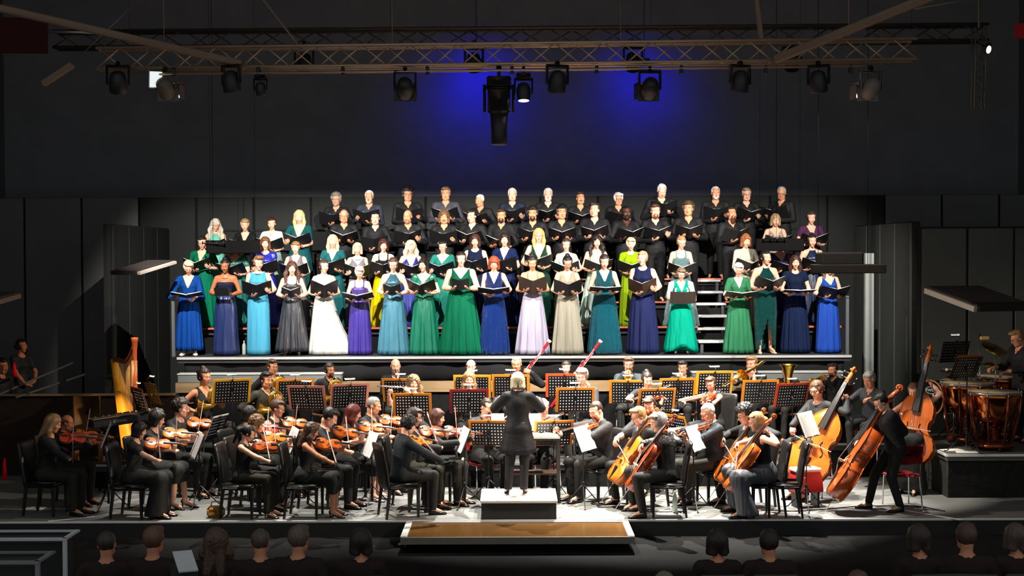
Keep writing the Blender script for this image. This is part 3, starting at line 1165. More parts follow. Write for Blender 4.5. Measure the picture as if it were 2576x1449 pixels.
_BOW = {}
def bow(frog, tip, hair_side, label, colr=0x6e3a1c, L=None):
    frog, tip = np.asarray(frog, float), np.asarray(tip, float)
    if 'b' not in _BOW:
        s_, h_, f_ = G(), G(), G()
        s_.tube([(-.03, 0, .014), (.1, 0, .013), (.35, 0, .006), (.6, 0, .011), (.70, 0, .017)], [.0048, .0046, .0042, .0038, .0034], 6)
        s_.tube([(.70, 0, .017), (.712, 0, .008), (.706, 0, -.004)], [.004, .005, .003], 6)
        h_.box((.36, 0, -.003), (.69, .009, .0012))
        f_.box((.035, 0, .004), (.05, .012, .016), bev=.003)
        _BOW['b'] = (s_.mesh('stick'), h_.mesh('bow_hair', False), f_.mesh('frog', False))
    sc = np.linalg.norm(tip - frog) / .70
    R_ = frame(tip - frog, -np.asarray(hair_side, float))
    o = empty('bow', mtx(R_, frog, 1.0))
    o.scale = (sc, 1.15, 1.15)
    tag(o, label, 'bow', 'string players bows')
    a, b, c = _BOW['b']
    ob('stick', a, mat(colr, .35, 0, 'varnish'), o)
    ob('bow_hair', b, mat(0xEFE9DC, .6), o)
    ob('frog', c, mat(0x17120f, .4), o)
    return o

# --- orchestra chair, high padded back.  faces -y
_CH = {}
def chair(loc, rz, label, kind='pad', group='musicians chairs', back=True):
    if kind not in _CH:
        d = []
        if kind == 'pad':
            g = G(); g.box((0, 0, .435), (.46, .46, .085), bev=.03); d.append(('seat', g, BLK_LEA))
            g = G()
            rg = []
            a = np.linspace(0, 2 * np.pi, 12, endpoint=False)
            for z, y, hw in ((.40, .215, .215), (.46, .225, .225), (.7, .255, .225), (.93, .30, .22), (1.0, .315, .215), (1.02, .32, .19)):
                th = .033 if z < 1.01 else .018
                rg.append(np.stack([np.sign(np.cos(a)) * np.abs(np.cos(a)) ** .4 * hw, y + np.sign(np.sin(a)) * np.abs(np.sin(a)) ** .6 * th, np.full(12, z)], 1))
            g.rings(rg); d.append(('backrest', g, BLK_LEA))
            for sx in (-1, 1):
                for y in (-.2, .2):
                    g = G(); g.rings([[(sx * .2 - w_, y * (1 if y < 0 else 1 + (1 - z) * .02) - w_ + (.05 * (1 - z / .4) if y > 0 else 0), z), (sx * .2 + w_, y - w_ + (.05 * (1 - z / .4) if y > 0 else 0), z), (sx * .2 + w_, y + w_ + (.05 * (1 - z / .4) if y > 0 else 0), z), (sx * .2 - w_, y + w_ + (.05 * (1 - z / .4) if y > 0 else 0), z)] for z, w_ in ((0, .015), (.41, .021))])
                    d.append(('leg', g, mat(0x151210, .45)))
        elif kind == 'stack':      # metal-framed stacking chair with a wooden or red seat
            g = G(); g.box((0, -.02, .455), (.42, .42, .035), bev=.012); d.append(('seat', g, None))
            g = G(); g.box((0, .235, .76), (.42, .03, .28), bev=.012, R=rotx(-.12)); d.append(('backrest', g, None))
            for sx in (-1, 1):
                g = G(); g.tube([(sx * .2, -.19, 0), (sx * .19, -.17, .43), (sx * .19, .18, .43)], .011, 6); d.append(('leg', g, CHROME))
                g = G(); g.tube([(sx * .2, .24, 0), (sx * .19, .19, .42), (sx * .19, .215, .6), (sx * .19, .25, .9)], .011, 6); d.append(('leg', g, CHROME))
        elif kind == 'wood':
            g = G(); g.box((0, -.02, .455), (.42, .42, .04), bev=.012); d.append(('seat', g, None))
            g = G(); g.box((0, .225, .80), (.40, .03, .56), bev=.012, R=rotx(-.10)); d.append(('backrest', g, None))
            for sx in (-1, 1):
                for y in (-.19, .18):
                    g = G(); g.box((sx * .18, y, .22), (.045, .045, .44)); d.append(('leg', g, None))
        elif kind == 'stool':
            g = G(); g.lathe([(.16, .70), (.175, .715), (.175, .745), (.15, .76)], 18); d.append(('seat', g, BLK_LEA))
            for k in range(4):
                a = math.pi / 4 + k * math.pi / 2
                g = G(); g.tube([(.12 * math.cos(a), .12 * math.sin(a), .71), (.21 * math.cos(a), .21 * math.sin(a), 0)], .012, 6); d.append(('leg', g, CHROME))
            g = G(); aa = np.linspace(0, 2 * np.pi, 16, endpoint=False)
            g.tube(np.stack([.175 * np.cos(aa), .175 * np.sin(aa), np.full(16, .28)], 1), .008, 5, closed=True); d.append(('foot_ring', g, CHROME))
        elif kind == 'bench':      # piano bench
            g = G(); g.box((0, 0, .46), (.56, .34, .09), bev=.02); d.append(('seat', g, BLK_LEA))
            for sx in (-1, 1):
                for y in (-.13, .13):
                    g = G(); g.box((sx * .24, y, .21), (.045, .045, .42)); d.append(('leg', g, mat(0x151210, .45)))
        _CH[kind] = [(n, g.mesh(n, n != 'leg' or kind != 'pad'), m_) for n, g, m_ in d]
    o = empty({'stool': 'stool', 'bench': 'piano_bench'}.get(kind, 'chair'), None)
    o.location = loc
    o.rotation_euler = (0, 0, rz)
    tag(o, label, 'stool' if kind == 'stool' else 'chair', group)
    for n, me, m_ in _CH[kind]:
        ob(n, me, m_ or SEATC[0], o)
    return o
SEATC = [mat(0x7a1418, .6, 0, 'cloth')]

# --- perforated orchestra music stand; desk centre at height z, faces -y (reading side), seen from behind at +y
_MS = {}
def desk_mesh():
    g = G()
    nx, nz = 11, 7
    w, h = .50, .34
    a = np.linspace(0, 2 * np.pi, 8, endpoint=False)
    cw, chh = w / nx, h / nz
    sq = []
    for ang in a:
        c, s_ = math.cos(ang), math.sin(ang)
        k = 1 / max(abs(c), abs(s_))
        sq.append((c * k * .5, s_ * k * .5))
    sq = np.array(sq)
    for i in range(nx):
        for j in range(nz):
            cx, cz = -w / 2 + cw * (i + .5), -h / 2 + chh * (j + .5)
            solid = i == 5 and 1 < j < 5
            ou = np.stack([cx + sq[:, 0] * cw, np.zeros(8), cz + sq[:, 1] * chh], 1)
            if solid:
                g.box((cx, 0, cz), (cw, .002, chh))
                continue
            inn = np.stack([cx + 0.0092 * np.cos(a), np.zeros(8), cz + .0092 * np.sin(a)], 1)
            V = np.vstack([ou, inn])
            k = np.arange(8)
            k2 = (k + 1) % 8
            g.add(V, np.stack([k, k2, 8 + k2, 8 + k], 1))
    for z in (-h / 2, h / 2):
        g.box((0, 0, z), (w + .012, .006, .012))
    for x in (-w / 2, w / 2):
        g.box((x, 0, 0), (.012, .006, h + .012))
    g.box((0, -.025, -h / 2 - .002), (w + .012, .055, .005))
    return g.mesh('desk', False)

def stand(loc, rz, desk_z, label, tilt=.32, lamp=True, fold=None, flabel=None, fsize=(.54, .36), zoff=0.0, pages=True, group='orchestra music stands', fy=-.012):
    """loc: floor point of the pole; desk_z: height of the desk centre above the floor; fold: folder colour or None"""
    if 'desk' not in _MS:
        _MS['desk'] = desk_mesh()
        g = G()
        for k in range(3):
            a = math.pi / 2 + k * 2 * math.pi / 3
            c, s_ = math.cos(a), math.sin(a)
            g = G(); g.tube([(.015 * c, .015 * s_, .30), (.28 * c, .28 * s_, .02), (.33 * c, .33 * s_, .012)], [.009, .008, .009], 6)
            g.tube([(.02 * c, .02 * s_, .10), (.16 * c, .16 * s_, .155)], .005, 5)
            _MS['leg%d' % k] = g.mesh('leg')
        g = G(); g.lathe([(.016, .08), (.018, .1), (.018, .34), (.014, .36)], 10); g.tube([(.018, 0, .33), (.045, 0, .33)], .009, 6); _MS['collar'] = g.mesh('collar')
        g = G(); g.box((0, -.01, .012), (.03, .035, .03), bev=.004); g.tube([(0, 0, .02), (0, .03, .06), (0, .0, .085), (0, -.06, .10)], .004, 5)
        _MS['clip'] = g.mesh('lamp_arm')
        g = G(); g.box((0, -.075, .10), (.17, .03, .016), bev=.005); _MS['lampbar'] = g.mesh('lamp_head')
        g = G(); g.box((0, -.072, .0905), (.15, .02, .003), R=None); _MS['lampled'] = g.mesh('lamp_strip', False)
        _MS['glow'] = emit(0xfff4e2, 9.0)
        c_, p_ = G(), G()
        w, h, t = .53, .35, .055
        for cx_, cz_, ww, hh in ((0, h / 2 - t / 2, w, t), (0, -h / 2 + t / 4, w, t / 2), (-w / 2 + t / 2, 0, t, h), (w / 2 - t / 2, 0, t, h)):
            c_.box((cx_, -.004 - .0004 * (ww < .2), cz_), (ww, .004, hh))
        # open leaves, slightly bowed to the spine
        rg = []
        for u in np.linspace(-1, 1, 13):
            y = -.003 - .016 * (abs(u) * (1 - abs(u)) * 2.4)
            rg.append([(u * (w / 2 - .02), y, -h / 2 + .01), (u * (w / 2 - .02), y, h / 2 - .008)])
        p_.rings(np.array(rg), 0, False, False)
        _MS['cov'], _MS['pag'] = c_.mesh('cover', False), p_.mesh('leaves', True)
        m = bpy.data.materials.new('leaf_paper'); m.use_nodes = True
        nt = m.node_tree; nt.nodes.remove(nt.nodes['Principled BSDF'])
        n1, n2, n3 = nt.nodes.new('ShaderNodeBsdfDiffuse'), nt.nodes.new('ShaderNodeBsdfTranslucent'), nt.nodes.new('ShaderNodeMixShader')
        nz = nt.nodes.new('ShaderNodeTexNoise'); nz.inputs['Scale'].default_value = 40
        rp = nt.nodes.new('ShaderNodeMapRange'); rp.inputs[3].default_value = .72; rp.inputs[4].default_value = .9
        nt.links.new(nz.outputs[0], rp.inputs[0]); nt.links.new(rp.outputs[0], n1.inputs[0]); nt.links.new(rp.outputs[0], n2.inputs[0])
        nt.links.new(n1.outputs[0], n3.inputs[1]); nt.links.new(n2.outputs[0], n3.inputs[2]); n3.inputs[0].default_value = .35
        nt.links.new(n3.outputs[0], nt.nodes['Material Output'].inputs[0])
        _MS['leafmat'] = m
    o = empty('music_stand', mtx(rotz(rz), loc))
    tag(o, label, 'music stand', group)
    pole = G(); pole.tube([(0, 0, .08), (0, 0, desk_z - .06), (0, -.015, desk_z)], [.0105, .009, .012], 8)
    ob('pole', pole, BLK_MET, o)
    ob('collar', _MS['collar'], BLK_MET, o)
    for k in range(3): ob('leg', _MS['leg%d' % k], BLK_MET, o)
    D = mtx(rotx(-tilt), (0, -.02, desk_z))
    ob('desk', _MS['desk'], BLK_MET, o, D)
    if lamp:
        lp = ob('lamp_arm', _MS['clip'], BLK_MET, o, D @ mtx(np.eye(3), (.0, .0, .17)))
        ob('lamp_head', _MS['lampbar'], mat(0xE4E2DC, .35), lp)
        ob('lamp_strip', _MS['lampled'], _MS['glow'], lp)
    if fold is not None:
        Mw = mtx(rotz(rz), loc) @ D @ mtx(np.eye(3), (0, fy, .012 + zoff))
        Sx = np.diag([fsize[0] / .53, 1, fsize[1] / .35, 1])
        fo = empty('sheet_music', Mw @ Sx)
        tag(fo, flabel, 'sheet music', 'scores on the music stands')
        ob('cover', _MS['cov'], mat(fold, .55, 0, 'paper'), fo)
        if pages: ob('leaves', _MS['pag'], _MS['leafmat'], fo)
    return o

# --- wind instruments, all in local frames
def winds():
    d = {}
    # french horn: x right-left, coil in the x-z plane, mouthpiece at origin
    g = G()
    a = np.linspace(0, 2 * np.pi, 28, endpoint=False)
    c = np.array([-.02, -.16, -.20])
    for r, dy, rr in ((.135, 0, .010), (.105, .012, .008), (.118, -.016, .008), (.075, .016, .007)):
        g.tube(np.stack([c[0] + r * np.cos(a), np.full(28, c[1] + dy), c[2] + r * .92 * np.sin(a)], 1), rr, 7, closed=True)
    for k in range(3):
        x = c[0] - .04 + .04 * k
        g.tube([(x, c[1] - .02, c[2] - .06), (x, c[1] - .02, c[2] + .07)], .013, 8)
        g.tube([(x, c[1] + .02, c[2] - .09), (x + .02, c[1] + .02, c[2] - .03), (x + .02, c[1] + .02, c[2] + .05)], .006, 6)
    d['horn_coil'] = g.mesh('coil')
    g = G()
    g.tube([(0, 0, 0), (.0, -.03, -.01)], [.011, .005], 8)
    g.tube([(0, -.03, -.01), (.02, -.10, -.06), (.06, -.15, -.10)], .005, 7)
    d['horn_lead'] = g.mesh('leadpipe')
    g = G()
    P = [(.10, -.155, -.22), (.06, -.15, -.31), (-.02, -.13, -.36), (-.10, -.09, -.37), (-.15, -.05, -.375), (-.19, -.015, -.38), (-.205, .0, -.38)]
    g.tube(P, [.012, .018, .028, .045, .075, .125, .155], 18, 0, False)
    d['horn_bell'] = g.mesh('bell')
    # clarinet / oboe along -z from the mouthpiece at origin
    g = G(); g.lathe([(.006, 0), (.011, -.06), (.0145, -.09), (.0135, -.14), (.0135, -.52), (.016, -.56), (.032, -.64), (.031, -.645)], 12)
    d['clar_body'] = g.mesh('body')
    g = G()
    for z in (-.17, -.21, -.25, -.30, -.36, -.40, -.44, -.49):
        g.ball((0, -.016, z), (.008, .005, .008), 7, 4)
    g.tube([(.012, -.008, -.15), (.014, -.008, -.52)], .0025, 5)
    for z in (-.09, -.30, -.55): g.lathe([(.0155, z - .006), (.0165, z), (.0155, z + .006)], 12)
    d['clar_keys'] = g.mesh('keys')
    # flute along x
    g = G(); g.tube([(.06, 0, 0), (-.6, 0, 0)], .0098, 10); g.ball((0, -.004, .006), (.014, .012, .006), 8, 4); d['flute_body'] = g.mesh('body')
    g = G()
    for x in np.linspace(-.22, -.55, 9): g.ball((x, 0, .011), (.009, .009, .004), 7, 4)
    g.tube([(-.2, .008, .008), (-.57, .008, .008)], .0022, 5)
    d['flute_keys'] = g.mesh('keys')
    # bassoon along z, boot at z=0
    g = G()
    g.lathe([(.03, 0), (.034, .02), (.032, .42), (.028, .44)], 14)
    g.tube([(.012, 0, .42), (.012, 0, 1.20)], [.021, .019], 12); g.tube([(-.02, 0, .42), (-.02, 0, .86)], [.015, .012], 10)
    g.lathe([(.019, 1.20), (.026, 1.22), (.024, 1.32), (.030, 1.335)], 14, t=(.012, 0, 0))
    d['bsn_body'] = g.mesh('body')
    g = G(); g.lathe([(.030, 1.335), (.033, 1.34), (.033, 1.365), (.028, 1.37)], 16, t=(.012, 0, 0)); g.lathe([(.014, 1.371), (.014, 1.3715)], 12, m=1, t=(.012, 0, 0)); d['bsn_ring'] = g.mesh('bell_ring')
    g = G(); g.tube([(-.02, 0, .86), (-.02, -.02, .94), (-.03, -.12, .96), (-.04, -.20, .90)], [.006, .005, .004, .003], 6)
    for z in np.linspace(.1, 1.1, 12): g.ball((.012, -.028, z), (.012, .006, .010), 7, 4)
    g.tube([(.03, -.018, .1), (.03, -.018, 1.15)], .003, 5)
    d['bsn_keys'] = g.mesh('keys')
    # trumpet along -y from the mouthpiece
    g = G()
    g.tube([(0, 0, 0), (0, -.03, 0), (0, -.36, 0), (0, -.40, -.02), (0, -.38, -.05), (0, -.16, -.055)], [.010, .0055, .006, .006, .006, .006], 8)
    g.tube([(0, -.16, -.055), (0, -.12, -.04), (0, -.12, .02), (0, -.2, .035), (0, -.34, .035), (0, -.43, .035), (0, -.475, .035), (0, -.485, .035)], [.007, .007, .007, .008, .011, .02, .045, .061], 14, 0, False)
    d['tpt_tube'] = g.mesh('tubing')
    g = G()
    for k in range(3): g.tube([(.0, -.2 - .026 * k, -.085), (.0, -.2 - .026 * k, .075)], .0105, 8); g.ball((0, -.2 - .026 * k, .085), (.009, .009, .004), 8, 4)
    d['tpt_valve'] = g.mesh('valves')
    # trombone along -y
    g = G()
    g.tube([(0, 0, 0), (0, -.03, 0), (0, -.75, 0), (.03, -.79, 0), (.065, -.75, 0), (.07, .0, 0)], [.012, .006, .0065, .007, .0065, .0065], 8)
    for y in (-.10, -.30): g.tube([(0, y, 0), (.07, y, 0)], .005, 6)
    d['tbn_slide'] = g.mesh('slide')
    g = G()
    P = [(.07, .0, 0), (.07, .24, .03), (.09, .30, .045), (.13, .31, .05), (.15, .27, .05), (.15, .05, .05), (.15, -.15, .05), (.15, -.30, .05), (.15, -.37, .05), (.15, -.40, .05)]
    g.tube(P, [.007, .008, .009, .010, .011, .013, .018, .034, .072, .105], 16, 0, False)
    g.tube([(.07, .05, .005), (.15, .05, .05)], .005, 6)
    d['tbn_bell'] = g.mesh('bell')
    # euphonium / tuba
    g = G()
    aa = np.linspace(0, 1, 20)
    P = [(.10 * math.cos(t * 2 * np.pi * 1.5 + 1), .03 * math.sin(9 * t), .18 + .17 * math.sin(t * 2 * np.pi * 1.5 + 1)) for t in aa]
    g.tube(P, np.linspace(.009, .035, 20), 10)
    for k in range(3): g.tube([(-.03 + .035 * k, -.05, .06), (-.03 + .035 * k, -.05, .27)], .015, 8)
    d['tuba_coil'] = g.mesh('coil')
    g = G(); g.tube([(.10, 0, .08), (.12, 0, .26), (.12, 0, .46), (.12, 0, .60), (.12, 0, .65)], [.036, .045, .06, .10, .15], 18, 0, False); d['tuba_bell'] = g.mesh('bell')
    return d
WIND = winds()

def wind(kind, M, label, group):
    o = empty({'horn': 'french_horn', 'clar': 'clarinet', 'flute': 'flute', 'bsn': 'bassoon', 'tpt': 'trumpet', 'tbn': 'trombone', 'tuba': 'tuba'}[kind], M)
    tag(o, label, {'horn': 'horn', 'clar': 'clarinet', 'bsn': 'bassoon', 'tpt': 'trumpet', 'tbn': 'trombone'}.get(kind, kind), group)
    blk = mat(0x1a1716, .35)
    pal = {'horn': BRASS, 'clar': blk, 'flute': CHROME, 'bsn': mat(0x8E1420, .25, 0, 'varnish'), 'tpt': BRASS, 'tbn': BRASS, 'tuba': BRASS}
    for k, me in WIND.items():
        pre, n = k.split('_')
        if pre == kind:
            m_ = pal[kind]
            if n in ('keys', 'lead'): m_ = CHROME
            if k == 'bsn_ring': ob(me.name.split('.')[0], me, [mat(0xF2EEE2, .4), mat(0x15100e, .8)], o); continue
            ob(me.name.split('.')[0], me, m_, o)
    return o
# ------------------------------------------------------------------ the hall
DARK = mat(0x6a6a68, .85, 0, 'wall', .2)
DARKER = mat(0x2b2a29, .85, 0, 'wall', .2)
SKIRT = mat(0x0f0f10, .85, 0, 'cloth', .2)
FLOORM = mat(0x6f6f6c, .55, 0, 'floor')
DECK = mat(0x262627, .55, 0, 'floor')
ORANGE = mat(0xB4583A, .55, 0, 'wood')
ALU = mat(0xB9B7B2, .35, .7, 'plain')
STRIP = mat(0xD9D9D6, .5, 0, 'plain')
WARM_ALU = mat(0xbca084, .35, .6, 'plain')  # aluminium with the warm glow of stage light put into its colour

struct('floor', G().box((0, 2.7, -.1), (22, 5.4, .2)), FLOORM)
struct('floor_hall', G().box((0, -6.5, -.27), (30, 13.0, .1)), mat(0x181818, .9, 0, 'wall', .1))
struct('floor_wing', G().box((0, 8.2, .35), (22, 5.6, .1)), mat(0x2c2b2a, .8, 0, 'floor'))
struct('trim_1', G().box((0, -.012, -.012), (22, .03, .024)), STRIP)
struct('wall_stage_front', G().box((0, -.02, -.125), (22, .03, .19)), mat(0x161616, .7, 0, 'wall'))
struct('wall_back', G().box((0, 11.6, 5), (30, .2, 12)), mat(0x868689, .95, 0, 'wall', .05))
struct('wall_left', G().box((-11, 4, 5), (.2, 18, 12)), DARK)
struct('wall_right', G().box((11, 4, 5), (.2, 18, 12)), DARK)
struct('ceiling', G().box((0, 5, 10.2), (30, 16, .2)), mat(0x7a7a7a, .9, 0, 'wall', .1))
# panelled lower rear wall: each panel a piece of its own
wl = struct('wall_rear_panels', G().box((0, 9.72, 2.4), (21.6, .1, 4.75)), mat(0x1c1c1c, .9, 0, 'wall', .1))
pm = G().box((0, 0, 0), (1.12, .05, 4.62), bev=.012).mesh('panel', False)
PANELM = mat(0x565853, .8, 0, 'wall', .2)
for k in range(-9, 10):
    ob('panel', pm, mat(0x303130, .9, 0, 'wall', .1) if abs(k) < 7 else mat(0x767774, .9, 0, 'wall', .1), wl, loc=(k * 1.16, 9.64, 2.46))  # wing panels lighter, making up in colour for the ambient light missing there
# grey side wall returning on the right of the choir
for sg in (1, -1):
    wl = struct('wall_side_right' if sg > 0 else 'wall_side_left', G().box((sg * 7.0, 7.5, 2.1), (.12, 4.2, 4.1)), DARKER)
    p2 = G().box((0, 0, 0), (.05, .98, 3.98), bev=.012).mesh('panel', False)
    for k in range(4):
        ob('panel', p2, PANELM if sg > 0 else mat(0x2c2d2b, .9, 0, 'wall', .1), wl, loc=(sg * 6.92, 5.95 + k * 1.02, 2.14))  # left panels darker, the dimmer light on that side set in their colour
    # wall facing the audience beside the choir
    if sg < 0: continue
    wl = struct('wall_wing_right' if sg > 0 else 'wall_wing_left', G().box((sg * 8.6, 5.32, 2.05), (3.2, .12, 4.0)), DARKER)
    p3 = G().box((0, 0, 0), (.76, .05, 3.9), bev=.012).mesh('panel', False)
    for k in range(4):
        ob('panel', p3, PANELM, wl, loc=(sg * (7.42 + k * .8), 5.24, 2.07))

# extension of the stage in front of the podium
ext = empty('stage_extension', loc=(0.06, 0, 0))
tag(ext, 'low glossy brown platform jutting out in front of the conductor', 'platform')
ob('deck', G().box((0, -.57, -.06), (2.84, 1.06, .08)), mat(0x6b4a22, .14, 0, 'wood', .8), ext, smooth=False)
for sg in (-1, 1):
    ob('edge_strip', G().box((sg * 1.46, -.57, -.055), (.08, 1.06, .1)), STRIP, ext, smooth=False)
ob('front_edge', G().box((0, -1.11, -.06), (3.0, .03, .09)), mat(0x8d8577, .4, .4), ext, smooth=False)
ob('back_edge', G().box((0, -.08, -.017), (2.84, .1, .02)), ALU, ext, smooth=False)

# ---- wind and brass risers
def platform(name, label, x0, x1, y0, y1, z, thick=.12, z0=0.0, m=None, edge=None):
    o = empty(name, loc=((x0 + x1) / 2, y0, z0))
    tag(o, label, 'platform')
    w = x1 - x0
    ob('deck', G().box((0, (y1 - y0) / 2, z - z0 - thick / 2), (w, y1 - y0, thick)), m or DECK, o, smooth=False)
    ob('front_skirt', G().box((0, .03, (z - z0 - thick) / 2), (w - .04, .03, z - z0 - thick)), SKIRT, o, smooth=False)
    ob('edge', G().box((0, -.008, z - z0 - .02), (w, .016, .035)), edge or ALU, o, smooth=False)
    return o

platform('riser', 'low black riser under the front row of wind players', -6.9, 4.3, 2.72, 3.62, .38)
platform('riser', 'higher black riser under the brass and bassoon row', -5.3, 6.0, 3.62, 4.38, .55)
# ledge with a pale wooden edge behind the last wind row
led = empty('ledge', loc=(0, 4.4, 0))
tag(led, 'long wooden ledge running below the choir platform behind the bassoons', 'ledge')
ob('shelf', G().box((0, .14, 1.40), (11.2, .28, .16)), mat(0x8f7655, .5, 0, 'wood'), led, smooth=False)
ob('front_skirt', G().box((0, .05, .66), (11.1, .03, 1.32)), SKIRT, led, smooth=False)
for (p0, p1), lab in (((446, 858), 'long grey box standing on the ledge behind the horn players'), ((1742, 2122), 'long grey box standing on the ledge behind the trombone player')):
    a, b = at(p0, 940, 4.42), at(p1, 940, 4.42)
    o = empty('box', loc=((a[0] + b[0]) / 2, 4.55, 1.48))
    tag(o, lab, 'box')
    ob('body', G().box((0, 0, .065), (b[0] - a[0], .24, .13), bev=.01), mat(0x6a6c69, .7, 0, 'wall'), o, smooth=False)
    ob('lid', G().box((0, 0, .142), (b[0] - a[0] + .02, .26, .025), bev=.006), mat(0x9fa19d, .6), o, smooth=False)

# ---- choir tiers
ROWZ = [1.89, 2.31, 2.72, 3.12]
ROWY = [5.17, 5.98, 6.78, 7.58]
CX0, CX1 = at(447, 897, 4.7)[0], at(2140, 897, 4.7)[0]
names = ['front', 'second', 'third', 'top']
AISLE = (at(1752, 800, 5.8)[0], at(1838, 800, 5.8)[0])
for k in range(4):
    y0 = 4.70 if k == 0 else ROWY[k] - .33
    y1 = 5.65 if k == 0 else ROWY[k] + .48
    z = ROWZ[k]
    o = empty('choir_riser', loc=(0, y0, z))
    tag(o, 'black %s tier of the choir risers with pale front edge' % names[k] if k == 0 else 'black %s tier of the choir risers with orange plank edge' % names[k], 'platform')
    x0, x1 = (CX0, CX1) if k == 0 else (CX0 + .1, CX1 - .05)
    segs = [(x0, x1)] if k in (0, 3) else [(x0, AISLE[0]), (AISLE[1], x1)]
    for a, b in segs:
        ob('deck', G().box(((a + b) / 2, (y1 - y0) / 2, -.05), (b - a, y1 - y0, .1)), DECK, o, smooth=False)
        if k:
            ob('plank', G().box(((a + b) / 2 + (.1 if b > 5 else 0), -.03, .012), (b - a + (.2 if b > 5 else 0), .1, .03)), ORANGE, o, smooth=False)
    if k == 0:
        ob('edge', G().box(((x0 + x1) / 2, -.012, -.02), (x1 - x0 + .02, .03, .04)), mat(0xd8d6d2, .35, .5), o, smooth=False)
        # hanging skirt with shallow folds
        xs = np.linspace(x0 + .1, x1 - .1, 150)
        wob = .012 * np.sin(xs * 5.1) + .008 * np.sin(xs * 13 + 1)
        fr = np.stack([np.stack([xs, .06 + wob, np.full(150, -.085)], 1), np.stack([xs, .05 + wob * 1.8, np.full(150, -.28)], 1), np.stack([xs, .045 + wob * 2.4, np.full(150, -.42)], 1)])
        bk = fr[::-1] + np.array([0, .012, 0])
        rg = np.concatenate([fr, bk]).transpose(1, 0, 2)
        ob('skirt_cloth', G().rings(rg, 0, True), SKIRT, o)
    else:
        ob('riser_board', G().box(((x0 + x1) / 2, .06, -.26), (x1 - x0, .02, .32)), SKIRT, o, smooth=False)
# bench legs, posts under the tiers seen between the gowns
for i, px in enumerate((530, 612, 700, 790, 880, 960, 1115, 1210, 1300, 1390, 1480, 1575, 1670)):
    p = at(px, 850, 5.7)
    o = ob('post', G().tube([(0, 0, 0), (0, 0, .40)], .018, 8), mat(0x3a3a3c, .4, .5), None, loc=(p[0], 5.74, 1.89))
    tag(o, '%s short steel post from the left under the second choir tier' % 'first second third fourth fifth sixth seventh eighth ninth tenth eleventh twelfth thirteenth'.split()[i], 'post', 'posts under the second choir tier')
# aisle stairs: every step its own thing part
def stairs(x0, x1, label, n=7):
    o = empty('stairs', loc=((x0 + x1) / 2, 5.35, 1.89))
    tag(o, label, 'stairs')
    for k in range(n):
        z = .205 * (k + 1)
        y = .36 * k
        if z > 1.25: break
        ob('tread', G().box((0, y + .17, z - .02), (x1 - x0, .36, .04), bev=.006), mat(0xB9B9B7, .6, 0, 'plain'), o, smooth=False)
        for sg in (-1, 1):
            ob('support', G().box((sg * ((x1 - x0) / 2 - .06), y + .17, z / 2 - .02), (.05, .3, z - .04)), mat(0x3a3a3b, .6), o, smooth=False)
    return o
stairs(AISLE[0] - .02, AISLE[1] + .02, 'pale-treaded aisle stairs climbing between the choir on the right')
sx = at(783, 800, 5.5)[0]
stairs(sx - .22, sx + .22, 'pale-treaded aisle stairs behind the white and charcoal gowns')
# guard rails
def rail(name, pts, r, m, label, cat='railing'):
    o = empty(name, loc=pts[0])
    tag(o, label, cat)
    return o
def railing(label, x0, x1, y, z, h, n, m=None):
    o = empty('guard_rail', loc=((x0 + x1) / 2, y, z))
    tag(o, label, 'railing')
    w = (x1 - x0) / 2
    m = m or mat(0x55575a, .35, .7)
    ob('top_rail', G().tube([(-w, 0, h), (w, 0, h)], .02, 8), m, o)
    ob('mid_rail', G().tube([(-w, 0, h * .55), (w, 0, h * .55)], .016, 8), m, o)
    pmesh = G().tube([(0, 0, 0), (0, 0, h)], .02, 8).mesh('post')
    for k in range(n + 1):
        ob('post', pmesh, m, o, loc=(-w + 2 * w * k / n, 0, 0))
railing('dark metal guard rail behind the top choir row', CX0 + .1, CX1 - .1, 8.1, 3.12, .95, 8)
for px, lab in ((437, 'grey end post and rail at the left edge of the choir platform'), (2131, 'grey end post and rail at the right edge of the choir platform')):
    p = at(px, 890, 4.85)
    o = empty('end_rail', loc=(p[0], 4.85, 1.89))
    tag(o, lab, 'railing')
    m = mat(0x6b6d6d, .4, .6)
    ob('post', G().box((0, 0, .48), (.05, .05, .96)), m, o, smooth=False)
    ob('top_rail', G().box((0, .45, .97), (.05, .95, .04)), m, o, smooth=False)
    ob('post', G().box((0, .9, .48), (.05, .05, .96)), m, o, smooth=False)

# ---- platform on a post beside the choir (right), raked side parapets
p0, p1 = at(2052, 668, 2.0), at(2212, 690, 2.0)
o = empty('side_platform', loc=((p0[0] + p1[0]) / 2, 2.0, 0))
tag(o, 'dark brown platform hanging on the right, hiding one singer', 'platform')
hw = (p1[0] - p0[0]) / 2
ob('slab', G().box((0, 0, 3.37), (hw * 2, .8, .13), bev=.01), mat(0x120d0b, .9, 0, 'wood', .1), o, smooth=False)
ob('cabinet', G().box((-.10, .1, 3.52), (hw * 2 - .34, .5, .19), bev=.02), mat(0x0c0a09, .9, 0, 'plain', .1), o, smooth=False)
for sx in (-1, 1):
    ob('cable', G().tube([(sx * (hw - .1), .3, 3.43), (sx * (hw - .1), .3, 10.09)], .004, 5), CABLE, o)
p = at(2185, 800, 5.2)
o = ob('pilaster', G().box((0, 0, 1.8), (.15, .12, 3.6), bev=.01), mat(0x7d807c, .7, 0, 'wall'), None, loc=(p[0], 5.18, 0), smooth=False)
tag(o, 'pale grey upright pilaster beside the choir on the right', 'pilaster')
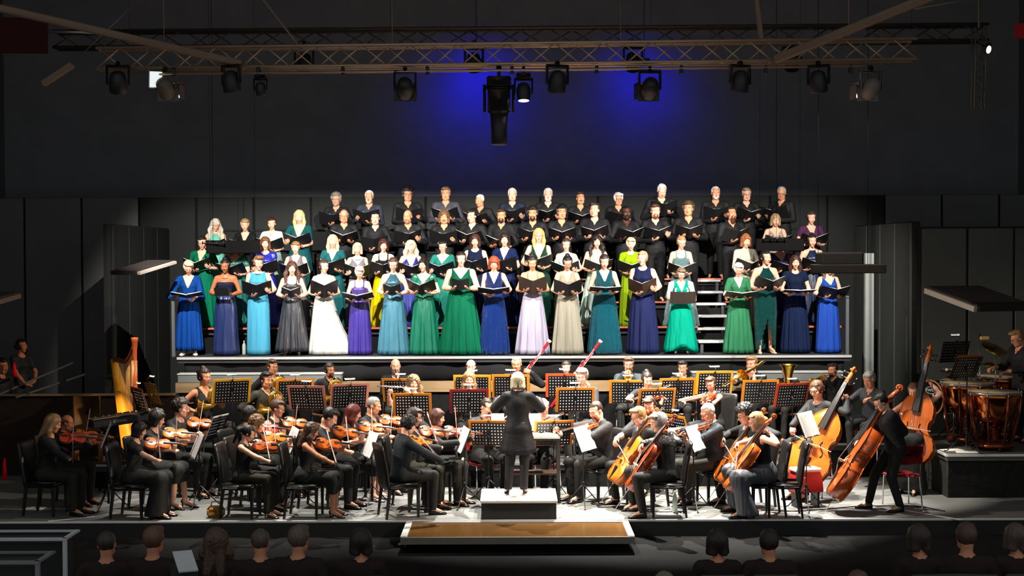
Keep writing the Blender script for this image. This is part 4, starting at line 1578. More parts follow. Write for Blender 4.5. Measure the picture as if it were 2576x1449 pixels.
def slab(name, label, a, b, th, dep, m1, m2, side):
    """raked parapet with a pale capping"""
    a, b = np.array(a), np.array(b)
    R_ = frame(b - a, (0, 0, 1))
    Ln = np.linalg.norm(b - a)
    o = empty(name, mtx(R_, a))
    tag(o, label, 'parapet')
    ob('cap', G().box((Ln / 2, 0, 0), (Ln, .12, th), bev=.005), m1, o, smooth=False)
    ob('body', G().box((Ln / 2, side * dep / 2, th * .2), (Ln, dep, th * 1.3)), m2, o, smooth=False)
CAPM = mat(0xA59A90, .7, 0, 'wall')
BROWN = mat(0x241a17, .85, 0, 'wood')
slab('parapet', 'pale-edged raked parapet at the left wall beside the blue-caped singer', at(345, 688, 3.6), at(437, 660, 4.6), .05, .5, CAPM, BROWN, 1)
slab('parapet', 'pale-edged raked parapet at the right wall above the drums', at(2458, 778, 3.0), at(2332, 731, 4.3), .09, 1.0, CAPM, BROWN, -1)
slab('parapet', 'dim raked parapet at the far left edge above the standing helper', at(-30, 766, 3.6), at(46, 744, 4.3), .08, .9, mat(0x5a4a42, .8), BROWN, 1)
# sloping hand rails of the left wing stairs
for k, (q0, q1) in enumerate((((-20, 1000), (182, 913)), ((40, 1000), (212, 942)))):
    a, b = at(q0[0], q0[1], 3.2), at(q1[0], q1[1], 4.8)
    o = ob('stair_rail', G().tube([a, b], .018, 8), mat(0x4b4744, .6), None)
    tag(o, 'long sloping dark hand rail on the left wing, %s' % ('upper one' if k == 0 else 'lower one'), 'railing')
# brown low wall on the left behind the harp
a, b = at(-420, 985, 4.05), at(440, 985, 4.05)
o = empty('low_wall', loc=((a[0] + b[0]) / 2, 4.05, 0))
tag(o, 'low brown partition with pale top edge behind the harp', 'partition')
w = b[0] - a[0]
ob('board', G().box((0, .03, .66), (w, .05, 1.32)), mat(0x2a1e17, .8, 0, 'wood', .2), o, smooth=False)
ob('top_edge', G().box((0, .0, 1.33), (w, .12, .03)), mat(0x8a6f52, .6, 0, 'wood'), o, smooth=False)
# ---- hanging panels and microphone bars in front of the choir
for (c, wpx, hpx, ang, lab) in (((586, 621), 132, 33, .30, 'black rectangular panel hanging before singers on the left'), ((1962, 616), 120, 32, 0.0, 'black rectangular panel hanging before singers on the right')):
    Y = 5.55
    p = at(c[0], c[1], Y)
    k = F / (Y - CAM[1])
    o = empty('hanging_monitor', mtx(rotz(ang), p))
    tag(o, lab, 'banner')
    ob('panel', G().box((0, 0, 0), (wpx / k, .10, hpx / k), bev=.012), mat(0x0a0908, .8, 0, 'plain', .1), o, smooth=False)
    for sg in (-1, 1):
        ob('cable', G().tube([(sg * wpx / k * .42, 0, hpx / k / 2), (sg * wpx / k * .42, 0, 6.4)], .0022, 4), CABLE, o)
for px, py, lab in ((536, 612, 'microphone bar hanging on a cable before the mint halter singer'), (1953, 598, 'microphone bar hanging on a cable before the pale-dressed singer')):
    p = at(px, py, 5.35)
    o = empty('hanging_microphone', loc=p)
    tag(o, lab, 'microphone')
    ob('bar', G().tube([(-.2, 0, 0), (.2, 0, 0)], .009, 8), BLACK, o)
    ob('cable', G().tube([(0, 0, 0), (0, 0, 6.4)], .004, 5), CABLE, o)
    for x in np.linspace(-.18, .18, 4):
        ob('capsule', G().lathe([(.008, -.02), (.011, .0), (.011, .03), (.006, .04)], 8), BLACK, o, loc=(x, 0, .0))

# ---- trusses and roof
def truss(name, label, a, b, hh, dd, r, m, nb):
    a, b = np.array(a, float), np.array(b, float)
    R_ = frame(b - a, (0, 0, 1))
    Ln = np.linalg.norm(b - a)
    o = empty(name, mtx(R_, a))
    tag(o, label, 'truss')
    cm = G().tube([(0, 0, 0), (Ln, 0, 0)], r, 8).mesh('chord')
    for y in (-dd / 2, dd / 2):
        for z in (0, hh):
            ob('chord', cm, m, o, loc=(0, y, z))
    st = Ln / nb
    d1 = G().tube([(0, 0, 0), (st, 0, hh)], r * .45, 6).mesh('brace')
    d2 = G().tube([(0, 0, hh), (st, 0, 0)], r * .45, 6).mesh('brace')
    v = G().tube([(0, -dd / 2, 0), (0, dd / 2, 0)], r * .45, 6).mesh('brace')
    for k in range(nb):
        ob('brace', d1 if k % 2 == 0 else d2, m, o, loc=(k * st, -dd / 2, 0))
        ob('brace', d2 if k % 2 == 0 else d1, m, o, loc=(k * st, dd / 2, 0))
        if k % 2 == 0:
            ob('crossbar', v, m, o, loc=(k * st, 0, hh))
            ob('crossbar', v, m, o, loc=(k * st, 0, 0))
    if abs(R_[2, 0]) < .5:
        for t in (.08, .36, .64, .92):
            ob('hanger', G().tube([(Ln * t, 0, hh), (Ln * t, 0, 10.15 - a[2])], .004, 6), m, o)
    else:
        ob('hanger', G().tube([(Ln, 0, hh / 2), (Ln + 10.15 - b[2], 0, hh / 2)], .02, 6), m, o)
    return o
truss('lighting_truss', 'long aluminium lighting truss spanning above the orchestra', at(250, 176, TRUSS_Y), at(2300, 152, TRUSS_Y), .29, .29, .025, WARM_ALU, 34)
truss('lighting_truss', 'dim higher truss behind the main lighting truss', at(140, 122, 4.2), at(2480, 104, 4.2), .26, .3, .025, mat(0x4a3f38, .5, .5), 36)
o = empty('light_pipe', loc=at(1288, 166, TRUSS_Y - .2))
tag(o, 'thin lamp pipe clamped below the front edge of the main truss', 'pipe')
ob('pipe', G().tube([(-5.0, 0, -.10), (5.0, 0, -.02)], .018, 8), WARM_ALU, o)
for k in range(9):
    ob('clamp', G().box((-4.8 + 1.2 * k, .02, -.06), (.05, .07, .12), bev=.01), BLK_MET, o, smooth=False)
# right hand truss tower
truss('truss_tower', 'vertical truss tower at the right edge of the stage roof', at(2474, 275, 1.6), at(2476, 70, 1.6), .15, .15, .014, mat(0x5e5a50, .5, .5), 8)
def beam(name, label, p, q, w, h, m, cat='beam'):
    p, q = np.array(p), np.array(q)
    R_ = frame(q - p, (0, 0, 1))
    Ln = np.linalg.norm(q - p)
    o = ob(name, G().box((Ln / 2, 0, 0), (Ln, w, h), bev=min(w, h) * .15), m, None, mtx(R_, p), smooth=False)
    tag(o, label, cat)
    return o
WB = mat(0x75604d, .7, 0, 'wood')
beam('roof_beam', 'long brown roof beam sloping down to the truss on the left', at(-40, 12, -.4), at(606, 160, 1.0), .1, .10, WB)
beam('roof_beam', 'long brown roof beam sloping down to the truss on the right', at(2345, -10, -.2), at(1950, 150, 1.0), .1, .12, WB)
beam('roof_strut', 'short upright brown strut meeting the truss on the right', at(1902, -10, 1.3), at(1916, 106, 1.3), .07, .07, WB)
beam('roof_strut', 'thin slanting brown strut meeting the truss on the left', at(655, -10, 1.3), at(757, 122, 1.3), .03, .03, WB)
beam('roof_strut', 'stubby pale wooden strut at the upper left', at(182, 163, 1.4), at(108, 212, 1.5), .09, .09, mat(0x8a7560, .7, 0, 'wood'))
o = ob('cable', G().tube([at(358, -10, 1.4), at(182, 160, 1.4)], .008, 6), mat(0x6f6f6f, .4, .6)); tag(o, 'taut steel cable running down to the stubby wooden strut', 'cable')
o = ob('cable', G().tube([at(2300, 22, 1.4), at(2470, -6, 1.4)], .012, 6), mat(0x77736c, .4, .5)); tag(o, 'taut steel cable at the upper right corner', 'cable')
o = ob('pipe', G().tube([at(118, 80, 1.6), at(262, 82, 1.6)], .022, 8), mat(0xa0a0a4, .3, .8)); tag(o, 'short shiny pipe beside the red panel', 'pipe')
beam('red_banner', 'dark red cloth panel in the upper left corner', at(-80, 88, 1.6), at(120, 90, 1.6), .05, .52, mat(0x3c0f0c, .8, 0, 'cloth'), 'banner')
o = ob('red_pennant', G().rings([[p_, p_ + np.array([0, .02, 0])] for p_ in (at(2552, 95, 1.6), at(2600, 95, 1.6))] , 0, False), mat(0x9c1c18, .8, 0, 'cloth')) if False else beam('red_banner', 'small red cloth panel in the upper right corner', at(2553, 78, 1.6), at(2640, 78, 1.6), .05, .22, mat(0xa01c18, .8, 0, 'cloth'), 'banner')

# ---- stage lamps
_LM = {}
def lamp(kind, p, yaw, pitch, label, sc=1.0, lens=None, body=None):
    """p: clamp point; the head hangs below and points along -z rotated by pitch/yaw"""
    if not _LM:
        g = G(); g.box((0, 0, -.05), (.28, .22, .11), bev=.02); _LM['base'] = g.mesh('base')
        g = G()
        for sx in (-1, 1): g.box((sx * .165, 0, -.24), (.035, .09, .32), bev=.015)
        g.box((0, 0, -.115), (.36, .1, .04), bev=.015); _LM['yoke'] = g.mesh('yoke')
        g = G(); g.lathe([(.06, .14), (.105, .11), (.135, .02), (.135, -.10), (.12, -.16), (.12, -.20)], 18); _LM['head'] = g.mesh('head')
        g = G(); g.lathe([(.10, -.198), (.10, -.204), (.0001, -.209)], 18); _LM['lens'] = g.mesh('lens')
        g = G(); g.box((0, 0, .05), (.26, .22, .30), bev=.03); g.lathe([(.10, -.1), (.09, -.3), (.095, -.44), (.08, -.45)], 16); _LM['pro'] = g.mesh('head')
        g = G(); g.tube([(0, 0, 0), (0, 0, -.14)], .02, 8); g.box((0, 0, .0), (.06, .08, .07), bev=.015); _LM['hook'] = g.mesh('clamp')
        g = G(); g.box((0, 0, 0), (.26, .20, .012)); g.box((0, .11, -.06), (.26, .012, .13)); _LM['flap'] = g.mesh('flap')
    o = empty('stage_lamp', mtx(rotz(yaw), p, sc))
    tag(o, label, 'lamp', 'lamps on the lighting truss')
    bm = body or mat(0x1a1a1b, .5)
    ob('clamp', _LM['hook'], BLK_MET, o)
    ob('base', _LM['base'], bm, o, loc=(0, 0, -.10))
    ob('yoke', _LM['yoke'], bm, o, loc=(0, 0, -.10))
    H = mtx(rotx(pitch), (0, 0, -.42))
    h = ob('head', _LM['pro' if kind == 'profile' else 'head'], bm, o, H)
    if kind == 'flap':
        ob('flap', _LM['flap'], mat(0x8c8378, .5), o, H @ mtx(rotx(.0), (0, -.0, -.23)))
    if kind != 'profile':
        ob('lens', _LM['lens'], lens or mat(0x3c3a36, .1), h)
    return o
TZ = lambda px: at(px, 172 - (px - 1288) * .012, TRUSS_Y - .05)
HEADM = G().lathe([(.05, .30), (.10, .27), (.125, .15), (.125, .02), (.115, .0)], 18, cap=False).ball((0, 0, .27), (.09, .09, .04), 12, 6).mesh('head')
for p, tg, lab, door, clamp, tone_ in LAMPS:
    dr = nrm(tg - p)
    yaw = math.atan2(-dr[0], dr[1]) if abs(dr[1]) > .05 or abs(dr[0]) > .05 else 0.0
    o = empty('stage_lamp', mtx(rotz(yaw), p))
    tag(o, lab, 'lamp', 'lamps on the trusses')
    bm = mat(tone_, .5)
    pitch = math.atan2(-dr[2], math.hypot(dr[0], dr[1]))
    fl = dr[1] < 0 and abs(yaw) > 1.6
    Hd = mtx(rotx(-pitch) @ rotx(math.pi / 2), (0, 0, 0))
    ob('head', HEADM, bm, o, Hd)
    back = np.array([0, -math.cos(pitch), math.sin(pitch)]) * .14
    zc = (TRUSS_Z + .02 if p[1] < 3 else 7.1) - p[2]
    ob('yoke', G().box((-.15, back[1], back[2] + .10), (.03, .07, .26), bev=.01).box((.15, back[1], back[2] + .10), (.03, .07, .26), bev=.01).box((0, back[1], back[2] + .23), (.33, .08, .04), bev=.012), bm, o)
    ob('clamp', G().tube([(0, back[1], back[2] + .22), (0, back[1], max(back[2] + .26, zc))], .02, 8).box((0, back[1], max(back[2] + .28, zc) - .02), (.06, .09, .08), bev=.015), BLK_MET, o)
    if door:
        ob('barn_door', G().box((0, .22, .0625), (.32, .005, .185)).box((-.155, .11, .03), (.005, .22, .2)).box((.155, .11, .03), (.005, .22, .2)).box((0, .1, .155), (.32, .25, .005)).box((0, -.03, -.01), (.32, .005, .2)), bm, o, smooth=False)
for x in (-.72, 2.75):
    o = empty('wash_lamp', loc=(x, 10.42, 7.5)); tag(o, 'small dark wash lamp close to the backdrop, %s one' % ('left' if x < 0 else 'right'), 'lamp')
    ob('housing', G().box((0, -.06, .06), (.24, .10, .16), bev=.015), mat(0x141414, .6), o, smooth=False)
    ob('hanger', G().tube([(0, -.06, .13), (0, -.06, 2.6)], .008, 6), BLK_MET, o)
lamp('profile', TZ(1255), 0, 0, 'largest black profile lamp pointing straight down at the middle of the truss', 1.25)
lamp('head', TZ(1317), 0, -.15, 'lamp with a glowing lens beside the big central lamp', .75, emit(0xffffff, 6))
lamp('head', TZ(655), 0, .2, 'smallest black lamp beside the left beam foot', .55)
o = empty('lit_casing', mtx(rotz(.35), at(392, 200, TRUSS_Y - .2)))
tag(o, 'small white lamp casing with added glow under the left end of the truss', 'lamp')
ob('housing', G().box((0, .03, 0), (.19, .05, .24), bev=.01, R=rotx(.2)), mat(0xd8dcdc, .5), o, smooth=False)
ob('glow_face', G().box((0, -.005, 0), (.17, .02, .22), R=rotx(.2)), emit(0xe8f0f0, .9), o, smooth=False)  # casing is no lamp; the beam falling on it is set as glow
ob('bracket', G().box((.03, .05, .15), (.03, .03, .1)), BLK_MET, o, smooth=False)
o = empty('tower_lamp', mtx(rotx(.5), at(2485, 122, 1.4)))
tag(o, 'small bright lamp fixed to the right truss tower', 'lamp')
ob('housing', G().lathe([(.03, -.08), (.045, -.06), (.045, .06), (.03, .08)], 12), BLK_MET, o)
ob('bracket', G().tube([(0, .02, 0), (-.06, .2, 0)], .012, 6), BLK_MET, o)
ob('lens', G().ball((0, -.045, 0), (.035, .02, .06), 10, 6), emit(0xffffff, 3), o)

# ---- the dark hall in front: low white-edged boxes
def frame_box(label, p0, p1, Y, top, m):
    a, b = at(p0[0], p0[1], Y), at(p1[0], p1[1], Y)
    o = empty('desk_box', loc=(a[0], Y, 0))
    tag(o, label, 'desk')
    w = b[0] - a[0]
    ob('top_edge', G().box((w / 2, .0, a[2]), (w, .04, .02)), m, o, smooth=False)
    ob('back_edge', G().box((w / 2, .34, a[2]), (w, .03, .015)), m, o, smooth=False)
    ob('side_edge', G().box((w - .02, .17, a[2]), (.03, .36, .02)), m, o, smooth=False)
    ob('corner', G().box((w - .015, 0, a[2] - .32), (.03, .03, .62)), m, o, smooth=False)
    ob('body', G().box((w / 2 - .02, .17, a[2] - .33), (w - .06, .3, .6)), mat(0x191919, .8), o, smooth=False)
PALE = mat(0xb9bcbc, .6)
frame_box('pale-edged mixing desk at the lower left corner', (-60, 1357), (168, 1357), -8.0, 0, PALE)
frame_box('second pale-edged desk cut off at the lower left corner', (-60, 1415), (100, 1415), -9.2, 0, mat(0x6f7272, .6))
p = at(466, 1412, -8.2)
o = empty('lectern', mtx(rotz(.4), p)); tag(o, 'small dark lectern with a pale sheet among the audience', 'lectern')
ob('sheet', G().box((0, 0, 0), (.15, .3, .012), R=rotx(.35)), PALE, o, smooth=False)
ob('body', G().box((0, .05, -.35), (.17, .24, .6)), mat(0x222222, .8), o, smooth=False)
# ------------------------------------------------------------------ choir
def hold(fz=1.10, fy=-.30, off=0.0, mode=0, spread=.13):
    """arm targets for holding an open folder centred at (off, fy-.05, fz)"""
    if mode == 0:      # both hands under the covers
        Lh = dict(w=(off + spread, fy + .09, fz - .045), d=(-.45, -.85, .18), p=(.15, .25, 1), th=-1, curl=(.22, .22, .25, .3), thumb=.1)
        Rh = dict(w=(off - spread, fy + .09, fz - .045), d=(.45, -.85, .18), p=(-.15, .25, 1), th=1, curl=(.22, .22, .25, .3), thumb=.1)
    elif mode == 1:    # left hand under the spine, right hand on the edge
        Lh = dict(w=(off + .07, fy + .08, fz - .07), d=(-.55, -.8, .2), p=(.1, .2, 1), th=-1, curl=(.2, .2, .22, .26), thumb=.1)
        Rh = dict(w=(off - .20, fy + .07, fz - .01), d=(.25, -.85, .35), p=(.6, .2, .75), th=1, curl=(.35, .35, .35, .4), thumb=.2)
    else:              # right hand under the spine
        Rh = dict(w=(off - .07, fy + .08, fz - .07), d=(.55, -.8, .2), p=(-.1, .2, 1), th=1, curl=(.2, .2, .22, .26), thumb=.1)
        Lh = dict(w=(off + .20, fy + .07, fz - .01), d=(-.25, -.85, .35), p=(-.6, .2, .75), th=-1, curl=(.35, .35, .35, .4), thumb=.2)
    return Lh, Rh

def fold_mtx(W, off, fy, fz, alpha, roll=0.0, yaw=0.0):
    e = np.array([0, -math.cos(alpha), math.sin(alpha)])
    n = np.array([0, math.sin(alpha), math.cos(alpha)])
    Rf = np.stack([np.array([-1.0, 0, 0]), e, n], 1)
    R_ = W[:3, :3] / np.linalg.norm(W[:3, 0])
    p = toworld(W, (off, fy - .06, fz + .012))
    return mtx(R_ @ rotz(yaw) @ Rf @ roty(roll), p)

def height(px, py, Y, z, lo=1.5, hi=1.88):
    return min(hi, max(lo, at(px, py, Y)[2] - z))

KIND = {'c': ('gown', .7), 's': ('satin', .34), 'q': ('sequin', .3), 'm': ('cloth', .6)}
def cl(c, k='c'):
    kd, r = KIND[k]
    rgb = [(c >> 16) & 255, (c >> 8) & 255, c & 255]
    sat = (max(rgb) - min(rgb)) / max(1, max(rgb))
    f = 1 - .20 * min(1, sat * 1.6) - (.10 if max(rgb) < 200 else (.06 if sat > .4 else .22))
    c = sum(int(v * f) << sh for v, sh in zip(rgb, (16, 8, 0)))
    return mat(c, r, .15 if k == 'q' else 0, kd, .5)

def singer_f(row, px, py, desc, neck, c1, c2, k, hair, hcol, skin='pale', w=1.0, sleeve=0, glasses=False, yaw=0.0, hd=(0, .22), skirt=None, mode=0, off=0.0, fz=1.10, fcol=0x121214,
             ang=.42, alpha=.55, roll=0.0, topk=None, zv=None, shoes=None, fyaw=0.0, size=(.27, .315), extra=None, fdesc=None, hmul=1.0, arm=None):
    Y, z = ROWY[row] + (rnd.random() - .5) * .10, ROWZ[row]
    H = height(px, py, Y, z)
    s = H / 1.70 / (1.02 if hair in ('bob', 'pixie', 'wavy', 'curlylong') else 1.0)
    X = at(px, py + 120, Y)[0]
    Lh, Rh = hold(fz, -.29, off, mode)
    tp = dict(neck=neck, mat=cl(c1, topk or k), hem=.08, sleeve=sleeve)
    if zv: tp['zv'] = zv
    if arm: tp['arm'] = arm
    if neck == 'wide': tp['nw'] = .1
    if neck == 'boat': tp.update(nw=.105, nd=.05)
    sk = dict(kind='skirt', mat=cl(c2 if c2 is not None else c1, k), same=True)
    sk.update(skirt or {})
    body, W, lm = person('singer in ' + desc, (X, Y, z), yaw, s, 'f', w, skin, head=hd, L=Lh, R=Rh, top=tp, bottom=sk, hair=(hair, hcol), glasses=glasses, shoes=shoes,
                         group='choir', category='person', rise=0.0)
    if extra: extra(body, W, lm)
    if fdesc != 'none':
        folder(fold_mtx(W, off, -.29, fz, alpha, roll, fyaw), fdesc or ('black folder held by the singer in ' + desc), ang, fcol, size)
    return body, W, lm

def cape(colr):
    def f_(body, W, lm):
        for sd, sg in (('L', 1), ('R', -1)):
            S, E, T, A, _ = lm['arms'][sd]
            n = 9
            rg = []
            a = np.linspace(0, 2 * np.pi, 14, endpoint=False)
            for t in np.linspace(0, 1, 8):
                p = S + (E - S) * min(1.35, t * 1.35) + np.array([sg * .015, 0, .01 - .02 * t])
                r1, r2 = .06 + .05 * t, .06 + .07 * t
                rg.append(np.stack([p[0] + r1 * np.cos(a) * .8, p[1] + .02 * t + r2 * np.sin(a), p[2] + .0 * a], 1))
            ob('cape_sleeve', G().rings(rg, 0, True), cl(colr), body)
    return f_

def necklace(colr, r=.0065, drop=.05):
    def f_(body, W, lm):
        tl = lm['tl']
        a = np.linspace(-2.6, 2.6, 22)
        P = [tl(.072 * math.sin(t), .005 - .088 * math.cos(t) * (1 if math.cos(t) > 0 else .6), .50 - drop * (.5 + .5 * math.cos(t)) - .01) for t in a]
        ob('necklace', G().tube(P, r, 6), mat(colr, .3, .3), body)
    return f_

def cardigan(colr):
    def f_(body, W, lm):
        g = G()
        for sd, sg in (('L', 1), ('R', -1)):
            S, E, T, A, _ = lm['arms'][sd]
            g.tube([S + np.array([-sg * .04, 0, .035]), S + np.array([sg * .01, 0, .02]), S + (E - S) * .5, E + (E - S) * .05], [.05, .068, .064, .058], 12)
            g.tube([lm['tl'](sg * .095, -.11, .38), lm['tl'](sg * .115, -.125, .30), lm['tl'](sg * .12, -.115, .2), lm['tl'](sg * .115, -.10, .14)], [.03, .035, .034, .03], 8, 0, True, (1, .45))
        ob('cardigan', g, cl(colr), body)
    return f_

WHT, SNK = mat(0xd8d8d4, .5), mat(0x0c0c0d, .3)
# ---- front row
R1 = [
 (475, 650, 'royal blue V-neck gown with cape sleeves', 'v', 0x124FA6, 0x1552B4, 'c', 'pixie', 0xC9B48C, dict(glasses=True, hd=(.1, .5), skirt=dict(hem=.09, r=.24, n=13), fz=1.05, alpha=.2, ang=.2, extra=cape(0x124FA6), shoes=('flat', WHT), zv=.27, mode=1, sleeve=.25, yaw=.12)),
 (568, 652, 'dark strapless bodice with indigo satin skirt', 'strapless', 0x2A2A40, 0x2C3C78, 's', 'bun', 0x17110F, dict(skin='tan', hd=(.0, .25), skirt=dict(r=.23, n=7, amp=.05), fz=1.12, ang=.0, alpha=.9, size=(.12, .17), extra=necklace(0x6b5426, .005), topk='c', fdesc='small dark tablet held by the singer in indigo satin skirt')),
 (650, 644, 'sky-blue sleeveless column gown', 'boat', 0x58B9DF, None, 'c', 'pomp', 0xA86A3C, dict(hd=(.35, .2), skirt=dict(r=.20, n=5, amp=.03, pow=1.5), yaw=.1, fz=1.09, alpha=.75, mode=2, extra=necklace(0x556070, .007, .02))),
 (735, 654, 'charcoal strap gown with full skirt', 'strap', 0x2A2A2E, 0x2E2F35, 's', 'wavy', 0x5A2E1C, dict(hd=(.1, .12), skirt=dict(r=.30, n=14, hem=.07), fz=1.11, size=(.17, .24), shoes=('flat', SNK), yaw=.1)),
 (815, 653, 'white satin gown with a trailing hem', 'v', 0xE6E4DC, None, 's', 'tied', 0x4A2E22, dict(hd=(.3, .15), skirt=dict(r=.28, n=8, amp=.05, train=(.34, .03)), fz=1.12, alpha=.8, ang=.55, yaw=.15)),
 (905, 665, 'purple strap gown', 'strap', 0x4B3A9A, 0x4A36A6, 's', 'pixie', 0xB7A896, dict(glasses=True, hd=(.1, .4), skirt=dict(r=.23, n=15), fz=1.08, alpha=.3, ang=.25)),
 (990, 648, 'steel-teal halter satin gown', 'halter', 0x2E6377, 0x4C8FA6, 's', 'tied', 0x5A3320, dict(glasses=True, hd=(.05, .3), skirt=dict(r=.27, n=13), fz=1.11, size=(.16, .22), alpha=.8)),
 (1067, 645, 'emerald satin wrap gown', 'wide', 0x0F8362, None, 's', 'bob', 0x241612, dict(hd=(-.25, .1), skirt=dict(r=.28, n=11, amp=.09), fz=1.13, alpha=.6, ang=.5, sleeve=.12, yaw=-.1)),
 (1160, 634, 'forest green wide-neck gown', 'wide', 0x0B6546, 0x0D7450, 'c', 'tied', 0x2A1B15, dict(w=1.28, hd=(.1, .1), skirt=dict(r=.30, n=13), fz=1.14, size=(.16, .22), alpha=.9, arm=.15)),
 (1243, 640, 'royal blue sequin V-neck gown', 'v', 0x123A86, 0x1243A2, 'q', 'bob', 0xD2461A, dict(glasses=True, hd=(.0, .4), skirt=dict(r=.26, n=12), fz=1.08, alpha=.3, ang=.15, mode=2)),
 (1340, 643, 'beige lace bodice with lavender skirt', 'strap', 0xC9A78A, 0xCBC3DA, 'c', 'bun', 0x231816, dict(skin='warm', hd=(-.05, .35), skirt=dict(r=.29, n=9), fz=1.14, alpha=.85, ang=.5, fcol=0x3a2c26)),
 (1427, 643, 'champagne gown with wrapped bodice', 'v', 0xBBA98E, 0xC9C2AA, 'c', 'bun', 0x1C1412, dict(glasses=True, hd=(.1, .4), skirt=dict(r=.27, n=8), fz=1.09, alpha=.75, ang=.5)),
 (1520, 640, 'teal sequin sleeveless gown', 'v', 0x0E6E80, 0x107F94, 'q', 'tied', 0x3A2620, dict(hd=(.05, .3), skirt=dict(r=.27, n=12), fz=1.09, alpha=.25, ang=.08, w=1.08)),
 (1617, 632, 'navy lace-yoke gown', 'round', 0x22264C, 0x262E5C, 'c', 'tied', 0xC49A5E, dict(hd=(-.3, .1), skirt=dict(r=.25, n=14), fz=1.06, alpha=.7, ang=.5, fcol=0x4a3426, w=1.08, mode=2, yaw=-.12)),
 (1713, 674, 'turquoise gown with white cardigan', 'v', 0x06AD8C, 0x07B795, 'c', 'pixie', 0x8A6A4A, dict(glasses=True, hd=(.0, .35), skirt=dict(r=.32, n=7, lift=.16, hem=.03, amp=.04), fz=1.10, alpha=.95, ang=.1, fcol=0x3d332c, size=(.22, .25), extra=cardigan(0xE9E7E2), shoes=('flat', SNK), w=1.12)),
 (1857, 657, 'green short-sleeved V-neck gown', 'v', 0x3C8A5E, 0x3F9465, 'c', 'pixie', 0xD8D4CA, dict(hd=(.0, .35), skirt=dict(r=.28, n=14), fz=1.08, alpha=.3, ang=.15, sleeve=.3, fcol=0x3a352c, glasses=True)),
 (1925, 630, 'teal sequin halter gown slit to the knee', 'halter', 0x0C5A58, 0x0B6660, 'q', 'pony', 0x201614, dict(hd=(.3, .1), skirt=dict(r=.17, n=6, amp=.04, slit=-90, hem=.06, pow=1.5), fz=1.10, alpha=.6, ang=.45, yaw=.1, shoes=('heel', mat(0xE0B394, .4)))),
 (2000, 642, 'navy cap-sleeved gown with lace collar', 'round', 0x1C2746, 0x1E2D55, 'c', 'long', 0x4A2418, dict(hd=(-.05, .2), skirt=dict(r=.26, n=15), fz=1.06, alpha=.15, ang=.06, sleeve=.15)),
 (2083, 657, 'cornflower blue gown at the right end', 'wide', 0x2A57BE, 0x2C5ACB, 'c', 'long', 0x8A6A4A, dict(hd=(.1, .2), skirt=dict(r=.24, n=10, amp=.05), fz=1.08, alpha=.6, ang=.3, yaw=.15)),
]
for px, py, desc, nk, c1, c2, k, hair, hc_, kw in R1:
    singer_f(0, px, py, desc, nk, c1, c2, k, hair, hc_, **kw)
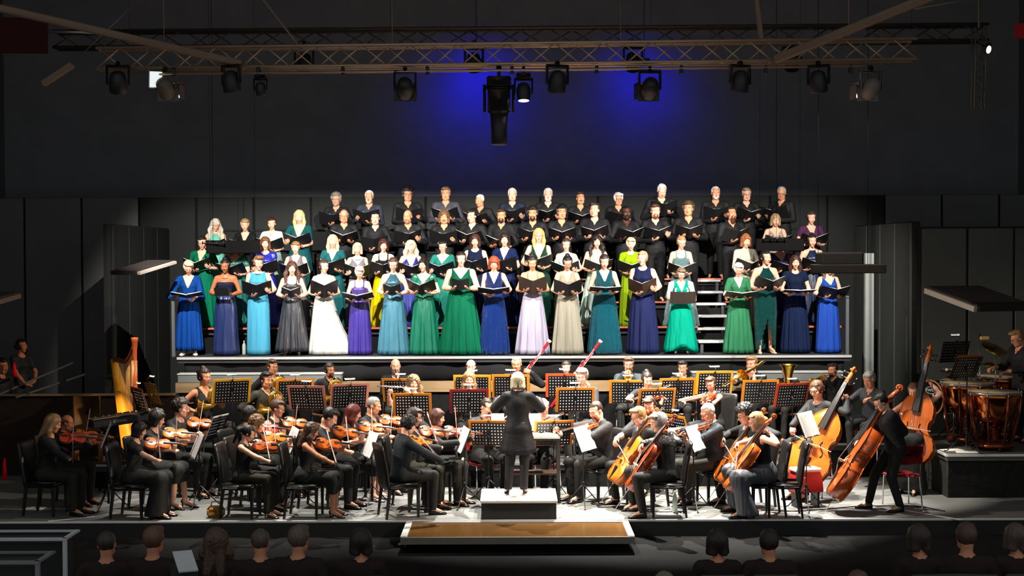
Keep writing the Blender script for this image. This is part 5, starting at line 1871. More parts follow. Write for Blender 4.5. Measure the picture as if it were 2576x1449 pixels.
# ---- second row
R2 = [
 (510, 594, 'emerald short-sleeved gown with sequin waist', 'v', 0x0A7A56, 0x0A8A62, 'c', 'short', 0x241814, dict(glasses=True, hd=(.2, .25), sleeve=.3, w=1.12, skirt=dict(r=.27), fz=1.12, mode=2, size=(.26, .32))),
 (593, 602, 'jade wrap gown behind the hanging panel', 'wide', 0x2A8C78, None, 's', 'wavy', 0xC79A55, dict(sleeve=.25, w=1.15, skirt=dict(r=.25))),
 (668, 592, 'bright blue gown with sheer lilac yoke', 'round', 0x2430B8, 0x1F2ACB, 's', 'bob', 0x8A4A24, dict(sleeve=.1, hd=(.1, .1))),
 (745, 604, 'taupe satin V-neck gown', 'v', 0x75696E, None, 's', 'pixie', 0xA8743E, dict(hd=(.0, .15))),
 (838, 591, 'teal cap-sleeved gown behind the white one', 'v', 0x256F72, None, 'c', 'long', 0xDDBB7C, dict(sleeve=.15, hd=(.1, .1))),
 (900, 607, 'grey gown with turquoise bead necklace', 'wide', 0x7A7478, None, 'c', 'bob', 0xCBB089, dict(hd=(-.2, .1), extra=necklace(0x3FA9C4, .012))),
 (965, 597, 'black strap top with yellow skirt', 'strap', 0x1a1a1c, 0xD9C400, 'c', 'bob', 0x5A2018, dict(hd=(.1, .2))),
 (1034, 602, 'ultramarine V-neck strap gown', 'v', 0x252F96, None, 's', 'curlylong', 0xCDB78C, dict(hd=(.1, .1), zv=.24)),
 (1115, 605, 'sea-green gown with short lace sleeves', 'wide', 0x2A907C, None, 'c', 'short', 0x14100F, dict(glasses=True, sleeve=.3, w=1.08, extra=necklace(0xC9B48C, .005))),
 (1196, 585, 'navy high-neck sleeveless gown', 'round', 0x1D2440, None, 'c', 'bob', 0x5A2A1A, dict(hd=(.05, .2))),
 (1270, 582, 'midnight blue V-neck gown', 'v', 0x1E2C5E, None, 'c', 'bob', 0x3A1F18, dict(sleeve=.25, hd=(.1, .1))),
 (1356, 575, 'bottle green sequin V-neck gown', 'v', 0x155A44, 0x12654A, 'q', 'long', 0xD9A550, dict(glasses=True, hd=(.0, .15), zv=.24)),
 (1425, 600, 'pale mint off-shoulder gown', 'strapless', 0xD6E6DC, 0xBFE0CE, 'c', 'tied', 0x4A3124, dict(sleeve=.2, hd=(.05, .2))),
 (1500, 588, 'ivory gown with pale green skirt', 'strapless', 0xE2E6DC, 0xCFE8D6, 's', 'curlylong', 0x2A1713, dict(skirt=dict(r=.34), hd=(.1, .1))),
 (1587, 594, 'lime green short-sleeved gown', 'round', 0xA9D014, 0xA2C616, 'c', 'pixie', 0xDCC48C, dict(sleeve=.35, hd=(.0, .2), skirt=dict(r=.22))),
 (1713, 594, 'pale aqua strap gown', 'strap', 0x9CCBCB, 0xAFCFD0, 'q', 'tied', 0xC08A50, dict(glasses=True, hd=(.25, .3), skirt=dict(r=.33), fz=1.02, alpha=.5)),
 (1875, 585, 'cream long-sleeved gown', 'boat', 0xE4DCC4, None, 'c', 'bob', 0xC4662A, dict(sleeve=.7, hd=(.1, .25))),
 (1962, 600, 'indigo sequin gown behind the hanging panel', 'wide', 0x2E3C8A, None, 'q', 'tied', 0x3A241C, dict(sleeve=.2)),
 (2042, 590, 'navy halter gown with keyhole neckline', 'halter', 0x1A2A54, None, 's', 'bun', 0x2A1A16, dict(hd=(.0, .15))),
]
for px, py, desc, nk, c1, c2, k, hair, hc_, kw in R2:
    kw.setdefault('fz', 1.08)
    kw.setdefault('mode', rnd.choice((0, 0, 1, 2)))
    kw.setdefault('alpha', .45 + rnd.random() * .35)
    singer_f(1, px, py, desc, nk, c1, c2, k, hair, hc_, yaw=kw.pop('yaw', (rnd.random() - .5) * .3), **kw)
# ---- third row: women at both ends
R3 = [
 (543, 547, 'mint halter gown', 'halter', 0x7FD6BE, None, 'c', 'wavy', 0xC9C0AA, dict(glasses=True, hd=(.3, .15))),
 (618, 547, 'black top left of the white-topped singer', 'v', 0x1b1b1d, None, 'c', 'pixie', 0xC99A52, dict(sleeve=.3)),
 (685, 547, 'white and mint top', 'round', 0xDDE6DA, 0xBFE6D4, 'c', 'short', 0x4A1A18, dict(sleeve=.15)),
 (754, 529, 'dark teal V-neck gown with short sleeves', 'v', 0x1D5F62, None, 'c', 'long', 0xDDB46A, dict(sleeve=.35, w=1.08, zv=.25)),
 (1950, 534, 'pale nude sleeveless gown', 'wide', 0xD9BFA8, None, 'c', 'bob', 0xD0A262, dict()),
 (2040, 532, 'plum V-neck gown', 'v', 0x5C3456, None, 'c', 'tied', 0x4A3024, dict(sleeve=.2, w=1.1)),
]
for px, py, desc, nk, c1, c2, k, hair, hc_, kw in R3:
    kw.setdefault('alpha', .55)
    singer_f(2, px, py, desc, nk, c1, c2, k, hair, hc_, mode=rnd.choice((0, 1, 2)), **kw)

ORD = 'first second third fourth fifth sixth seventh eighth ninth tenth eleventh twelfth thirteenth'.split()
SHIRT, SHIRT2, NAVYS, BLAZER = mat(0x111112, .7, 0, 'cloth', .3), mat(0x19191b, .7, 0, 'cloth', .3), mat(0x141a28, .7, 0, 'cloth', .3), mat(0x141415, .75, 0, 'cloth', .3)
TROUS = mat(0x0d0d0e, .75, 0, 'cloth', .3)
def singer_m(row, i, n, px, py, rowname, hair, hcol, skin='warm', beard=None, glasses=False, yaw=0.0, hd=(0, .15), mode=0, off=0.0, fz=1.14, shirt=None, what='black shirt', w=1.0, alpha=.55, ang=.4, lean=0.0, sleeve=1.0, zv=None):
    Y, z = ROWY[row] + (rnd.random() - .5) * .08, ROWZ[row]
    s = height(px, py, Y, z, 1.55, 1.92) / 1.70
    X = at(px, py + 100, Y)[0]
    Lh, Rh = hold(fz, -.30, off, mode, .14)
    nth = '%s from the left among the men of the %s row' % (ORD[i], rowname)
    body, W, lm = person('singer in %s, %s' % (what, nth), (X, Y, z), yaw, s, 'm', w, skin, head=hd, L=Lh, R=Rh, lean=lean,
                         top=dict(neck='shirt', mat=shirt or SHIRT, sleeve=sleeve, hem=-.02, zv=zv or .395), bottom=dict(kind='trousers', mat=TROUS, h=.03), hair=(hair, hcol) if hair else None, beard=beard, glasses=glasses, group='choir')
    folder(fold_mtx(W, off, -.30, fz, alpha, (rnd.random() - .5) * .2, (rnd.random() - .5) * .3), 'black folder held by the singer %s' % nth.replace('among the men of the', 'in the'), ang)

GRY, WHI, BRN, DBR, BLN, BLK_ = 0x9a948c, 0xE4E1DA, 0x4a2f1e, 0x241711, 0xB08248, 0x120f0e
M3 = [
 (866, 527, 'ring', GRY, dict(glasses=True, w=1.05)),
 (945, 533, 'crop', DBR, dict(skin='pale', fz=1.05, alpha=.9)),
 (1027, 528, None, GRY, dict(beard=('full', 0x8a6a4a), shirt=SHIRT2, w=1.05, hd=(-.3, .2))),
 (1118, 530, 'shag', 0x8A5A2C, dict(beard=('moustache', 0x6a4422))),
 (1189, 527, 'short', DBR, dict(skin='pale', hd=(-.3, .2), yaw=-.2)),
 (1262, 526, 'short', BRN, dict(beard=('full', 0x2a1a12), what='black T-shirt', shirt=BLAZER, sleeve=.8, fz=1.05)),
 (1341, 520, 'curly', DBR, dict(beard=('full', 0x2a1a12))),
 (1413, 517, 'curly', BLK_, dict(skin='warm', hd=(.1, .1))),
 (1496, 511, 'short', BRN, dict(skin='pale', shirt=BLAZER, what='black blazer', hd=(-.35, .0), w=1.05)),
 (1575, 518, 'crop', BLK_, dict(skin='dark', beard=('full', 0x0d0908), w=1.05)),
 (1648, 514, 'short', 0x6A3A20, dict(skin='pale', beard=('full', 0x6a3a20))),
 (1732, 508, 'curly', 0x5A3A20, dict(hd=(-.2, .05))),
 (1840, 521, 'crop', BRN, dict(beard=('long', 0x4a2414), skin='warm', hd=(.1, .0))),
]
for i, (px, py, hair, hc_, kw) in enumerate(M3):
    kw.setdefault('mode', rnd.choice((0, 1, 2)))
    kw.setdefault('alpha', .45 + rnd.random() * .4)
    singer_m(2, i, 13, px, py, 'third', hair, hc_, yaw=kw.pop('yaw', (rnd.random() - .5) * .3), **kw)
M4 = [
 (847, 486, 'curly', 0x8a8078, dict(beard=('full', 0x8a8078), glasses=True)),
 (930, 479, 'crop', WHI, dict(beard=('full', 0xb8b0a8), shirt=mat(0x262c36, .7, 0, 'cloth'), what='open grey-blue shirt', alpha=.8)),
 (1026, 473, 'bigcurl', BLK_, dict(skin='warm', glasses=True, w=1.1)),
 (1122, 471, 'short', 0xA07040, dict(shirt=mat(0x37373e, .7, 0, 'cloth'), what='open grey shirt', w=1.05)),
 (1210, 489, 'crop', WHI, dict(hd=(-.4, .25), yaw=-.3)),
 (1289, 473, 'crop', WHI, dict(shirt=NAVYS, what='navy shirt', skin='pale')),
 (1379, 473, 'crop', WHI, dict(beard=('full', 0xdcd8d0), skin='pale')),
 (1460, 484, 'short', BRN, dict(beard=('moustache', 0x3a2216), hd=(.1, -.05))),
 (1555, 486, 'pixie', 0xDAD6CC, dict(glasses=True, hd=(.1, .1))),
 (1662, 461, 'crop', WHI, dict(skin='pale', w=1.15, hd=(0, .4), lean=.12, fz=1.2)),
 (1800, 469, 'crop', WHI, dict(beard=('full', 0xb8b4ac), w=1.1, hd=(.1, .0), mode=2)),
 (1877, 473, 'short', 0xB8A07A, dict(glasses=True, skin='pale')),
 (1967, 469, 'crop', 0xB0AAA2, dict(hd=(.3, .3), yaw=-.6, glasses=True)),
]
for i, (px, py, hair, hc_, kw) in enumerate(M4):
    kw.setdefault('mode', rnd.choice((0, 1, 2)))
    kw.setdefault('alpha', .45 + rnd.random() * .4)
    singer_m(3, i, 13, px, py, 'top', hair, hc_, yaw=kw.pop('yaw', (rnd.random() - .5) * .3), **kw)
# water bottle between two gowns
p = at(614, 880, 5.3)
o = empty('water_bottle', loc=(p[0], 5.3, 1.89)); tag(o, 'small clear water bottle between the indigo and sky-blue gowns', 'bottle')
ob('bottle', G().lathe([(.03, 0), (.033, .01), (.033, .14), (.028, .17), (.012, .2), (.012, .22)], 14), mat(0xA9B3A4, .1), o)
ob('cap', G().lathe([(.014, .22), (.014, .24)], 10), mat(0xE0C98A, .5), o)
# ------------------------------------------------------------------ orchestra
BLKC = mat(0x1c1c1e, .7, 0, 'cloth', .3)
BLKC2 = mat(0x232322, .75, 0, 'cloth', .3)
OLIVE = mat(0x2c2b22, .75, 0, 'cloth', .3)
SLATE = mat(0x2a3036, .7, 0, 'cloth', .3)
SHOE = mat(0x0c0c0d, .25)
MTOP = dict(neck='shirt', sleeve=1.0, hem=-.06)
def tops(kind, m):
    return {'shirt': dict(neck='shirt', sleeve=.97, hem=-.06, mat=m), 'long': dict(neck='round', sleeve=.95, hem=-.06, mat=m, name='jumper'), 'short': dict(neck='round', sleeve=.32, hem=-.06, mat=m, name='top'),
            'half': dict(neck='round', sleeve=.5, hem=-.06, mat=m, name='top'), 'none': dict(neck='round', sleeve=0, hem=-.04, mat=m, name='top'), 'strap': dict(neck='strap', sleeve=0, hem=-.04, mat=m, name='top'),
            'v': dict(neck='v', sleeve=0, hem=-.04, mat=m, name='top'), 'roll': dict(neck='shirt', sleeve=.72, hem=-.06, mat=m), 'coat': dict(neck='round', sleeve=.98, hem=-.1, mat=m, name='jacket', infl=.022, nw=.07, nd=.05)}[kind]
def bots(kind, m):
    return {'tr': dict(kind='trousers', mat=m), 'long': dict(kind='skirt', mat=m, hem=.05, flare=.06), 'knee': dict(kind='skirt', mat=m, hem=.36, flare=.0)}[kind]

def sit_s(px, py, Y, z, seat=.48):
    hz = at(px, py, Y)[2] - z
    return min(1.10, max(.86, (hz - seat) / .885))

def make(label, px, py, Y, z, phi, sex, top, bot, hair, hcol, L=None, R=None, skin='pale', lean=.08, head=(0, .1), glasses=False, beard=None, w=1.0, mt=None, mb=None, seat=.48, chair_kind='pad', clabel=None,
         stand_up=False, legs=None, twist=0.0, shoes='flat', shoem=None, s=None, dx=0.0, fine=None, tilt=0.0):
    rz = math.radians(phi)
    ss = s or (min(1.12, max(.9, (at(px, py, Y)[2] - z) / 1.70)) if stand_up else sit_s(px, py, Y, z, seat))
    X = at(px, py + 60, Y)[0] - ss * lean * .68 * math.sin(rz) + dx
    Yb = Y + ss * lean * .68 * math.cos(rz)
    body, W, lm = person(label, (X, Yb, z), rz, ss, sex, w, skin, sit=not stand_up, lean=lean, head=head, L=L, R=R, top=tops(top, mt or BLKC), bottom=bots(bot, mb or BLKC2), hair=(hair, hcol) if hair else None,
                         beard=beard, glasses=glasses, seat=seat, legs=legs, twist=twist, shoes=(shoes, shoem or SHOE) if shoes else None, group='orchestra', fine=fine, tilt=tilt)
    if not stand_up and chair_kind:
        fw = np.array([math.sin(rz), -math.cos(rz), 0])
        c = np.array([X, Yb, z]) - fw * .0
        chair(c, rz, clabel or label.replace('player', 'chair').split(',')[0], chair_kind)
    return body, W, lm

def arms_violin(s, lean, big=1.0, up=.35, hgt=0.0, d=None, tiltn=.62, twist=0.0, seat=.48):
    """arm targets and instrument pose (local, unscaled frame of a seated figure)"""
    hz = seat / s + .105
    P = np.array([0, 0, hz])
    Rt = rotz(twist) @ rotx(lean)
    tl = lambda x, y, z: P + Rt @ np.array([x, y, z])
    V0 = tl(.045, -.115, .475 + hgt)
    dd = nrm(Rt @ np.array(d if d is not None else (.5, -.86, -.02)))
    n = np.array([-tiltn, -.08, math.sqrt(max(.05, 1 - tiltn ** 2))])
    n = nrm(n - dd * np.dot(n, dd))
    b = nrm(np.cross(n, dd))
    LL = big / s
    C = V0 + dd * .185 * LL + n * .055 * LL
    frog = C - b * up
    tip = frog + b * .70 / s
    N = V0 + dd * (.356 + .085) * LL
    Lh = dict(w=N - n * .085 - b * .035 - dd * .01, d=nrm(n * .85 + b * .35), p=nrm(b * .9 - n * .1), th=1, curl=(.75, .8, .8, .7), thumb=.1, pole=(.15, -.15, -1))
    Rh = dict(w=frog + n * .045 - b * .075, d=nrm(b * .75 - n * .35 + dd * .25), p=nrm(-n - b * .2), th=1, curl=(.6, .65, .65, .55), thumb=.5, pole=(-.75, .25, -.55))
    return Lh, Rh, V0, frame(dd, n), frog, tip, n

def wrot(W):
    return W[:3, :3] / np.linalg.norm(W[:3, 0])

VCOL = (0xC4621A, 0xB5531A, 0xA8400F, 0xD0741F, 0x9C3A14)
def violinist(px, py, Y, phi, desc, sex, top, bot, hair, hcol, z=0.0, viola=False, up=.35, col_=None, lean=.1, head=None, tiltn=.62, hgt=0.0, d=None, s=None, **kw):
    ss = s or sit_s(px, py, Y, z)
    big = 1.16 if viola else 1.0
    tw = kw.pop('twist', 0.0)
    Lh, Rh, V0, Rv, frog, tip, n = arms_violin(ss, lean, big, up, hgt, d, tiltn, tw)
    body, W, lm = make(('viola' if viola else 'violin') + ' player ' + desc, px, py, Y, z, phi, sex, top, bot, hair, hcol, Lh, Rh, lean=lean, head=head or (.35, .22), s=ss, twist=tw,
                       clabel='chair of the %s player %s' % ('viola' if viola else 'violin', desc), **kw)
    Rw = wrot(W)
    stringed('viola' if viola else 'violin', mtx(Rw @ Rv, toworld(W, V0)), '%s of the player %s' % ('viola' if viola else 'violin', desc), col_ or rnd.choice(VCOL), 'violins and violas')
    bow(toworld(W, frog), toworld(W, tip), Rw @ (-n), 'bow of the %s player %s' % ('viola' if viola else 'violin', desc))
    return body, W, lm

# ---- violins on the left (they face right)
V = violinist
V(128, 1040, .55, 80, 'in black at the far left with long loose sleeves', 'f', 'long', 'tr', 'long', 0xB5834A, up=.50, col_=0x9C3418, mb=OLIVE, head=(.25, .3), skin='warm')
V(165, 1042, 1.35, 72, 'behind the far-left desk in dark top and olive trousers', 'm', 'short', 'tr', 'ring', 0x6a4a30, up=.22, col_=0xB8551E, mb=OLIVE, skin='tan', beard=('full', 0x6a4a30))
V(345, 1060, .30, 82, 'in black lace top and long sheer skirt', 'f', 'short', 'long', 'bob', 0x14100f, up=.42, col_=0xCC6A1C, mt=mat(0x262426, .6, 0, 'sequin'))
V(390, 1030, 1.05, 75, 'in black with white collar behind the lace top', 'f', 'half', 'knee', 'bob', 0x1a1311, up=.38, col_=0xD0741F, legs=((.1, -.42, .08, -.5), (-.1, -.42, -.08, -.40)), shoes='heel')
V(452, 996, 2.1, 68, 'in black with glasses nearest the horns', 'm', 'short', 'tr', 'curly', 0x2a1a12, up=.25, col_=0xC85A14, glasses=True, skin='pale', head=(.3, .1))
V(618, 1068, .30, 84, 'in sleeveless black with a white hair tie', 'f', 'none', 'tr', 'pony', 0x16110f, up=.42, col_=0xB5531A, mb=OLIVE, shoes='heel', head=(.3, .4))
V(640, 1043, .95, 76, 'in short black sleeves behind the white hair tie', 'f', 'short', 'tr', 'curlylong', 0x8A5A2A, up=.30, col_=0xD07A22, head=(.3, .3))
V(622, 1020, 1.75, 70, 'mostly hidden in black between two desks', 'f', 'half', 'long', 'bob', 0x181210, up=.30, col_=0xA83410)
V(693, 1003, 2.15, 66, 'in black open-back top with glasses below the pink folder', 'f', 'none', 'long', 'short', 0x5A3A28, up=.34, col_=0xC8641A, glasses=True)
V(778, 1062, .30, 86, 'in black strap top and silk skirt', 'f', 'strap', 'knee', 'wavy', 0x5a3320, up=.52, col_=0xC05A18, shoes='heel', head=(.3, .3), skin='warm')
V(822, 1022, 1.05, 78, 'in black T-shirt bending over the violin', 'm', 'short', 'tr', 'short', 0x1a1210, up=.40, col_=0xC8601A, head=(.3, .45), lean=.16)
V(885, 1016, 1.7, 72, 'in black knee-length skirt and silver shoes', 'f', 'short', 'knee', 'long', 0x7A1A10, up=.34, col_=0xC45C18, shoem=mat(0xc0bdb8, .3, .5), w=1.12, head=(.5, .2))
V(935, 997, 2.35, 66, 'in black shirt nearest the clarinets', 'm', 'roll', 'tr', 'crop', 0x9a948c, up=.36, col_=0xA8481A, skin='warm')
V(1022, 1045, .35, 112, 'in navy shirt turned away at the first desk', 'm', 'shirt', 'tr', 'curly', 0x0e0c0c, up=.48, col_=0xC8701E, mt=SLATE, head=(.3, .35), lean=.14, hgt=-.02)
V(1036, 1025, 1.0, 84, 'hidden in black behind the first desk', 'm', 'long', 'tr', 'short', 0x2A100C, up=.34, col_=0xA84A16, mb=OLIVE)
V(1097, 1028, 1.3, 70, 'in black jumper beside the conductor', 'f', 'long', 'tr', 'bob', 0x5A2414, up=.24, col_=0x8E3510, head=(.2, .1))
# ---- violas in the middle and on the right
V(1222, 990, 2.15, 25, 'in charcoal shirt left of the conductor', 'm', 'roll', 'tr', 'crop', 0x2a1a12, viola=True, up=.30, col_=0x9C3A14, beard=('full', 0x2a1a12), chair_kind='stack', mt=mat(0x2b2b2e, .7, 0, 'cloth'), tiltn=.35)
V(1366, 994, 2.15, -15, 'half hidden right of the conductor', 'm', 'shirt', 'tr', 'ring', 0x8a8078, viola=True, up=.40, col_=0x9C3A14, chair_kind='stack', tiltn=.35)
V(1505, 992, 1.6, -62, 'in black jacket facing the podium', 'm', 'coat', 'tr', 'crop', 0x4a2c1c, viola=True, up=.48, col_=0xA8481A, beard=('full', 0x4a2c1c), tiltn=.3, head=(.2, .35))
V(1636, 985, 2.3, -32, 'in black behind the innermost cello', 'm', 'shirt', 'tr', 'short', 0x4a3020, viola=True, up=.38, col_=0xC8561A, beard=('full', 0x5a3a24), head=(.2, .35))
V(1788, 1012, 1.3, -74, 'in dark blue shirt with rolled sleeves and glasses', 'm', 'roll', 'tr', 'crop', 0xDAD6CE, viola=True, up=.36, col_=0xA8481A, mt=SLATE, glasses=True, head=(.1, .4), tiltn=.3, mb=mat(0x36362f, .75, 0, 'cloth'))
V(1790, 946, 2.95, -48, 'in sleeveless black on the high-backed chair', 'f', 'none', 'tr', 'short', 0x6A3A20, z=.38, viola=True, up=.5, col_=0xB03A12, glasses=True, tiltn=.3)
V(1627, 934, 3.05, -8, 'facing out in short black sleeves before the trumpets', 'f', 'short', 'tr', 'bun', 0x241814, z=.38, viola=False, up=.40, col_=0xB8471A, tiltn=.3)

# ---- cellos
def cellist(px, py, Y, phi, desc, sex, top, bot, hair, hcol, colr, lean=.12, head=(-.05, .25), up=.30, shift=0.0, **kw):
    ss = sit_s(px, py, Y, 0)
    k = 1 / ss
    B = np.array([-.02, -.52, .36]) * k
    T = np.array([.13, .12, 1.34]) * k
    d = nrm(T - B)
    n = np.array([-.12, -1, 0.0])
    n = nrm(n - d * np.dot(n, d))
    b = nrm(np.cross(n, d))
    if b[0] < 0: b = -b
    C = B + (d * .43 + n * .13) * k
    b2 = nrm(b - .25 * d)
    frog = C - b2 * up * k
    tip = frog + b2 * .66 * k
    N = B + d * .98 * k
    Lh = dict(w=N + np.array([.085, .035, -.03]), d=nrm(-n * -.0 + np.array([-.75, -.45, .35])), p=nrm(np.array([-.4, -.6, -.2])), th=-1, curl=(.6, .65, .65, .6), thumb=.3, pole=(.8, .1, -.4))
    Rh = dict(w=frog - b2 * .07 + n * .04 + d * .03, d=nrm(b2 * .7 + n * .1 - d * .5), p=nrm(-n), th=1, curl=(.6, .65, .65, .55), thumb=.5, pole=(-.9, .2, -.2))
    body, W, lm = make('cello player ' + desc, px, py, Y, 0, phi, sex, top, bot, hair, hcol, Lh, Rh, lean=lean, head=head, s=ss, legs=((.27, -.40, .24, -.36), (-.27, -.40, -.24, -.36)), clabel='chair of the cello player ' + desc, **kw)
    Rw = wrot(W)
    stringed('cello', mtx(Rw @ frame(d, n), toworld(W, B)), 'cello of the player ' + desc, colr, 'cellos')
    bow(toworld(W, frog), toworld(W, tip), Rw @ (-n), 'bow of the cello player ' + desc)
cellist(1612, 1022, 1.05, -66, 'in black with glasses at the inner first desk', 'm', 'half', 'tr', 'short', 0xB8823E, 0xC86A1C, glasses=True)
cellist(1662, 1038, .32, -92, 'in shiny black satin shirt at the front', 'm', 'shirt', 'tr', 'pixie', 0x9a9a9a, 0xA03C12, mt=mat(0x1d1e20, .4, 0, 'satin'), head=(.1, .15))
cellist(1880, 1018, 1.0, -70, 'in black behind the grey gown', 'm', 'long', 'tr', 'bigcurl', 0x0d0b0b, 0xB85A16, glasses=True)
cellist(1908, 1035, .30, -88, 'in sleeveless black with long grey skirt', 'f', 'none', 'long', 'tied', 0xD6A45C, 0xC45A16, mb=mat(0x4a4c52, .6, 0, 'satin'), head=(.05, .2))

# ---- double basses
def bassist(px, py, Y, phi, desc, sex, top, bot, hair, hcol, colr, bot_px, top_px, Yb, Yt, dirn, stand_up=True, dx=0.0, up=.35, **kw):
    Bw, Tw = at(bot_px[0], bot_px[1], Yb), at(top_px[0], top_px[1], Yt)
    rz = math.radians(phi)
    seat = kw.pop('seat', .48)
    ss = min(1.12, max(.9, (at(px, py, Y)[2]) / 1.70)) if stand_up else min(1.12, max(.9, (at(px, py, Y)[2] - seat) / .885))
    d = nrm(Tw - Bw)
    n = np.asarray(dirn, float)
    n = nrm(n - d * np.dot(n, d))
    Wm = mtx(rotz(rz), (at(px, py + 60, Y)[0] + dx - ss * kw.get('lean', .08) * .68 * math.sin(rz), Y + ss * kw.get('lean', .08) * .68 * math.cos(rz), 0), ss)
    Nw = Bw + d * kw.pop('nl', 1.42)
    lat = nrm(np.cross(n, d))
    Cw = Bw + d * .55 + n * .16
    loc = lambda p: tolocal(Wm, p)
    bl = lat if np.dot(dirlocal(Wm, lat), [1, 0, 0]) > 0 else -lat
    frogw = Cw - bl * up - d * .02
    tipw = frogw + bl * .62
    dl = lambda v: dirlocal(Wm, v)
    Lh = dict(w=loc(Nw) + np.array([.06, .045, -.01]), d=dl(n * .7 - bl * .5 + d * .3), p=dl(-bl * .6 + n * .4), th=-1, curl=(.6, .65, .65, .6), thumb=.3, pole=(.9, .1, -.3))
    Rh = dict(w=loc(frogw - bl * .06 + n * .03 + d * .04), d=dl(bl * .5 - d * .8), p=dl(-n), th=1, curl=(.6, .65, .65, .6), thumb=.5, pole=(-.8, .3, -.4))
    body, W, lm = make('double bass player ' + desc, px, py, Y, 0, phi, sex, top, bot, hair, hcol, Lh, Rh, stand_up=stand_up, s=ss, dx=dx, seat=seat, clabel='stool of the double bass player ' + desc, chair_kind='stool', **kw)
    stringed('bass', mtx(frame(d, n), Bw), 'double bass of the player ' + desc, colr, 'double basses')
    bow(frogw, tipw, -n, 'bow of the double bass player ' + desc)
bassist(2058, 944, 1.75, -52, 'in loose black top with glasses', 'f', 'long', 'tr', 'tied', 0x6a4426, 0xD2691E, (2010, 1205), (2147, 938), 1.35, 1.75, (-.45, -.85, .1), stand_up=False, seat=.74, glasses=True, head=(.1, .25), nl=1.35)
bassist(2222, 984, .62, -88, 'standing in black at the front right', 'm', 'coat', 'tr', 'short', 0x16110f, 0xB4501A, (2098, 1252), (2284, 966), .45, .75, (-.9, .15, .5), glasses=True, head=(.1, .35), lean=.26, nl=1.38, dx=.0, w=1.12, legs=((.13, -.10, .16, .02), (-.12, -.26, -.15, -.34)))
bassist(2300, 962, 2.3, -30, 'in sleeveless black beside the bass drum', 'f', 'none', 'long', 'tied', 0x8a5a34, 0xC05E1C, (2282, 1168), (2334, 922), 2.0, 2.35, (-.5, -.9, .05), stand_up=False, seat=.74, head=(.1, .3), nl=1.30)
# player in the open shirt behind the basses
make('seated player in open grey shirt reaching for a page', 2190, 934, 3.0, .38, -45, 'm', 'roll', 'tr', 'pixie', 0xa8a49c, dict(w=(.20, -.40, .98), d=(-.2, -.9, -.1), p=(0, 0, -1), th=-1), dict(w=(-.18, -.45, 1.0), d=(.1, -.95, 0), p=(0, 0, -1), th=1), skin='warm', mt=mat(0x3f4246, .7, 0, 'cloth'),
     clabel='chair of the player in open grey shirt', head=(0, .3), chair_kind='stack')

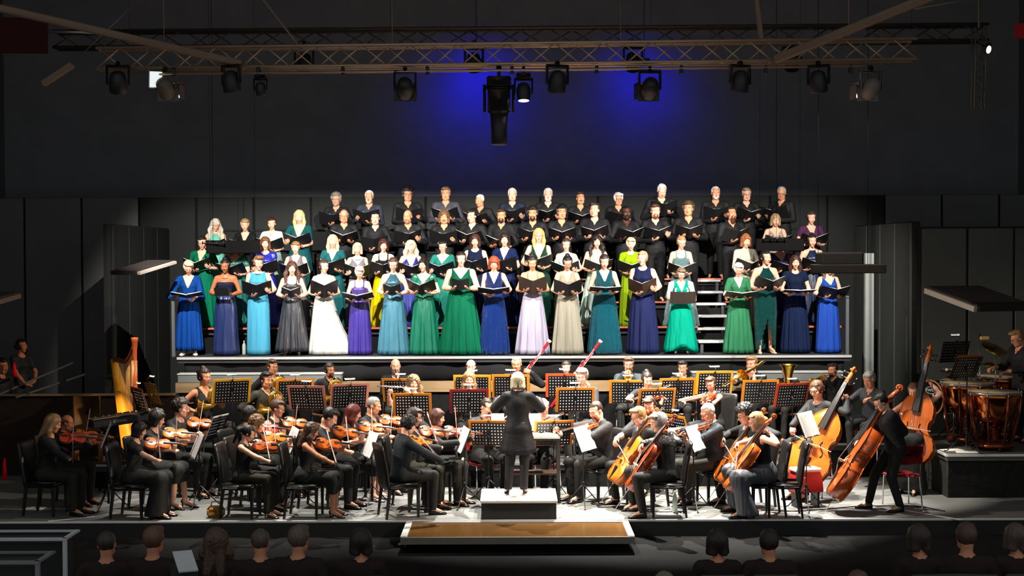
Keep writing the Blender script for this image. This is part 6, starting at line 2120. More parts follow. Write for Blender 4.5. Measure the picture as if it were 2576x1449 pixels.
# ---- winds and brass
def windplayer(kind, px, py, Y, z, phi, desc, sex, top, hair, hcol, lean=.03, head=(0, .1), **kw):
    ss = sit_s(px, py, Y, z)
    hz = .48 / ss + .105
    P = np.array([0, 0, hz]); Rt = rotx(lean)
    Rh_ = Rt @ rotz(head[0]) @ rotx(head[1])
    hs = .985 if sex == 'm' else .95
    mouth = P + Rt @ np.array([0, -.012, .588]) + Rh_ @ np.array([0, -.008, .072]) + Rh_ @ np.array([0, -.098, -.062]) * hs
    g = dict(curl=(.7, .7, .7, .65), thumb=.4)
    if kind == 'clar':
        d = nrm(np.array([0, -.62, -.78]))
        R_ = np.stack([np.array([1.0, 0, 0]), np.cross(-d, [1.0, 0, 0]), -d], 1)
        pose = (R_, mouth)
        Lh = dict(w=mouth + d * .24 + np.array([.075, .03, -.03]), d=(-.75, -.5, .3), p=(-.6, .0, -.5), th=-1, **g)
        Rh = dict(w=mouth + d * .42 + np.array([-.075, .03, -.03]), d=(.75, -.5, .3), p=(.6, .0, -.5), th=1, **g)
    elif kind == 'flute':
        R_ = rotz(.12) @ roty(.08)
        pose = (R_, mouth + np.array([0, -.012, -.004]))
        Lh = dict(w=mouth + np.array([-.10, -.09, -.05]), d=(-.6, .5, .5), p=(-.2, .9, 0), th=-1, **g)
        Rh = dict(w=mouth + np.array([-.42, -.06, -.09]), d=(.1, -.4, .8), p=(.1, -.6, -.3), th=1, **g)
    elif kind == 'bsn':
        a0 = np.array([-.26, -.16, hz - .02])
        a1 = mouth + np.array([.30, -.06, .16])
        zax = nrm(a1 - a0)
        xax = nrm(np.cross(np.array([0, 1.0, 0]), zax))
        R_ = np.stack([xax, np.cross(zax, xax), zax], 1)
        pose = (R_, a0)
        Lh = dict(w=a0 + zax * .72 + np.array([.08, -.01, -.02]), d=(-.8, -.3, .3), p=(-.5, .5, 0), th=-1, **g)
        Rh = dict(w=a0 + zax * .32 + np.array([-.03, .05, -.02]), d=(.6, -.6, .2), p=(.7, 0, .2), th=1, **g)
    elif kind == 'tpt':
        R_ = rotx(.25)
        pose = (R_, mouth)
        Lh = dict(w=mouth + R_ @ np.array([.05, -.17, -.06]), d=(-.5, -.5, .6), p=(-.9, 0, 0), th=-1, **g)
        Rh = dict(w=mouth + R_ @ np.array([-.06, -.16, .0]), d=(.4, -.8, .2), p=(.7, 0, -.4), th=1, **g)
    elif kind == 'tbn':
        R_ = rotx(.30) @ rotz(-.12)
        pose = (R_, mouth)
        Lh = dict(w=mouth + R_ @ np.array([.09, -.02, -.08]), d=(-.4, -.4, .7), p=(-.9, 0, 0), th=-1, **g)
        Rh = dict(w=mouth + R_ @ np.array([-.02, -.42, -.05]), d=(.4, -.4, .6), p=(.6, .2, 0), th=1, **g)
    elif kind == 'horn':
        R_ = rotz(0.0)
        pose = (R_, mouth)
        Lh = dict(w=mouth + np.array([.10, -.15, -.20]), d=(-.7, -.2, .3), p=(-.5, .6, 0), th=-1, **g)
        Rh = dict(w=mouth + np.array([-.21, .05, -.40]), d=(.6, -.8, 0), p=(.5, .5, .2), th=1, **g)
    elif kind == 'tuba':
        R_ = rotz(.0)
        pose = (R_, np.array([-.02, -.24, hz + .04]))
        Lh = dict(w=np.array([.16, -.22, hz + .2]), d=(-.7, -.3, .3), p=(-.8, 0, 0), th=-1, **g)
        Rh = dict(w=np.array([-.14, -.24, hz + .22]), d=(.7, -.4, .2), p=(.5, 0, -.4), th=1, **g)
    nm = {'clar': 'clarinet', 'flute': 'flute', 'bsn': 'bassoon', 'tpt': 'trumpet', 'tbn': 'trombone', 'horn': 'horn', 'tuba': 'tuba'}[kind]
    body, W, lm = make(nm + ' player ' + desc, px, py, Y, z, phi, sex, top, 'tr', hair, hcol, Lh, Rh, lean=lean, head=head, s=ss, clabel='chair of the %s player %s' % (nm, desc), chair_kind='stack', **kw)
    wind(kind, mtx(wrot(W) @ pose[0], toworld(W, pose[1])), '%s of the player %s' % (nm, desc), 'wind instruments')
Wp = windplayer
SEATC[0] = mat(0x7a4a22, .55, 0, 'wood')
Wp('horn', 512, 925, 3.05, .38, 52, 'in sleeveless black with earrings', 'f', 'v', 'bun', 0x3a1a12, skin='warm')
Wp('horn', 668, 936, 3.0, .38, 48, 'in dark olive shirt', 'm', 'shirt', 'short', 0x1e1410, skin='warm', mt=OLIVE)
Wp('horn', 684, 904, 3.95, .55, 40, 'in black with glasses, upper row', 'm', 'shirt', 'short', 0x4a3222, glasses=True, skin='warm')
Wp('horn', 828, 914, 3.95, .55, 36, 'in black shirt, furthest right of the horns', 'm', 'shirt', 'tied', 0x2a1a12, beard=('full', 0x2a1a12), skin='warm')
Wp('clar', 995, 902, 3.95, .55, 8, 'in black shirt at the left end of the clarinets', 'm', 'shirt', None, GRY, beard=('full', 0x9a7a60))
Wp('clar', 1185, 904, 3.95, .55, 0, 'in dark grey shirt, second from the bassoons', 'm', 'shirt', 'ring', 0x3a2a20, mt=mat(0x2b2e33, .7, 0, 'cloth'))
Wp('bsn', 1300, 897, 3.95, .55, -4, 'hidden behind the conductor', 'm', 'shirt', 'crop', 0xa8a29a, skin='warm')
Wp('bsn', 1425, 908, 3.95, .55, -6, 'behind the red-orange folder', 'f', 'short', 'tied', 0x2a1c16)
Wp('flute', 1040, 944, 3.1, .38, 12, 'in black strap top', 'f', 'strap', 'curlylong', 0xA8804A)
Wp('clar', 1180, 934, 3.1, .38, 4, 'behind the dark red folder', 'f', 'short', 'long', 0xC08A4A)
Wp('clar', 1465, 927, 3.1, .38, -16, 'in grey-blue shirt with glasses', 'm', 'shirt', 'pixie', 0xa8a49c, glasses=True, mt=mat(0x34363c, .7, 0, 'cloth'))
Wp('tpt', 1582, 898, 3.95, .55, -6, 'in dark blue-grey shirt with glasses', 'm', 'shirt', 'short', 0x6a4a34, glasses=True, mt=SLATE, beard=('full', 0x8a5a3a))
Wp('tpt', 1718, 908, 3.95, .55, -14, 'in black, right of the other upper trumpet', 'm', 'shirt', 'short', 0x100d0c)
Wp('tbn', 1893, 896, 3.95, .55, -38, 'raising the slide above the trumpets', 'm', 'roll', 'short', 0xB07038)
Wp('tuba', 1980, 921, 3.95, .55, -34, 'in short dark sleeves beside the trombone', 'm', 'roll', 'crop', 0x3a281c, glasses=True, skin='warm')
Wp('tpt', 2097, 914, 3.95, .55, -48, 'in black at the right end of the brass', 'm', 'shirt', 'short', 0x2e1a12, beard=('full', 0x2e1a12), skin='warm')

# ---- conductor and podium
pc = at(1305, 1300, .55)
POD = .25
o = empty('podium', loc=(pc[0], .02, 0)); tag(o, 'low dark conductor podium with pale framed top', 'podium')
ob('body', G().box((0, .5, .115), (1.02, .98, .23)), mat(0x242424, .8, 0, 'wall'), o, smooth=False)
ob('top', G().box((0, .5, .238), (1.0, .96, .018)), mat(0xC9B6AC, .6, 0, 'floor'), o, smooth=False)
for a, b in (((0, .0, .24), (1.04, .03, .03)), ((0, 1.0, .24), (1.04, .03, .03)), ((-.51, .5, .24), (.03, 1.0, .03)), ((.51, .5, .24), (.03, 1.0, .03))):
    ob('rim', G().box(a, b), mat(0xCFCDC8, .5), o, smooth=False)
sc_ = (at(1300, 938, .60)[2] - POD) / 1.70
xcd = at(1303, 1100, .6)[0]
Lc = dict(w=(.30, -.36, 1.28), d=(-.1, -.85, .35), p=(-.5, 0, -.8), th=-1, curl=(.25, .25, .3, .3), pole=(.55, .3, -.8))
Rc = dict(w=(-.30, -.36, 1.28), d=(.1, -.85, .35), p=(.5, 0, -.8), th=1, curl=(.7, .7, .7, .7), pole=(-.55, .3, -.8))
COAT = mat(0x1b1c1f, .65, 0, 'cloth', .3)
body, W, lm = person('conductor in long black tailcoat seen from behind', (xcd, .6, POD), math.pi, sc_, 'f', 1.05, 'pale', head=(0, .2), L=Lc, R=Rc, lean=.05, top=dict(neck='round', sleeve=.98, hem=-.12, mat=COAT, name='coat', infl=.024, nw=.065, nd=.05),
                     bottom=dict(kind='trousers', mat=COAT, hem=.06), hair=('bob', 0xD9C8A4), shoes=('heel', SHOE), group='orchestra', legs=((.11, -.015, .14, .015), (-.09, -.015, -.08, .015)))
# coat tails: open skirt of the coat, longer behind
rg = []
aa = np.linspace(math.radians(-35), math.radians(215), 26)
for t in np.linspace(0, 1, 8):
    z = 1.02 - .40 * t
    rx, ry = .165 + .10 * t, .125 + .075 * t
    o_ = np.stack([rx * np.cos(aa) * (1 + .02 * np.cos(9 * aa) * t), ry * np.sin(aa) * (1 + .04 * np.cos(9 * aa) * t), z - .05 * t * np.sin(aa)], 1)
    i_ = o_[::-1] * np.array([.95, .95, 1])
    rg.append(np.vstack([o_, i_]))
ob('coat_tails', G().rings(rg, 0, True), COAT, body)
bt = toworld(W, lm['arms']['R'][2] + np.array([0, -.10, .02]))
o = empty('baton', mtx(frame(wrot(W) @ np.array([.45, -.8, .15]), (0, 0, 1)), bt)); tag(o, 'thin white baton in the conductor right hand', 'baton')
ob('stick', G().tube([(0, 0, 0), (.36, 0, 0)], [.003, .0015], 6), mat(0xe8e4da, .5), o)
ob('grip', G().ball((-.01, 0, 0), (.028, .012, .012), 8, 6), mat(0x6a4a2a, .5), o)
# conductor desk: table-like stand with score
xd = at(1350, 1100, 1.5)[0]
o = empty('conductor_desk', loc=(xd - .05, 1.5, 0)); tag(o, 'dark table-high conductor desk beyond the podium', 'desk')
zt = at(1380, 1100, 1.5)[2]
ob('top', G().box((0, 0, zt), (.78, .5, .035), bev=.006), mat(0x1c1a18, .6), o, smooth=False)
for sx in (-.36, .36):
    for y in (-.22, .22):
        ob('leg', G().box((sx, y, zt / 2), (.05, .05, zt)), mat(0x2a2825, .55), o, smooth=False)
ob('shelf', G().box((0, 0, .42), (.70, .4, .02)), mat(0x4a3420, .6, 0, 'wood'), o, smooth=False)
sc = empty('score', loc=(xd + .07, 1.46, zt + .018)); tag(sc, 'thick open white score lying on the conductor desk', 'score')
for sg in (-1, 1):
    ob('leaves', G().rings([[(sg * u, -.16, 0), (sg * u, .16, 0), (sg * u, .16, h_), (sg * u, -.16, h_)][::sg] for u, h_ in ((.004, .03), (.06, .045), (.16, .035), (.24, .02))]), PAPER, sc, smooth=False)
for px, lab in ((1252, 'upright white page left of the conductor'), (1345, 'upright white page right of the conductor')):
    p = at(px, 1062, 1.85)
    o = empty('page', mtx(rotx(-.25), p)); tag(o, lab, 'sheet music')
    ob('leaves', G().box((0, 0, 0), (.19, .004, .26)).box((0, .006, 0), (.18, .004, .25)), PAPER, o, smooth=False)

# ---- music stands
def st(px, py, Y, z, rz, colr, lab, size=(.60, .40), tilt=.3, lamp=True, flab=None, pages=True):
    p = at(px, py, Y)
    k = F / (Y - CAM[1])
    R_ = rotz(math.radians(rz))
    base = p - R_ @ np.array([0, -.02, 0])
    stand((base[0], base[1], z), math.radians(rz), p[2] - z, lab, tilt, lamp, colr, flab or lab.replace('music stand', 'score on the stand'), size, pages=pages)
OR, YE, PK, RD, DR, RO = 0xE08A1E, 0xE0A62A, 0xD98A78, 0xC0401A, 0x8A0E1A, 0xDA5420
S_ = [
 (350, 1008, 2.62, 0, 122, 0xD0622A, 'perforated music stand with rust folder before the harp'),
 (384, 990, 3.2, .38, 125, None, 'perforated music stand with clip lamp right of the harp'),
 (583, 986, 2.55, 0, 205, YE, 'perforated music stand with yellow folder before the first horn'),
 (742, 985, 3.3, .38, 195, OR, 'perforated music stand with orange folder partly behind the pink one'),
 (772, 1003, 2.6, 0, 170, PK, 'perforated music stand with pink folder left of its twin'),
 (880, 998, 2.62, 0, 200, PK, 'perforated music stand with pink folder above the violinist in silver shoes'),
 (1008, 984, 3.35, .38, 172, OR, 'perforated music stand with orange folder before the left clarinettist'),
 (1037, 1022, 2.6, 0, 178, OR, 'perforated music stand with orange folder before the flautist'),
 (1188, 975, 3.4, .38, 180, YE, 'perforated music stand with yellow folder behind the front clarinettist'),
 (1180, 1012, 2.62, 0, 184, DR, 'music stand with dark red folder before the front clarinettist'),
 (1285, 974, 3.35, .38, 176, OR, 'perforated music stand with orange folder behind the conductor head'),
 (1230, 1092, 1.55, 0, 172, OR, 'perforated music stand with orange folder left of the conductor'),
 (1392, 1092, 1.65, 0, 192, OR, 'perforated music stand with orange folder right of the conductor'),
 (1420, 972, 3.35, .38, 178, RO, 'perforated music stand with red-orange folder before the second bassoonist'),
 (1447, 1008, 2.55, 0, 184, OR, 'perforated music stand with orange folder before the clarinettist in grey-blue'),
 (1580, 988, 3.35, .38, 176, OR, 'perforated music stand with orange folder before the first trumpeter'),
 (1652, 1010, 2.66, 0, 192, OR, 'perforated music stand with orange folder behind the violist near the cellos'),
 (1704, 983, 3.4, .38, 188, OR, 'perforated music stand with orange folder before the second trumpeter'),
 (1797, 965, 3.5, .38, 186, YE, 'perforated music stand with yellow folder behind the violist in glasses'),
 (1912, 988, 3.25, .38, 190, OR, 'perforated music stand with orange folder before the trombonist'),
 (1992, 996, 3.2, .38, 200, RD, 'perforated music stand with orange-red folder before the tuba player'),
 (1700, 1078, 1.9, 0, 118, OR, 'music stand with orange folder behind the cellist in satin shirt'),
]
for px, py, Y, z, rz, c_, lab in S_:
    st(px, py, Y, z, rz, c_, lab)
# stands of the strings, seen edge-on with white pages
for px, py, Y, rz, lab in ((268, 1098, .9, 285, 'low music stand with white pages before the far-left violins'), (497, 1122, 1.1, 290, 'low music stand with white pages before the lace-top violinist'), (548, 1075, 1.9, 255, 'tilted music stand before the violinist with glasses'),
                           (735, 1108, 1.2, 290, 'low music stand with white pages behind the violinist in strap top'), (932, 1120, 1.0, 290, 'music stand with white pages left of the first desk'), (1165, 1108, 1.0, 282, 'music stand with tall white pages left of the podium'),
                           (1470, 1105, 1.0, 62, 'music stand with tall white pages right of the podium'), (1748, 1105, .75, 64, 'music stand with white pages behind the front cellist'), (2032, 1070, .7, 55, 'music stand with white pages before the seated bassist')):
    st(px, py, Y, 0, rz, 0xE9E4D8, lab, (.50, .36), .38, lamp=False)

# ---- harp, keyboard, wooden chair
hp = at(335, 1050, 3.15)
def harp():
    o = empty('harp', mtx(rotz(math.radians(-60)), (at(338, 1000, 2.92)[0], 2.92, .38)))
    tag(o, 'golden concert harp with carved column behind the keyboard', 'harp')
    gold, brn = mat(0xE0982A, .3, .0, 'varnish'), mat(0x8A3E1A, .3, 0, 'varnish')
    top = at(345, 848, 2.95)[2] - .38
    g = G(); g.lathe([(.05, .06), (.045, .12), (.034, .2), (.032, top - .35), (.036, top - .2), (.05, top - .06), (.06, top - .02), (.05, top)], 16, t=(.05, 0, 0))
    ob('column', g, brn, o)
    for k in range(8):
        a = k * math.pi / 4
        ob('flute', G().tube([(.05 + .033 * math.cos(a), .033 * math.sin(a), .22), (.05 + .033 * math.cos(a), .033 * math.sin(a), top - .36)], .006, 5), brn, o)
    tx_, tz_ = (at(272, 905, 3.66)[0] - at(338, 905, 2.92)[0]) / .5, at(272, 908, 3.66)[2] - .38
    rg = []
    for t in np.linspace(0, 1, 9):
        x = .0 + (tx_ - .0) * t; z = .12 + (tz_ - .12) * t
        hw = .20 - .15 * t
        rg.append([(x + .02, -hw, z + .01), (x + .02, hw, z + .01), (x - .09 * (1 - t) - .04, hw * .8, z - .03), (x - .13 * (1 - t) - .05, 0, z - .04), (x - .09 * (1 - t) - .04, -hw * .8, z - .03)])
    ob('soundbox', G().rings(rg), gold, o)
    P = []
    for t in np.linspace(0, 1, 14):
        x = tx_ + (.05 - tx_) * t
        z = tz_ + (top - .10 - tz_) * t - .20 * math.sin(math.pi * t) * (1 - .35 * t) + .05 * math.sin(2 * math.pi * t)
        P.append((x, 0, z))
    ob('neck', G().tube(P, [.03] + [.035] * 12 + [.045], 8, 0, True, (1.3, .8)), brn, o)
    g = G(); g.box((.0, 0, .06), (.36, .36, .12), bev=.03); ob('base', g, gold, o)
    for k in range(26):
        t = (k + 1.5) / 28
        i = t * 13
        a, b = int(i), min(13, int(i) + 1)
        pz = P[a][2] + (P[b][2] - P[a][2]) * (i - a)
        x = P[0][0] + (P[-1][0] - P[0][0]) * t
        tt = (x - .0) / (tx_ - .0)
        z0 = .14 + (tz_ - .12) * max(0, min(1, tt))
        if pz - z0 > .05:
            ob('string', G().tube([(x, 0, z0), (x, 0, pz - .02)], .0016, 4), mat(0xD9B27A, .4) if k % 7 else mat(0xA03020, .4), o)
harp()
def text(name, s_, size, m, parent, M):
    cu = bpy.data.curves.new(name, 'FONT')
    cu.body = s_
    cu.size = size
    cu.extrude = .001
    cu.align_x, cu.align_y = 'CENTER', 'CENTER'
    t = bpy.data.objects.new(name + '_curve', cu)
    col.objects.link(t)
    me = bpy.data.meshes.new_from_object(t.evaluated_get(bpy.context.evaluated_depsgraph_get()))
    bpy.data.objects.remove(t)
    me.materials.clear()
    return ob(name, me, m, parent, M)
ka, kb = at(232, 1066, 2.2), at(402, 1040, 2.75)
kd = kb - ka
kyaw = math.atan2(kd[1], kd[0])
Lk = math.hypot(kd[0], kd[1])
o = empty('keyboard', mtx(rotz(kyaw) @ roty(-math.atan2(kd[2], Lk)), (ka + kb) / 2)); tag(o, 'long black stage piano in front of the harp, seen from its back', 'keyboard')
ob('case', G().box((0, 0, 0), (1.12, .30, .13), bev=.02), mat(0x17171a, .4), o, smooth=False)
ob('top_panel', G().box((0, -.05, .07), (1.08, .14, .02), bev=.004), mat(0x8a7a58, .35, .3), o, smooth=False)
kw_ = G()
for k in range(36): kw_.box((-.52 + k * .0297, .10, .07), (.027, .12, .014))
ob('keys', kw_, mat(0xEEE8D8, .4), o, smooth=False)
kb_ = G()
for k in range(35):
    if k % 7 not in (2, 6): kb_.box((-.505 + k * .0297, .075, .083), (.014, .08, .016))
ob('black_keys', kb_, BLACK, o, smooth=False)
text('logo', 'KAWAI', .062, mat(0xB8AE98, .5), o, mtx(rotx(math.pi / 2), (-.14, -.152, 0)))
mid = (ka + kb) / 2
o = empty('keyboard_stand', mtx(rotz(kyaw), (mid[0], mid[1], 0))); tag(o, 'black crossed-leg stand under the stage piano', 'stand')
hk = mid[2] - .08
for y in (-.12, .12):
    for sg in (-1, 1):
        ob('leg', G().tube([(-.4 * sg, y, .02), (.4 * sg, y, hk)], .016, 8), BLK_MET, o)
for x in (-.4, .4):
    ob('bar', G().tube([(x, -.16, hk), (x, .16, hk)], .014, 6), BLK_MET, o)
make('keyboard player in black bent low behind the stage piano', 396, 1022, 2.95, 0.38, 200, 'm', 'shirt', 'tr', 'curly', 0xA8A090, dict(w=(.2, -.38, .72), d=(0, -1, -.1), p=(0, 0, -1), th=-1), dict(w=(-.2, -.38, .72), d=(0, -1, -.1), p=(0, 0, -1), th=1), lean=.35, clabel='black bench of the keyboard player', chair_kind='bench', s=.9) if False else None
SEATC[0] = mat(0x8a5a24, .45, 0, 'wood')
o = chair((at(222, 1060, 2.9)[0], 2.9, .38), math.radians(192), 'brown wooden chair left of the harp', 'wood')
# ---- timpani and percussion
px0, px1 = at(2383, 1142, 1.6)[0], 9.2
PT = at(2450, 1142, 1.6)[2]
o = empty('percussion_platform', loc=((px0 + px1) / 2, 1.6, 0)); tag(o, 'waist-high black platform carrying the kettle drums', 'platform')
ob('deck', G().box((0, 1.2, PT - .05), (px1 - px0, 2.4, .1)), mat(0x55554f, .6, 0, 'floor'), o, smooth=False)
ob('front_skirt', G().box((0, .03, (PT - .1) / 2), (px1 - px0 - .05, .03, PT - .1)), mat(0x141414, .8, 0, 'cloth'), o, smooth=False)
ob('side_skirt', G().box((-(px1 - px0) / 2 + .03, 1.2, (PT - .1) / 2), (.03, 2.36, PT - .1)), mat(0x3a3a38, .8, 0, 'cloth'), o, smooth=False)
ob('edge', G().box((0, -.008, PT - .02), (px1 - px0, .016, .035)), STRIP, o, smooth=False)
ob('edge', G().box((-(px1 - px0) / 2 - .008, 1.2, PT - .02), (.016, 2.4, .035)), STRIP, o, smooth=False)
COPPER, CREAM = mat(0xC06A3A, .14, 1.0, 'plain'), mat(0xD9C49A, .5, 0, 'paper')
def timp(px, py, Y, wpx, label):
    k = F / (Y - CAM[1])
    p = at(px, py, Y)
    r = wpx / k / 2
    h = p[2] - PT
    o = empty('kettle_drum', loc=(p[0], Y, PT)); tag(o, label, 'kettle drum', 'kettle drums')
    prof = [(.02, h - r * 1.35), (r * .35, h - r * 1.30), (r * .68, h - r * 1.02), (r * .88, h - r * .62), (r * .96, h - r * .2), (r * .97, h - .03)]
    ob('bowl', G().lathe(prof, 32), COPPER, o)
    ob('drumhead', G().lathe([(r * .985, h - .03), (r * .98, h), (.001, h + .004)], 32), CREAM, o)
    a = np.linspace(0, 2 * np.pi, 36, endpoint=False)
    ob('hoop', G().tube(np.stack([r * np.cos(a), r * np.sin(a), np.full(36, h - .012)], 1), .013, 8, closed=True), CHROME, o)
    for j in range(8):
        t = j * math.pi / 4 + .2
        c, s_ = math.cos(t), math.sin(t)
        ob('tension_rod', G().tube([(r * 1.0 * c, r * 1.0 * s_, h + .012), (r * 1.0 * c, r * 1.0 * s_, h - .12)], .008, 6).ball((r * 1.0 * c, r * 1.0 * s_, h + .015), .014, 8, 5), CHROME, o)
        ob('strut', G().tube([(r * 1.0 * c, r * 1.0 * s_, h - .06), (r * .93 * c, r * .93 * s_, h - r * .8), (r * .66 * c, r * .66 * s_, .10)], [.022, .020, .018], 8, 0, True, (1, .5)), mat(0x8e4a2c, .25, .8), o)
    ob('base', G().lathe([(r * .70, .05), (r * .72, .07), (r * .70, .11), (r * .3, .13), (.05, .16), (.05, h - r * 1.3)], 24), mat(0x7a4028, .3, .8), o)
    for j in range(3):
        t = j * 2 * math.pi / 3 + .5
        ob('caster', G().ball((r * .66 * math.cos(t), r * .66 * math.sin(t), .03), .032, 8, 6), BLACK, o)
timp(2502, 984, 2.05, 132, 'copper kettle drum nearest the front of the platform')
timp(2432, 962, 2.75, 132, 'copper kettle drum behind the front one')
timp(2520, 945, 3.45, 120, 'third kettle drum with pale head behind the others')
# bass drum with its maker plate
p = at(2342, 1000, 3.0)
o = empty('bass_drum', mtx(rotz(math.radians(-62)), p)); tag(o, 'black-headed bass drum with pale wooden hoop left of the kettle drums', 'bass drum')
ob('shell', G().lathe([(.262, .0), (.262, .34)], 32, R=rotx(-math.pi / 2)), mat(0x15100e, .3), o)
ob('drumhead', G().lathe([(.258, -.006), (.001, -.012)], 32, R=rotx(-math.pi / 2)), mat(0x101214, .25), o)
a = np.linspace(0, 2 * np.pi, 40, endpoint=False)
ob('hoop', G().tube(np.stack([.268 * np.cos(a), np.full(40, .0), .268 * np.sin(a)], 1), .016, 8, closed=True), mat(0xB07A4A, .35, 0, 'wood'), o)
ob('hoop', G().tube(np.stack([.268 * np.cos(a), np.full(40, .34), .268 * np.sin(a)], 1), .016, 8, closed=True), mat(0xB07A4A, .35, 0, 'wood'), o)
ob('logo_ring', G().tube(np.stack([.01 + .115 * np.cos(a), np.full(40, -.014), .115 + .052 * np.sin(a)], 1), .005, 5, closed=True), mat(0xE8E4DA, .5), o)
text('logo', 'MAPEX', .062, mat(0xE8E4DA, .5), o, mtx(rotx(math.pi / 2), (.01, -.016, .115)))
for sg in (-1, 1):
    ob('spur', G().tube([(sg * .22, .05, -.15), (sg * .36, -.06, -.3)], .012, 6), CHROME, o)
# music stand with rust folder before the drums, pole stands in front
st(2430, 925, 1.85, PT, 205, 0xC06028, 'tall music stand with rust folder before the kettle drums', (.46, .40), .5, lamp=False)
st(2402, 885, 3.4, PT, 200, None, 'perforated music stand with pale top edge behind the drums')
# side table with mallets
p = at(2400, 935, 3.1)
o = empty('mallet_table', loc=(p[0], 3.1, PT)); tag(o, 'small black tray table with white mallets', 'table')
zt = p[2] - PT
ob('tray', G().box((0, 0, zt), (.36, .24, .03), bev=.006), BLACK, o, smooth=False)
ob('pole', G().tube([(0, 0, .03), (0, 0, zt)], .012, 8), CHROME, o)
for j in range(3):
    t = j * 2.094
    ob('leg', G().tube([(0, 0, .22), (.22 * math.cos(t), .22 * math.sin(t), .01)], .009, 6), CHROME, o)
for j in range(3):
    m_ = empty('mallet', mtx(rotz(.3 * j), (p[0] - .12 + .1 * j, 3.08, PT + zt + .03))); tag(m_, '%s white felt drum mallet on the tray table' % ('leftmost', 'middle', 'rightmost')[j], 'mallet', 'mallets on the tray')
    ob('stick', G().tube([(0, 0, 0), (0, .2, 0)], .006, 6), mat(0xB98A52, .5, 0, 'wood'), m_)
    ob('felt', G().ball((0, -.01, .005), .026, 10, 6), mat(0xE8E0D0, .8), m_)
# cymbals and side drum
def cym(px, py, Y, r, tiltx, label):
    p = at(px, py, Y)
    o = empty('cymbal', loc=(p[0], Y, PT)); tag(o, label, 'cymbal', 'cymbals')
    h = p[2] - PT
    ob('plate', G().lathe([(.012, .03), (.05, .028), (.07, .012), (r, -.012), (r, -.016), (.07, .006), (.012, .02)], 28, R=rotx(tiltx) @ roty(tiltx * .8), t=(0, 0, h)), mat(0xC9A24A, .25, 1.0), o)
    ob('pole', G().tube([(0, 0, .05), (0, 0, h + .07)], .010, 8), CHROME, o)
    for j in range(3):
        t = j * 2.094 + .4
        ob('leg', G().tube([(0, 0, .34), (.26 * math.cos(t), .26 * math.sin(t), .01)], .009, 6), CHROME, o)
cym(2505, 878, 3.75, .24, .42, 'tilted brass cymbal on a chrome stand behind the drums')
cym(2488, 916, 3.9, .17, .06, 'small level cymbal below the tilted one')
p = at(2476, 850, 3.6)
o = empty('wood_block', loc=(p[0], 3.6, PT)); tag(o, 'pale wood block clamped on a thin chrome pole', 'wood block')
ob('block', G().box((0, 0, p[2] - PT), (.14, .08, .055), bev=.008), mat(0xE0B060, .5, 0, 'wood'), o, smooth=False)
ob('pole', G().tube([(-.07, 0, 0), (-.07, 0, p[2] - PT + .08)], .008, 8), CHROME, o)
p = at(2548, 905, 3.3)
o = empty('side_drum', loc=(p[0], 3.3, PT)); tag(o, 'side drum with pale head at the right edge', 'drum')
hh_ = p[2] - PT
ob('shell', G().lathe([(.17, hh_ - .13), (.17, hh_)], 26), mat(0x6a4a28, .35, 0, 'wood'), o)
ob('drumhead', G().lathe([(.168, hh_ + .001), (.001, hh_ + .006)], 26), CREAM, o)
ob('hoop', G().tube(np.stack([.174 * np.cos(a), .174 * np.sin(a), np.full(40, hh_)], 1), .008, 6, closed=True), CHROME, o)
ob('pole', G().tube([(0, 0, .02), (0, 0, hh_ - .13)], .012, 8), CHROME, o)
for j in range(3):
    t = j * 2.094 + .9
    ob('leg', G().tube([(0, 0, .3), (.24 * math.cos(t), .24 * math.sin(t), .01)], .009, 6), CHROME, o)
pm_ = person('percussionist in black leaning over the kettle drums', (at(2575, 900, 2.9)[0], 2.9, PT), math.radians(-70), (at(2565, 828, 2.9)[2] - PT) / 1.70 / 1.0, 'm', 1.08, 'warm', head=(-.1, .3), lean=.12,
       L=dict(w=(.12, -.42, 1.08), d=(0, -.9, -.2), p=(0, 0, -1), th=-1, curl=(.7, .7, .7, .7)), R=dict(w=(-.2, -.38, 1.12), d=(0, -.9, -.2), p=(0, 0, -1), th=1, curl=(.7, .7, .7, .7)),
       top=dict(neck='shirt', sleeve=.8, hem=-.06, mat=BLKC), bottom=dict(kind='trousers', mat=BLKC2), hair=('short', 0xB07A3A), glasses=True, shoes=('flat', SHOE), group='orchestra')
# papers on the platform corner
for k, (px, py, rz_) in enumerate(((2400, 1118, .2), (2432, 1136, -.15))):
    p = at(px, py, 1.75 + .12 * (1 - k))
    o = empty('paper_sheet', mtx(rotz(rz_), (p[0], 1.78 + .2 * (1 - k), PT + .004))); tag(o, 'white sheets lying on the percussion platform corner, %s pile' % ('left' if k == 0 else 'right'), 'paper')
    ob('sheet', G().box((0, 0, 0), (.30, .21, .006)).box((.02, .01, .004), (.29, .2, .004), R=rotz(.06)), PAPER, o, smooth=False)
# ---- red chairs with bags, loose things on the floor
def red_chair(px, py, Y, rz, lab):
    SEATC[0] = mat(0xA01A1C, .6, 0, 'cloth')
    p = at(px, py, Y)
    chair((p[0], Y, 0), math.radians(rz), lab, 'stack')
p = at(2026, 1236, .95)
o = empty('instrument_case', mtx(rotz(.25), (p[0], .95, p[2]))); tag(o, 'upright red case with white lid before the seated bassist', 'case')
rg = []
for z, w_, d_ in ((0, .21, .13), (.02, .215, .135), (.22, .20, .125), (.29, .175, .11)):
    rg.append([(-w_, -d_, z), (w_, -d_, z), (w_, d_, z), (-w_, d_, z)])
ob('body', G().rings(rg), mat(0xB01418, .45, 0, 'leather'), o, smooth=False)
ob('side_panel', G().box((-.12, -.137, .12), (.16, .012, .2), bev=.004), mat(0xD8584A, .5, 0, 'leather'), o, smooth=False)
ob('lid', G().box((0, 0, .315), (.40, .25, .05), bev=.015), mat(0xE6DED6, .5), o, smooth=False)
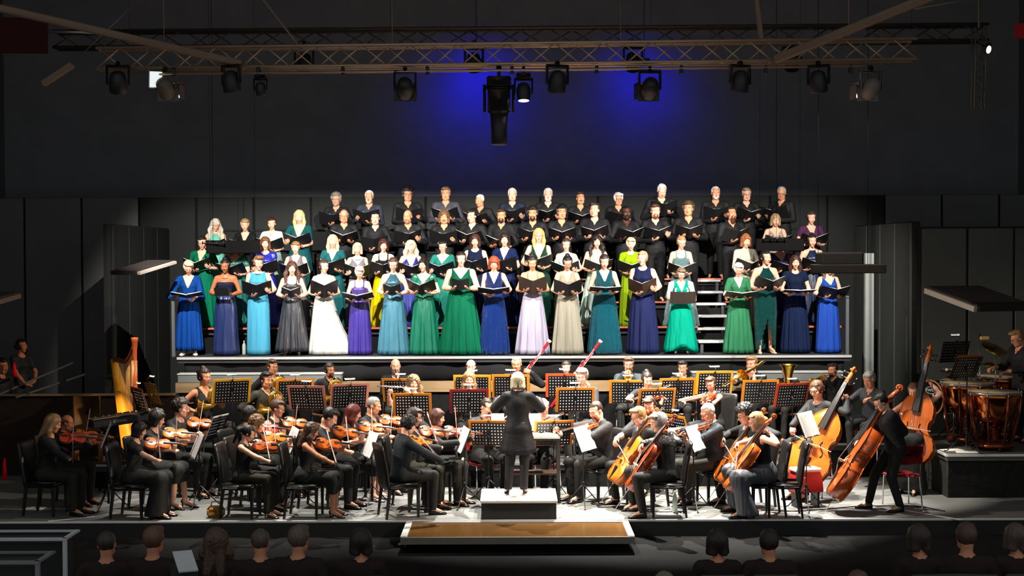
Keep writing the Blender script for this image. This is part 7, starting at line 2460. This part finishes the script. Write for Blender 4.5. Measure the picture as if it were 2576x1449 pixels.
ob('handle', G().tube([(-.07, -.02, .34), (-.05, -.02, .365), (.05, -.02, .365), (.07, -.02, .34)], .009, 6), BLACK, o)
ob('foot', G().box((-.15, 0, -p[2] / 2), (.03, .22, p[2])), BLK_MET, o, smooth=False)
ob('foot', G().box((.15, 0, -p[2] / 2), (.03, .22, p[2])), BLK_MET, o, smooth=False)
red_chair(2268, 1180, .95, 190, 'dark red upholstered chair behind the standing bassist')
chair((at(1972, 1200, .15)[0], .25, 0), math.radians(-95), 'empty black padded chair behind the grey-skirted cellist')
_cases = [(1740, 1285, 'open music case lying behind the front cellist')]
def paper(px, py, rz, w, d, lab, colr=0xF1ECE2, z=.003):
    r = RCn @ np.array([(px - IW / 2) / F, -(py - IH / 2) / F, -1.0])
    t = (z - CAM[2]) / r[2]
    p = CAM + r * t
    o = ob('paper_sheet', G().box((0, 0, 0), (w, d, .004)), mat(colr, .7, 0, 'paper'), None, mtx(rotz(rz), (p[0], p[1], z)), smooth=False)
    tag(o, lab, 'paper')
paper(75, 1278, .1, .11, .2, 'white sheet on the floor at the far left'); paper(100, 1279, -.05, .12, .2, 'second white sheet on the floor at the far left')
paper(345, 1276, .3, .12, .16, 'beige envelope on the floor behind the lace-top violinist', 0xC8A880)
paper(1130, 1270, .25, .34, .3, 'yellow folder on the floor left of the podium', 0xE0C070)
paper(1680, 1292, .05, .33, .16, 'white sheet on the floor under the front cellist')
paper(1905, 1290, -.1, .5, .22, 'white sheet on the floor before the grey skirt')
p = at(545, 1290, .3)
o = empty('handbag', loc=(p[0], .25, 0)); tag(o, 'golden-brown bag on the floor under a chair', 'bag')
ob('body', G().box((0, 0, .08), (.24, .14, .16), bev=.04), mat(0xA06E22, .5, 0, 'leather'), o)
ob('handle', G().tube([(-.07, 0, .15), (-.05, 0, .22), (.05, 0, .22), (.07, 0, .15)], .008, 6), mat(0x6a4414, .5), o)
p = at(1698, 1270, .5)
o = empty('water_bottle', loc=(p[0], .5, 0)); tag(o, 'clear plastic water bottle on the floor beside the front cellist', 'bottle')
ob('bottle', G().lathe([(.034, 0), (.037, .01), (.037, .17), (.03, .22), (.013, .26), (.013, .28)], 14), mat(0xB9D0C4, .08), o)
ob('cap', G().lathe([(.015, .28), (.015, .30)], 10), mat(0xE8E8E8, .5), o)
# stage cables
rc_ = random.Random(3)
for k, (x0, y0, x1, y1) in enumerate(((1.2, .9, 2.4, .5), (3.4, .5, 5.2, .9), (5.0, 1.1, 6.1, .6), (-1.6, .6, -.7, .9))):
    P = []
    for t in np.linspace(0, 1, 18):
        P.append((x0 + (x1 - x0) * t + .08 * math.sin(9 * t + k), y0 + (y1 - y0) * t + .1 * math.sin(7 * t + 2 * k), .008))
    o = ob('cable', G().tube(P, .007, 6), BLACK); tag(o, ('black cable snaking right of the podium', 'black cable snaking before the bassists', 'black cable lying by the percussion platform', 'black cable snaking left of the podium')[k], 'cable')
# pale tape lines on the floor
for (a_, b_, lab) in (((120, 1311), (238, 1300), 'short white tape line at the left stage edge'), ((2255, 1280), (2420, 1308), 'long pale tape line at the right stage edge')):
    def fl(px, py):
        r = RCn @ np.array([(px - IW / 2) / F, -(py - IH / 2) / F, -1.0])
        return CAM + r * ((.004 - CAM[2]) / r[2])
    p, q = fl(*a_), fl(*b_)
    R_ = frame(q - p, (0, 0, 1)); Ln = np.linalg.norm(q - p)
    o = ob('tape_line', G().box((Ln / 2, 0, 0), (Ln, .05, .004)), STRIP, None, mtx(R_, p), smooth=False); tag(o, lab, 'tape')

# red glints of light at the far left, set as small red solids
for px, py, Y, w_, h_, lab in ((12, 1180, .45, .07, .30, 'narrow red light glint shaped as a strip at the far left stage edge'), (36, 930, 5.0, .09, .24, 'small red light glint shaped as a strip below the left wing helpers')):
    p = at(px, py, Y)
    rg = [[(-w_ * k / 2, -.012, z), (w_ * k / 2, -.012, z), (w_ * k / 2, .012, z), (-w_ * k / 2, .012, z)] for z, k in ((-h_ / 2, 1.0), (0, .75), (h_ / 2, .3))]
    o = ob('red_glint', G().rings(rg), mat(0xD01420, .7, 0, 'cloth'), None, loc=p); tag(o, lab, 'cloth')

# ---- helpers standing in the left wing
def fold_arm(sg, z=1.02):
    return dict(w=(sg * .10, -.24, z), d=(-sg * .85, -.4, -.2), p=(0, .6, -.6), th=-sg, curl=(.3, .3, .3, .3), pole=(sg * .8, .1, -.6))
pz = .4
person('helper in black T-shirt standing with clasped hands in the left wing', (at(52, 800, 5.6)[0], 5.6, pz + .05), math.radians(55), 1.0, 'f', 1.0, 'tan', head=(.2, 0), L=fold_arm(1, .98), R=fold_arm(-1, .94), top=tops('short', BLKC), bottom=dict(kind='trousers', mat=BLKC2), hair=('tied', 0x1a1210), shoes=('flat', SHOE), group='helpers in the left wing')
WING = True
b_, W_, l_ = make('helper in black seated at the far left edge', 2, 786, 5.2, .4, 60, 'm', 'long', 'tr', 'short', 0x1a1210, skin='tan', clabel='dark chair of the helper at the far left', chair_kind='pad')

# ---- audience in the dark
AUD = mat(0x2a211e, .85, 0, 'cloth', .2)
AUDM = {}
def aud(px, py, Y, yaw, desc, hair, hcol, sex='m'):
    z = -.22
    hz = at(px, py, Y)[2] - z
    s = hz / 1.37
    k = (hair, sex)
    body, W, lm = person('listener seen from behind ' + desc, (at(px, py + 60, Y)[0], Y, z), math.pi + yaw, s, sex, 1.05, 'warm', sit=True, head=(0, .05), top=dict(neck='round', sleeve=.95, hem=-.06, mat=AUD, name='jacket', h=.025), bottom=None,
                     hair=(hair, hcol), group='audience', fine=.03)
    chair((at(px, py + 60, Y)[0], Y, z), math.pi + yaw, 'dark seat of the listener ' + desc, 'pad', 'audience seats')
aud(268, 1338, -6.6, .1, 'leftmost of the row', 'crop', 0x4a4038)
aud(385, 1322, -6.6, -.1, 'in reddish light', 'short', 0x8A5A3A)  # reddish light put into the hair colour
aud(543, 1328, -6.6, .0, 'third from the left', 'wavy', 0x6A4A34, 'f')
aud(655, 1330, -6.6, .1, 'fourth from the left', 'crop', 0x6A5A4A)
aud(750, 1319, -6.6, -.15, 'fifth from the left', 'short', 0x7A6450)
aud(908, 1330, -6.6, .1, 'left of the stage extension', 'bob', 0x3A2C24, 'f')
aud(1805, 1335, -6.6, .0, 'right of the stage extension', 'bob', 0x3A2C24, 'f')
aud(1935, 1338, -6.6, .0, 'below the grey-skirted cellist', 'short', 0x3A2C24)
aud(2312, 1316, -6.6, .1, 'third from the right edge', 'bob', 0x4A3A30, 'f')
aud(2432, 1312, -6.6, -.1, 'second from the right edge', 'short', 0x6A4A3A)
aud(2556, 1314, -6.6, .0, 'at the right edge', 'bob', 0x6A5446, 'f')
aud(1672, 1428, -8.6, .0, 'cut off by the bottom edge, left one', 'crop', 0x8a7a68)
aud(2160, 1424, -8.6, .0, 'cut off by the bottom edge, right one', 'crop', 0x7A4A3A)
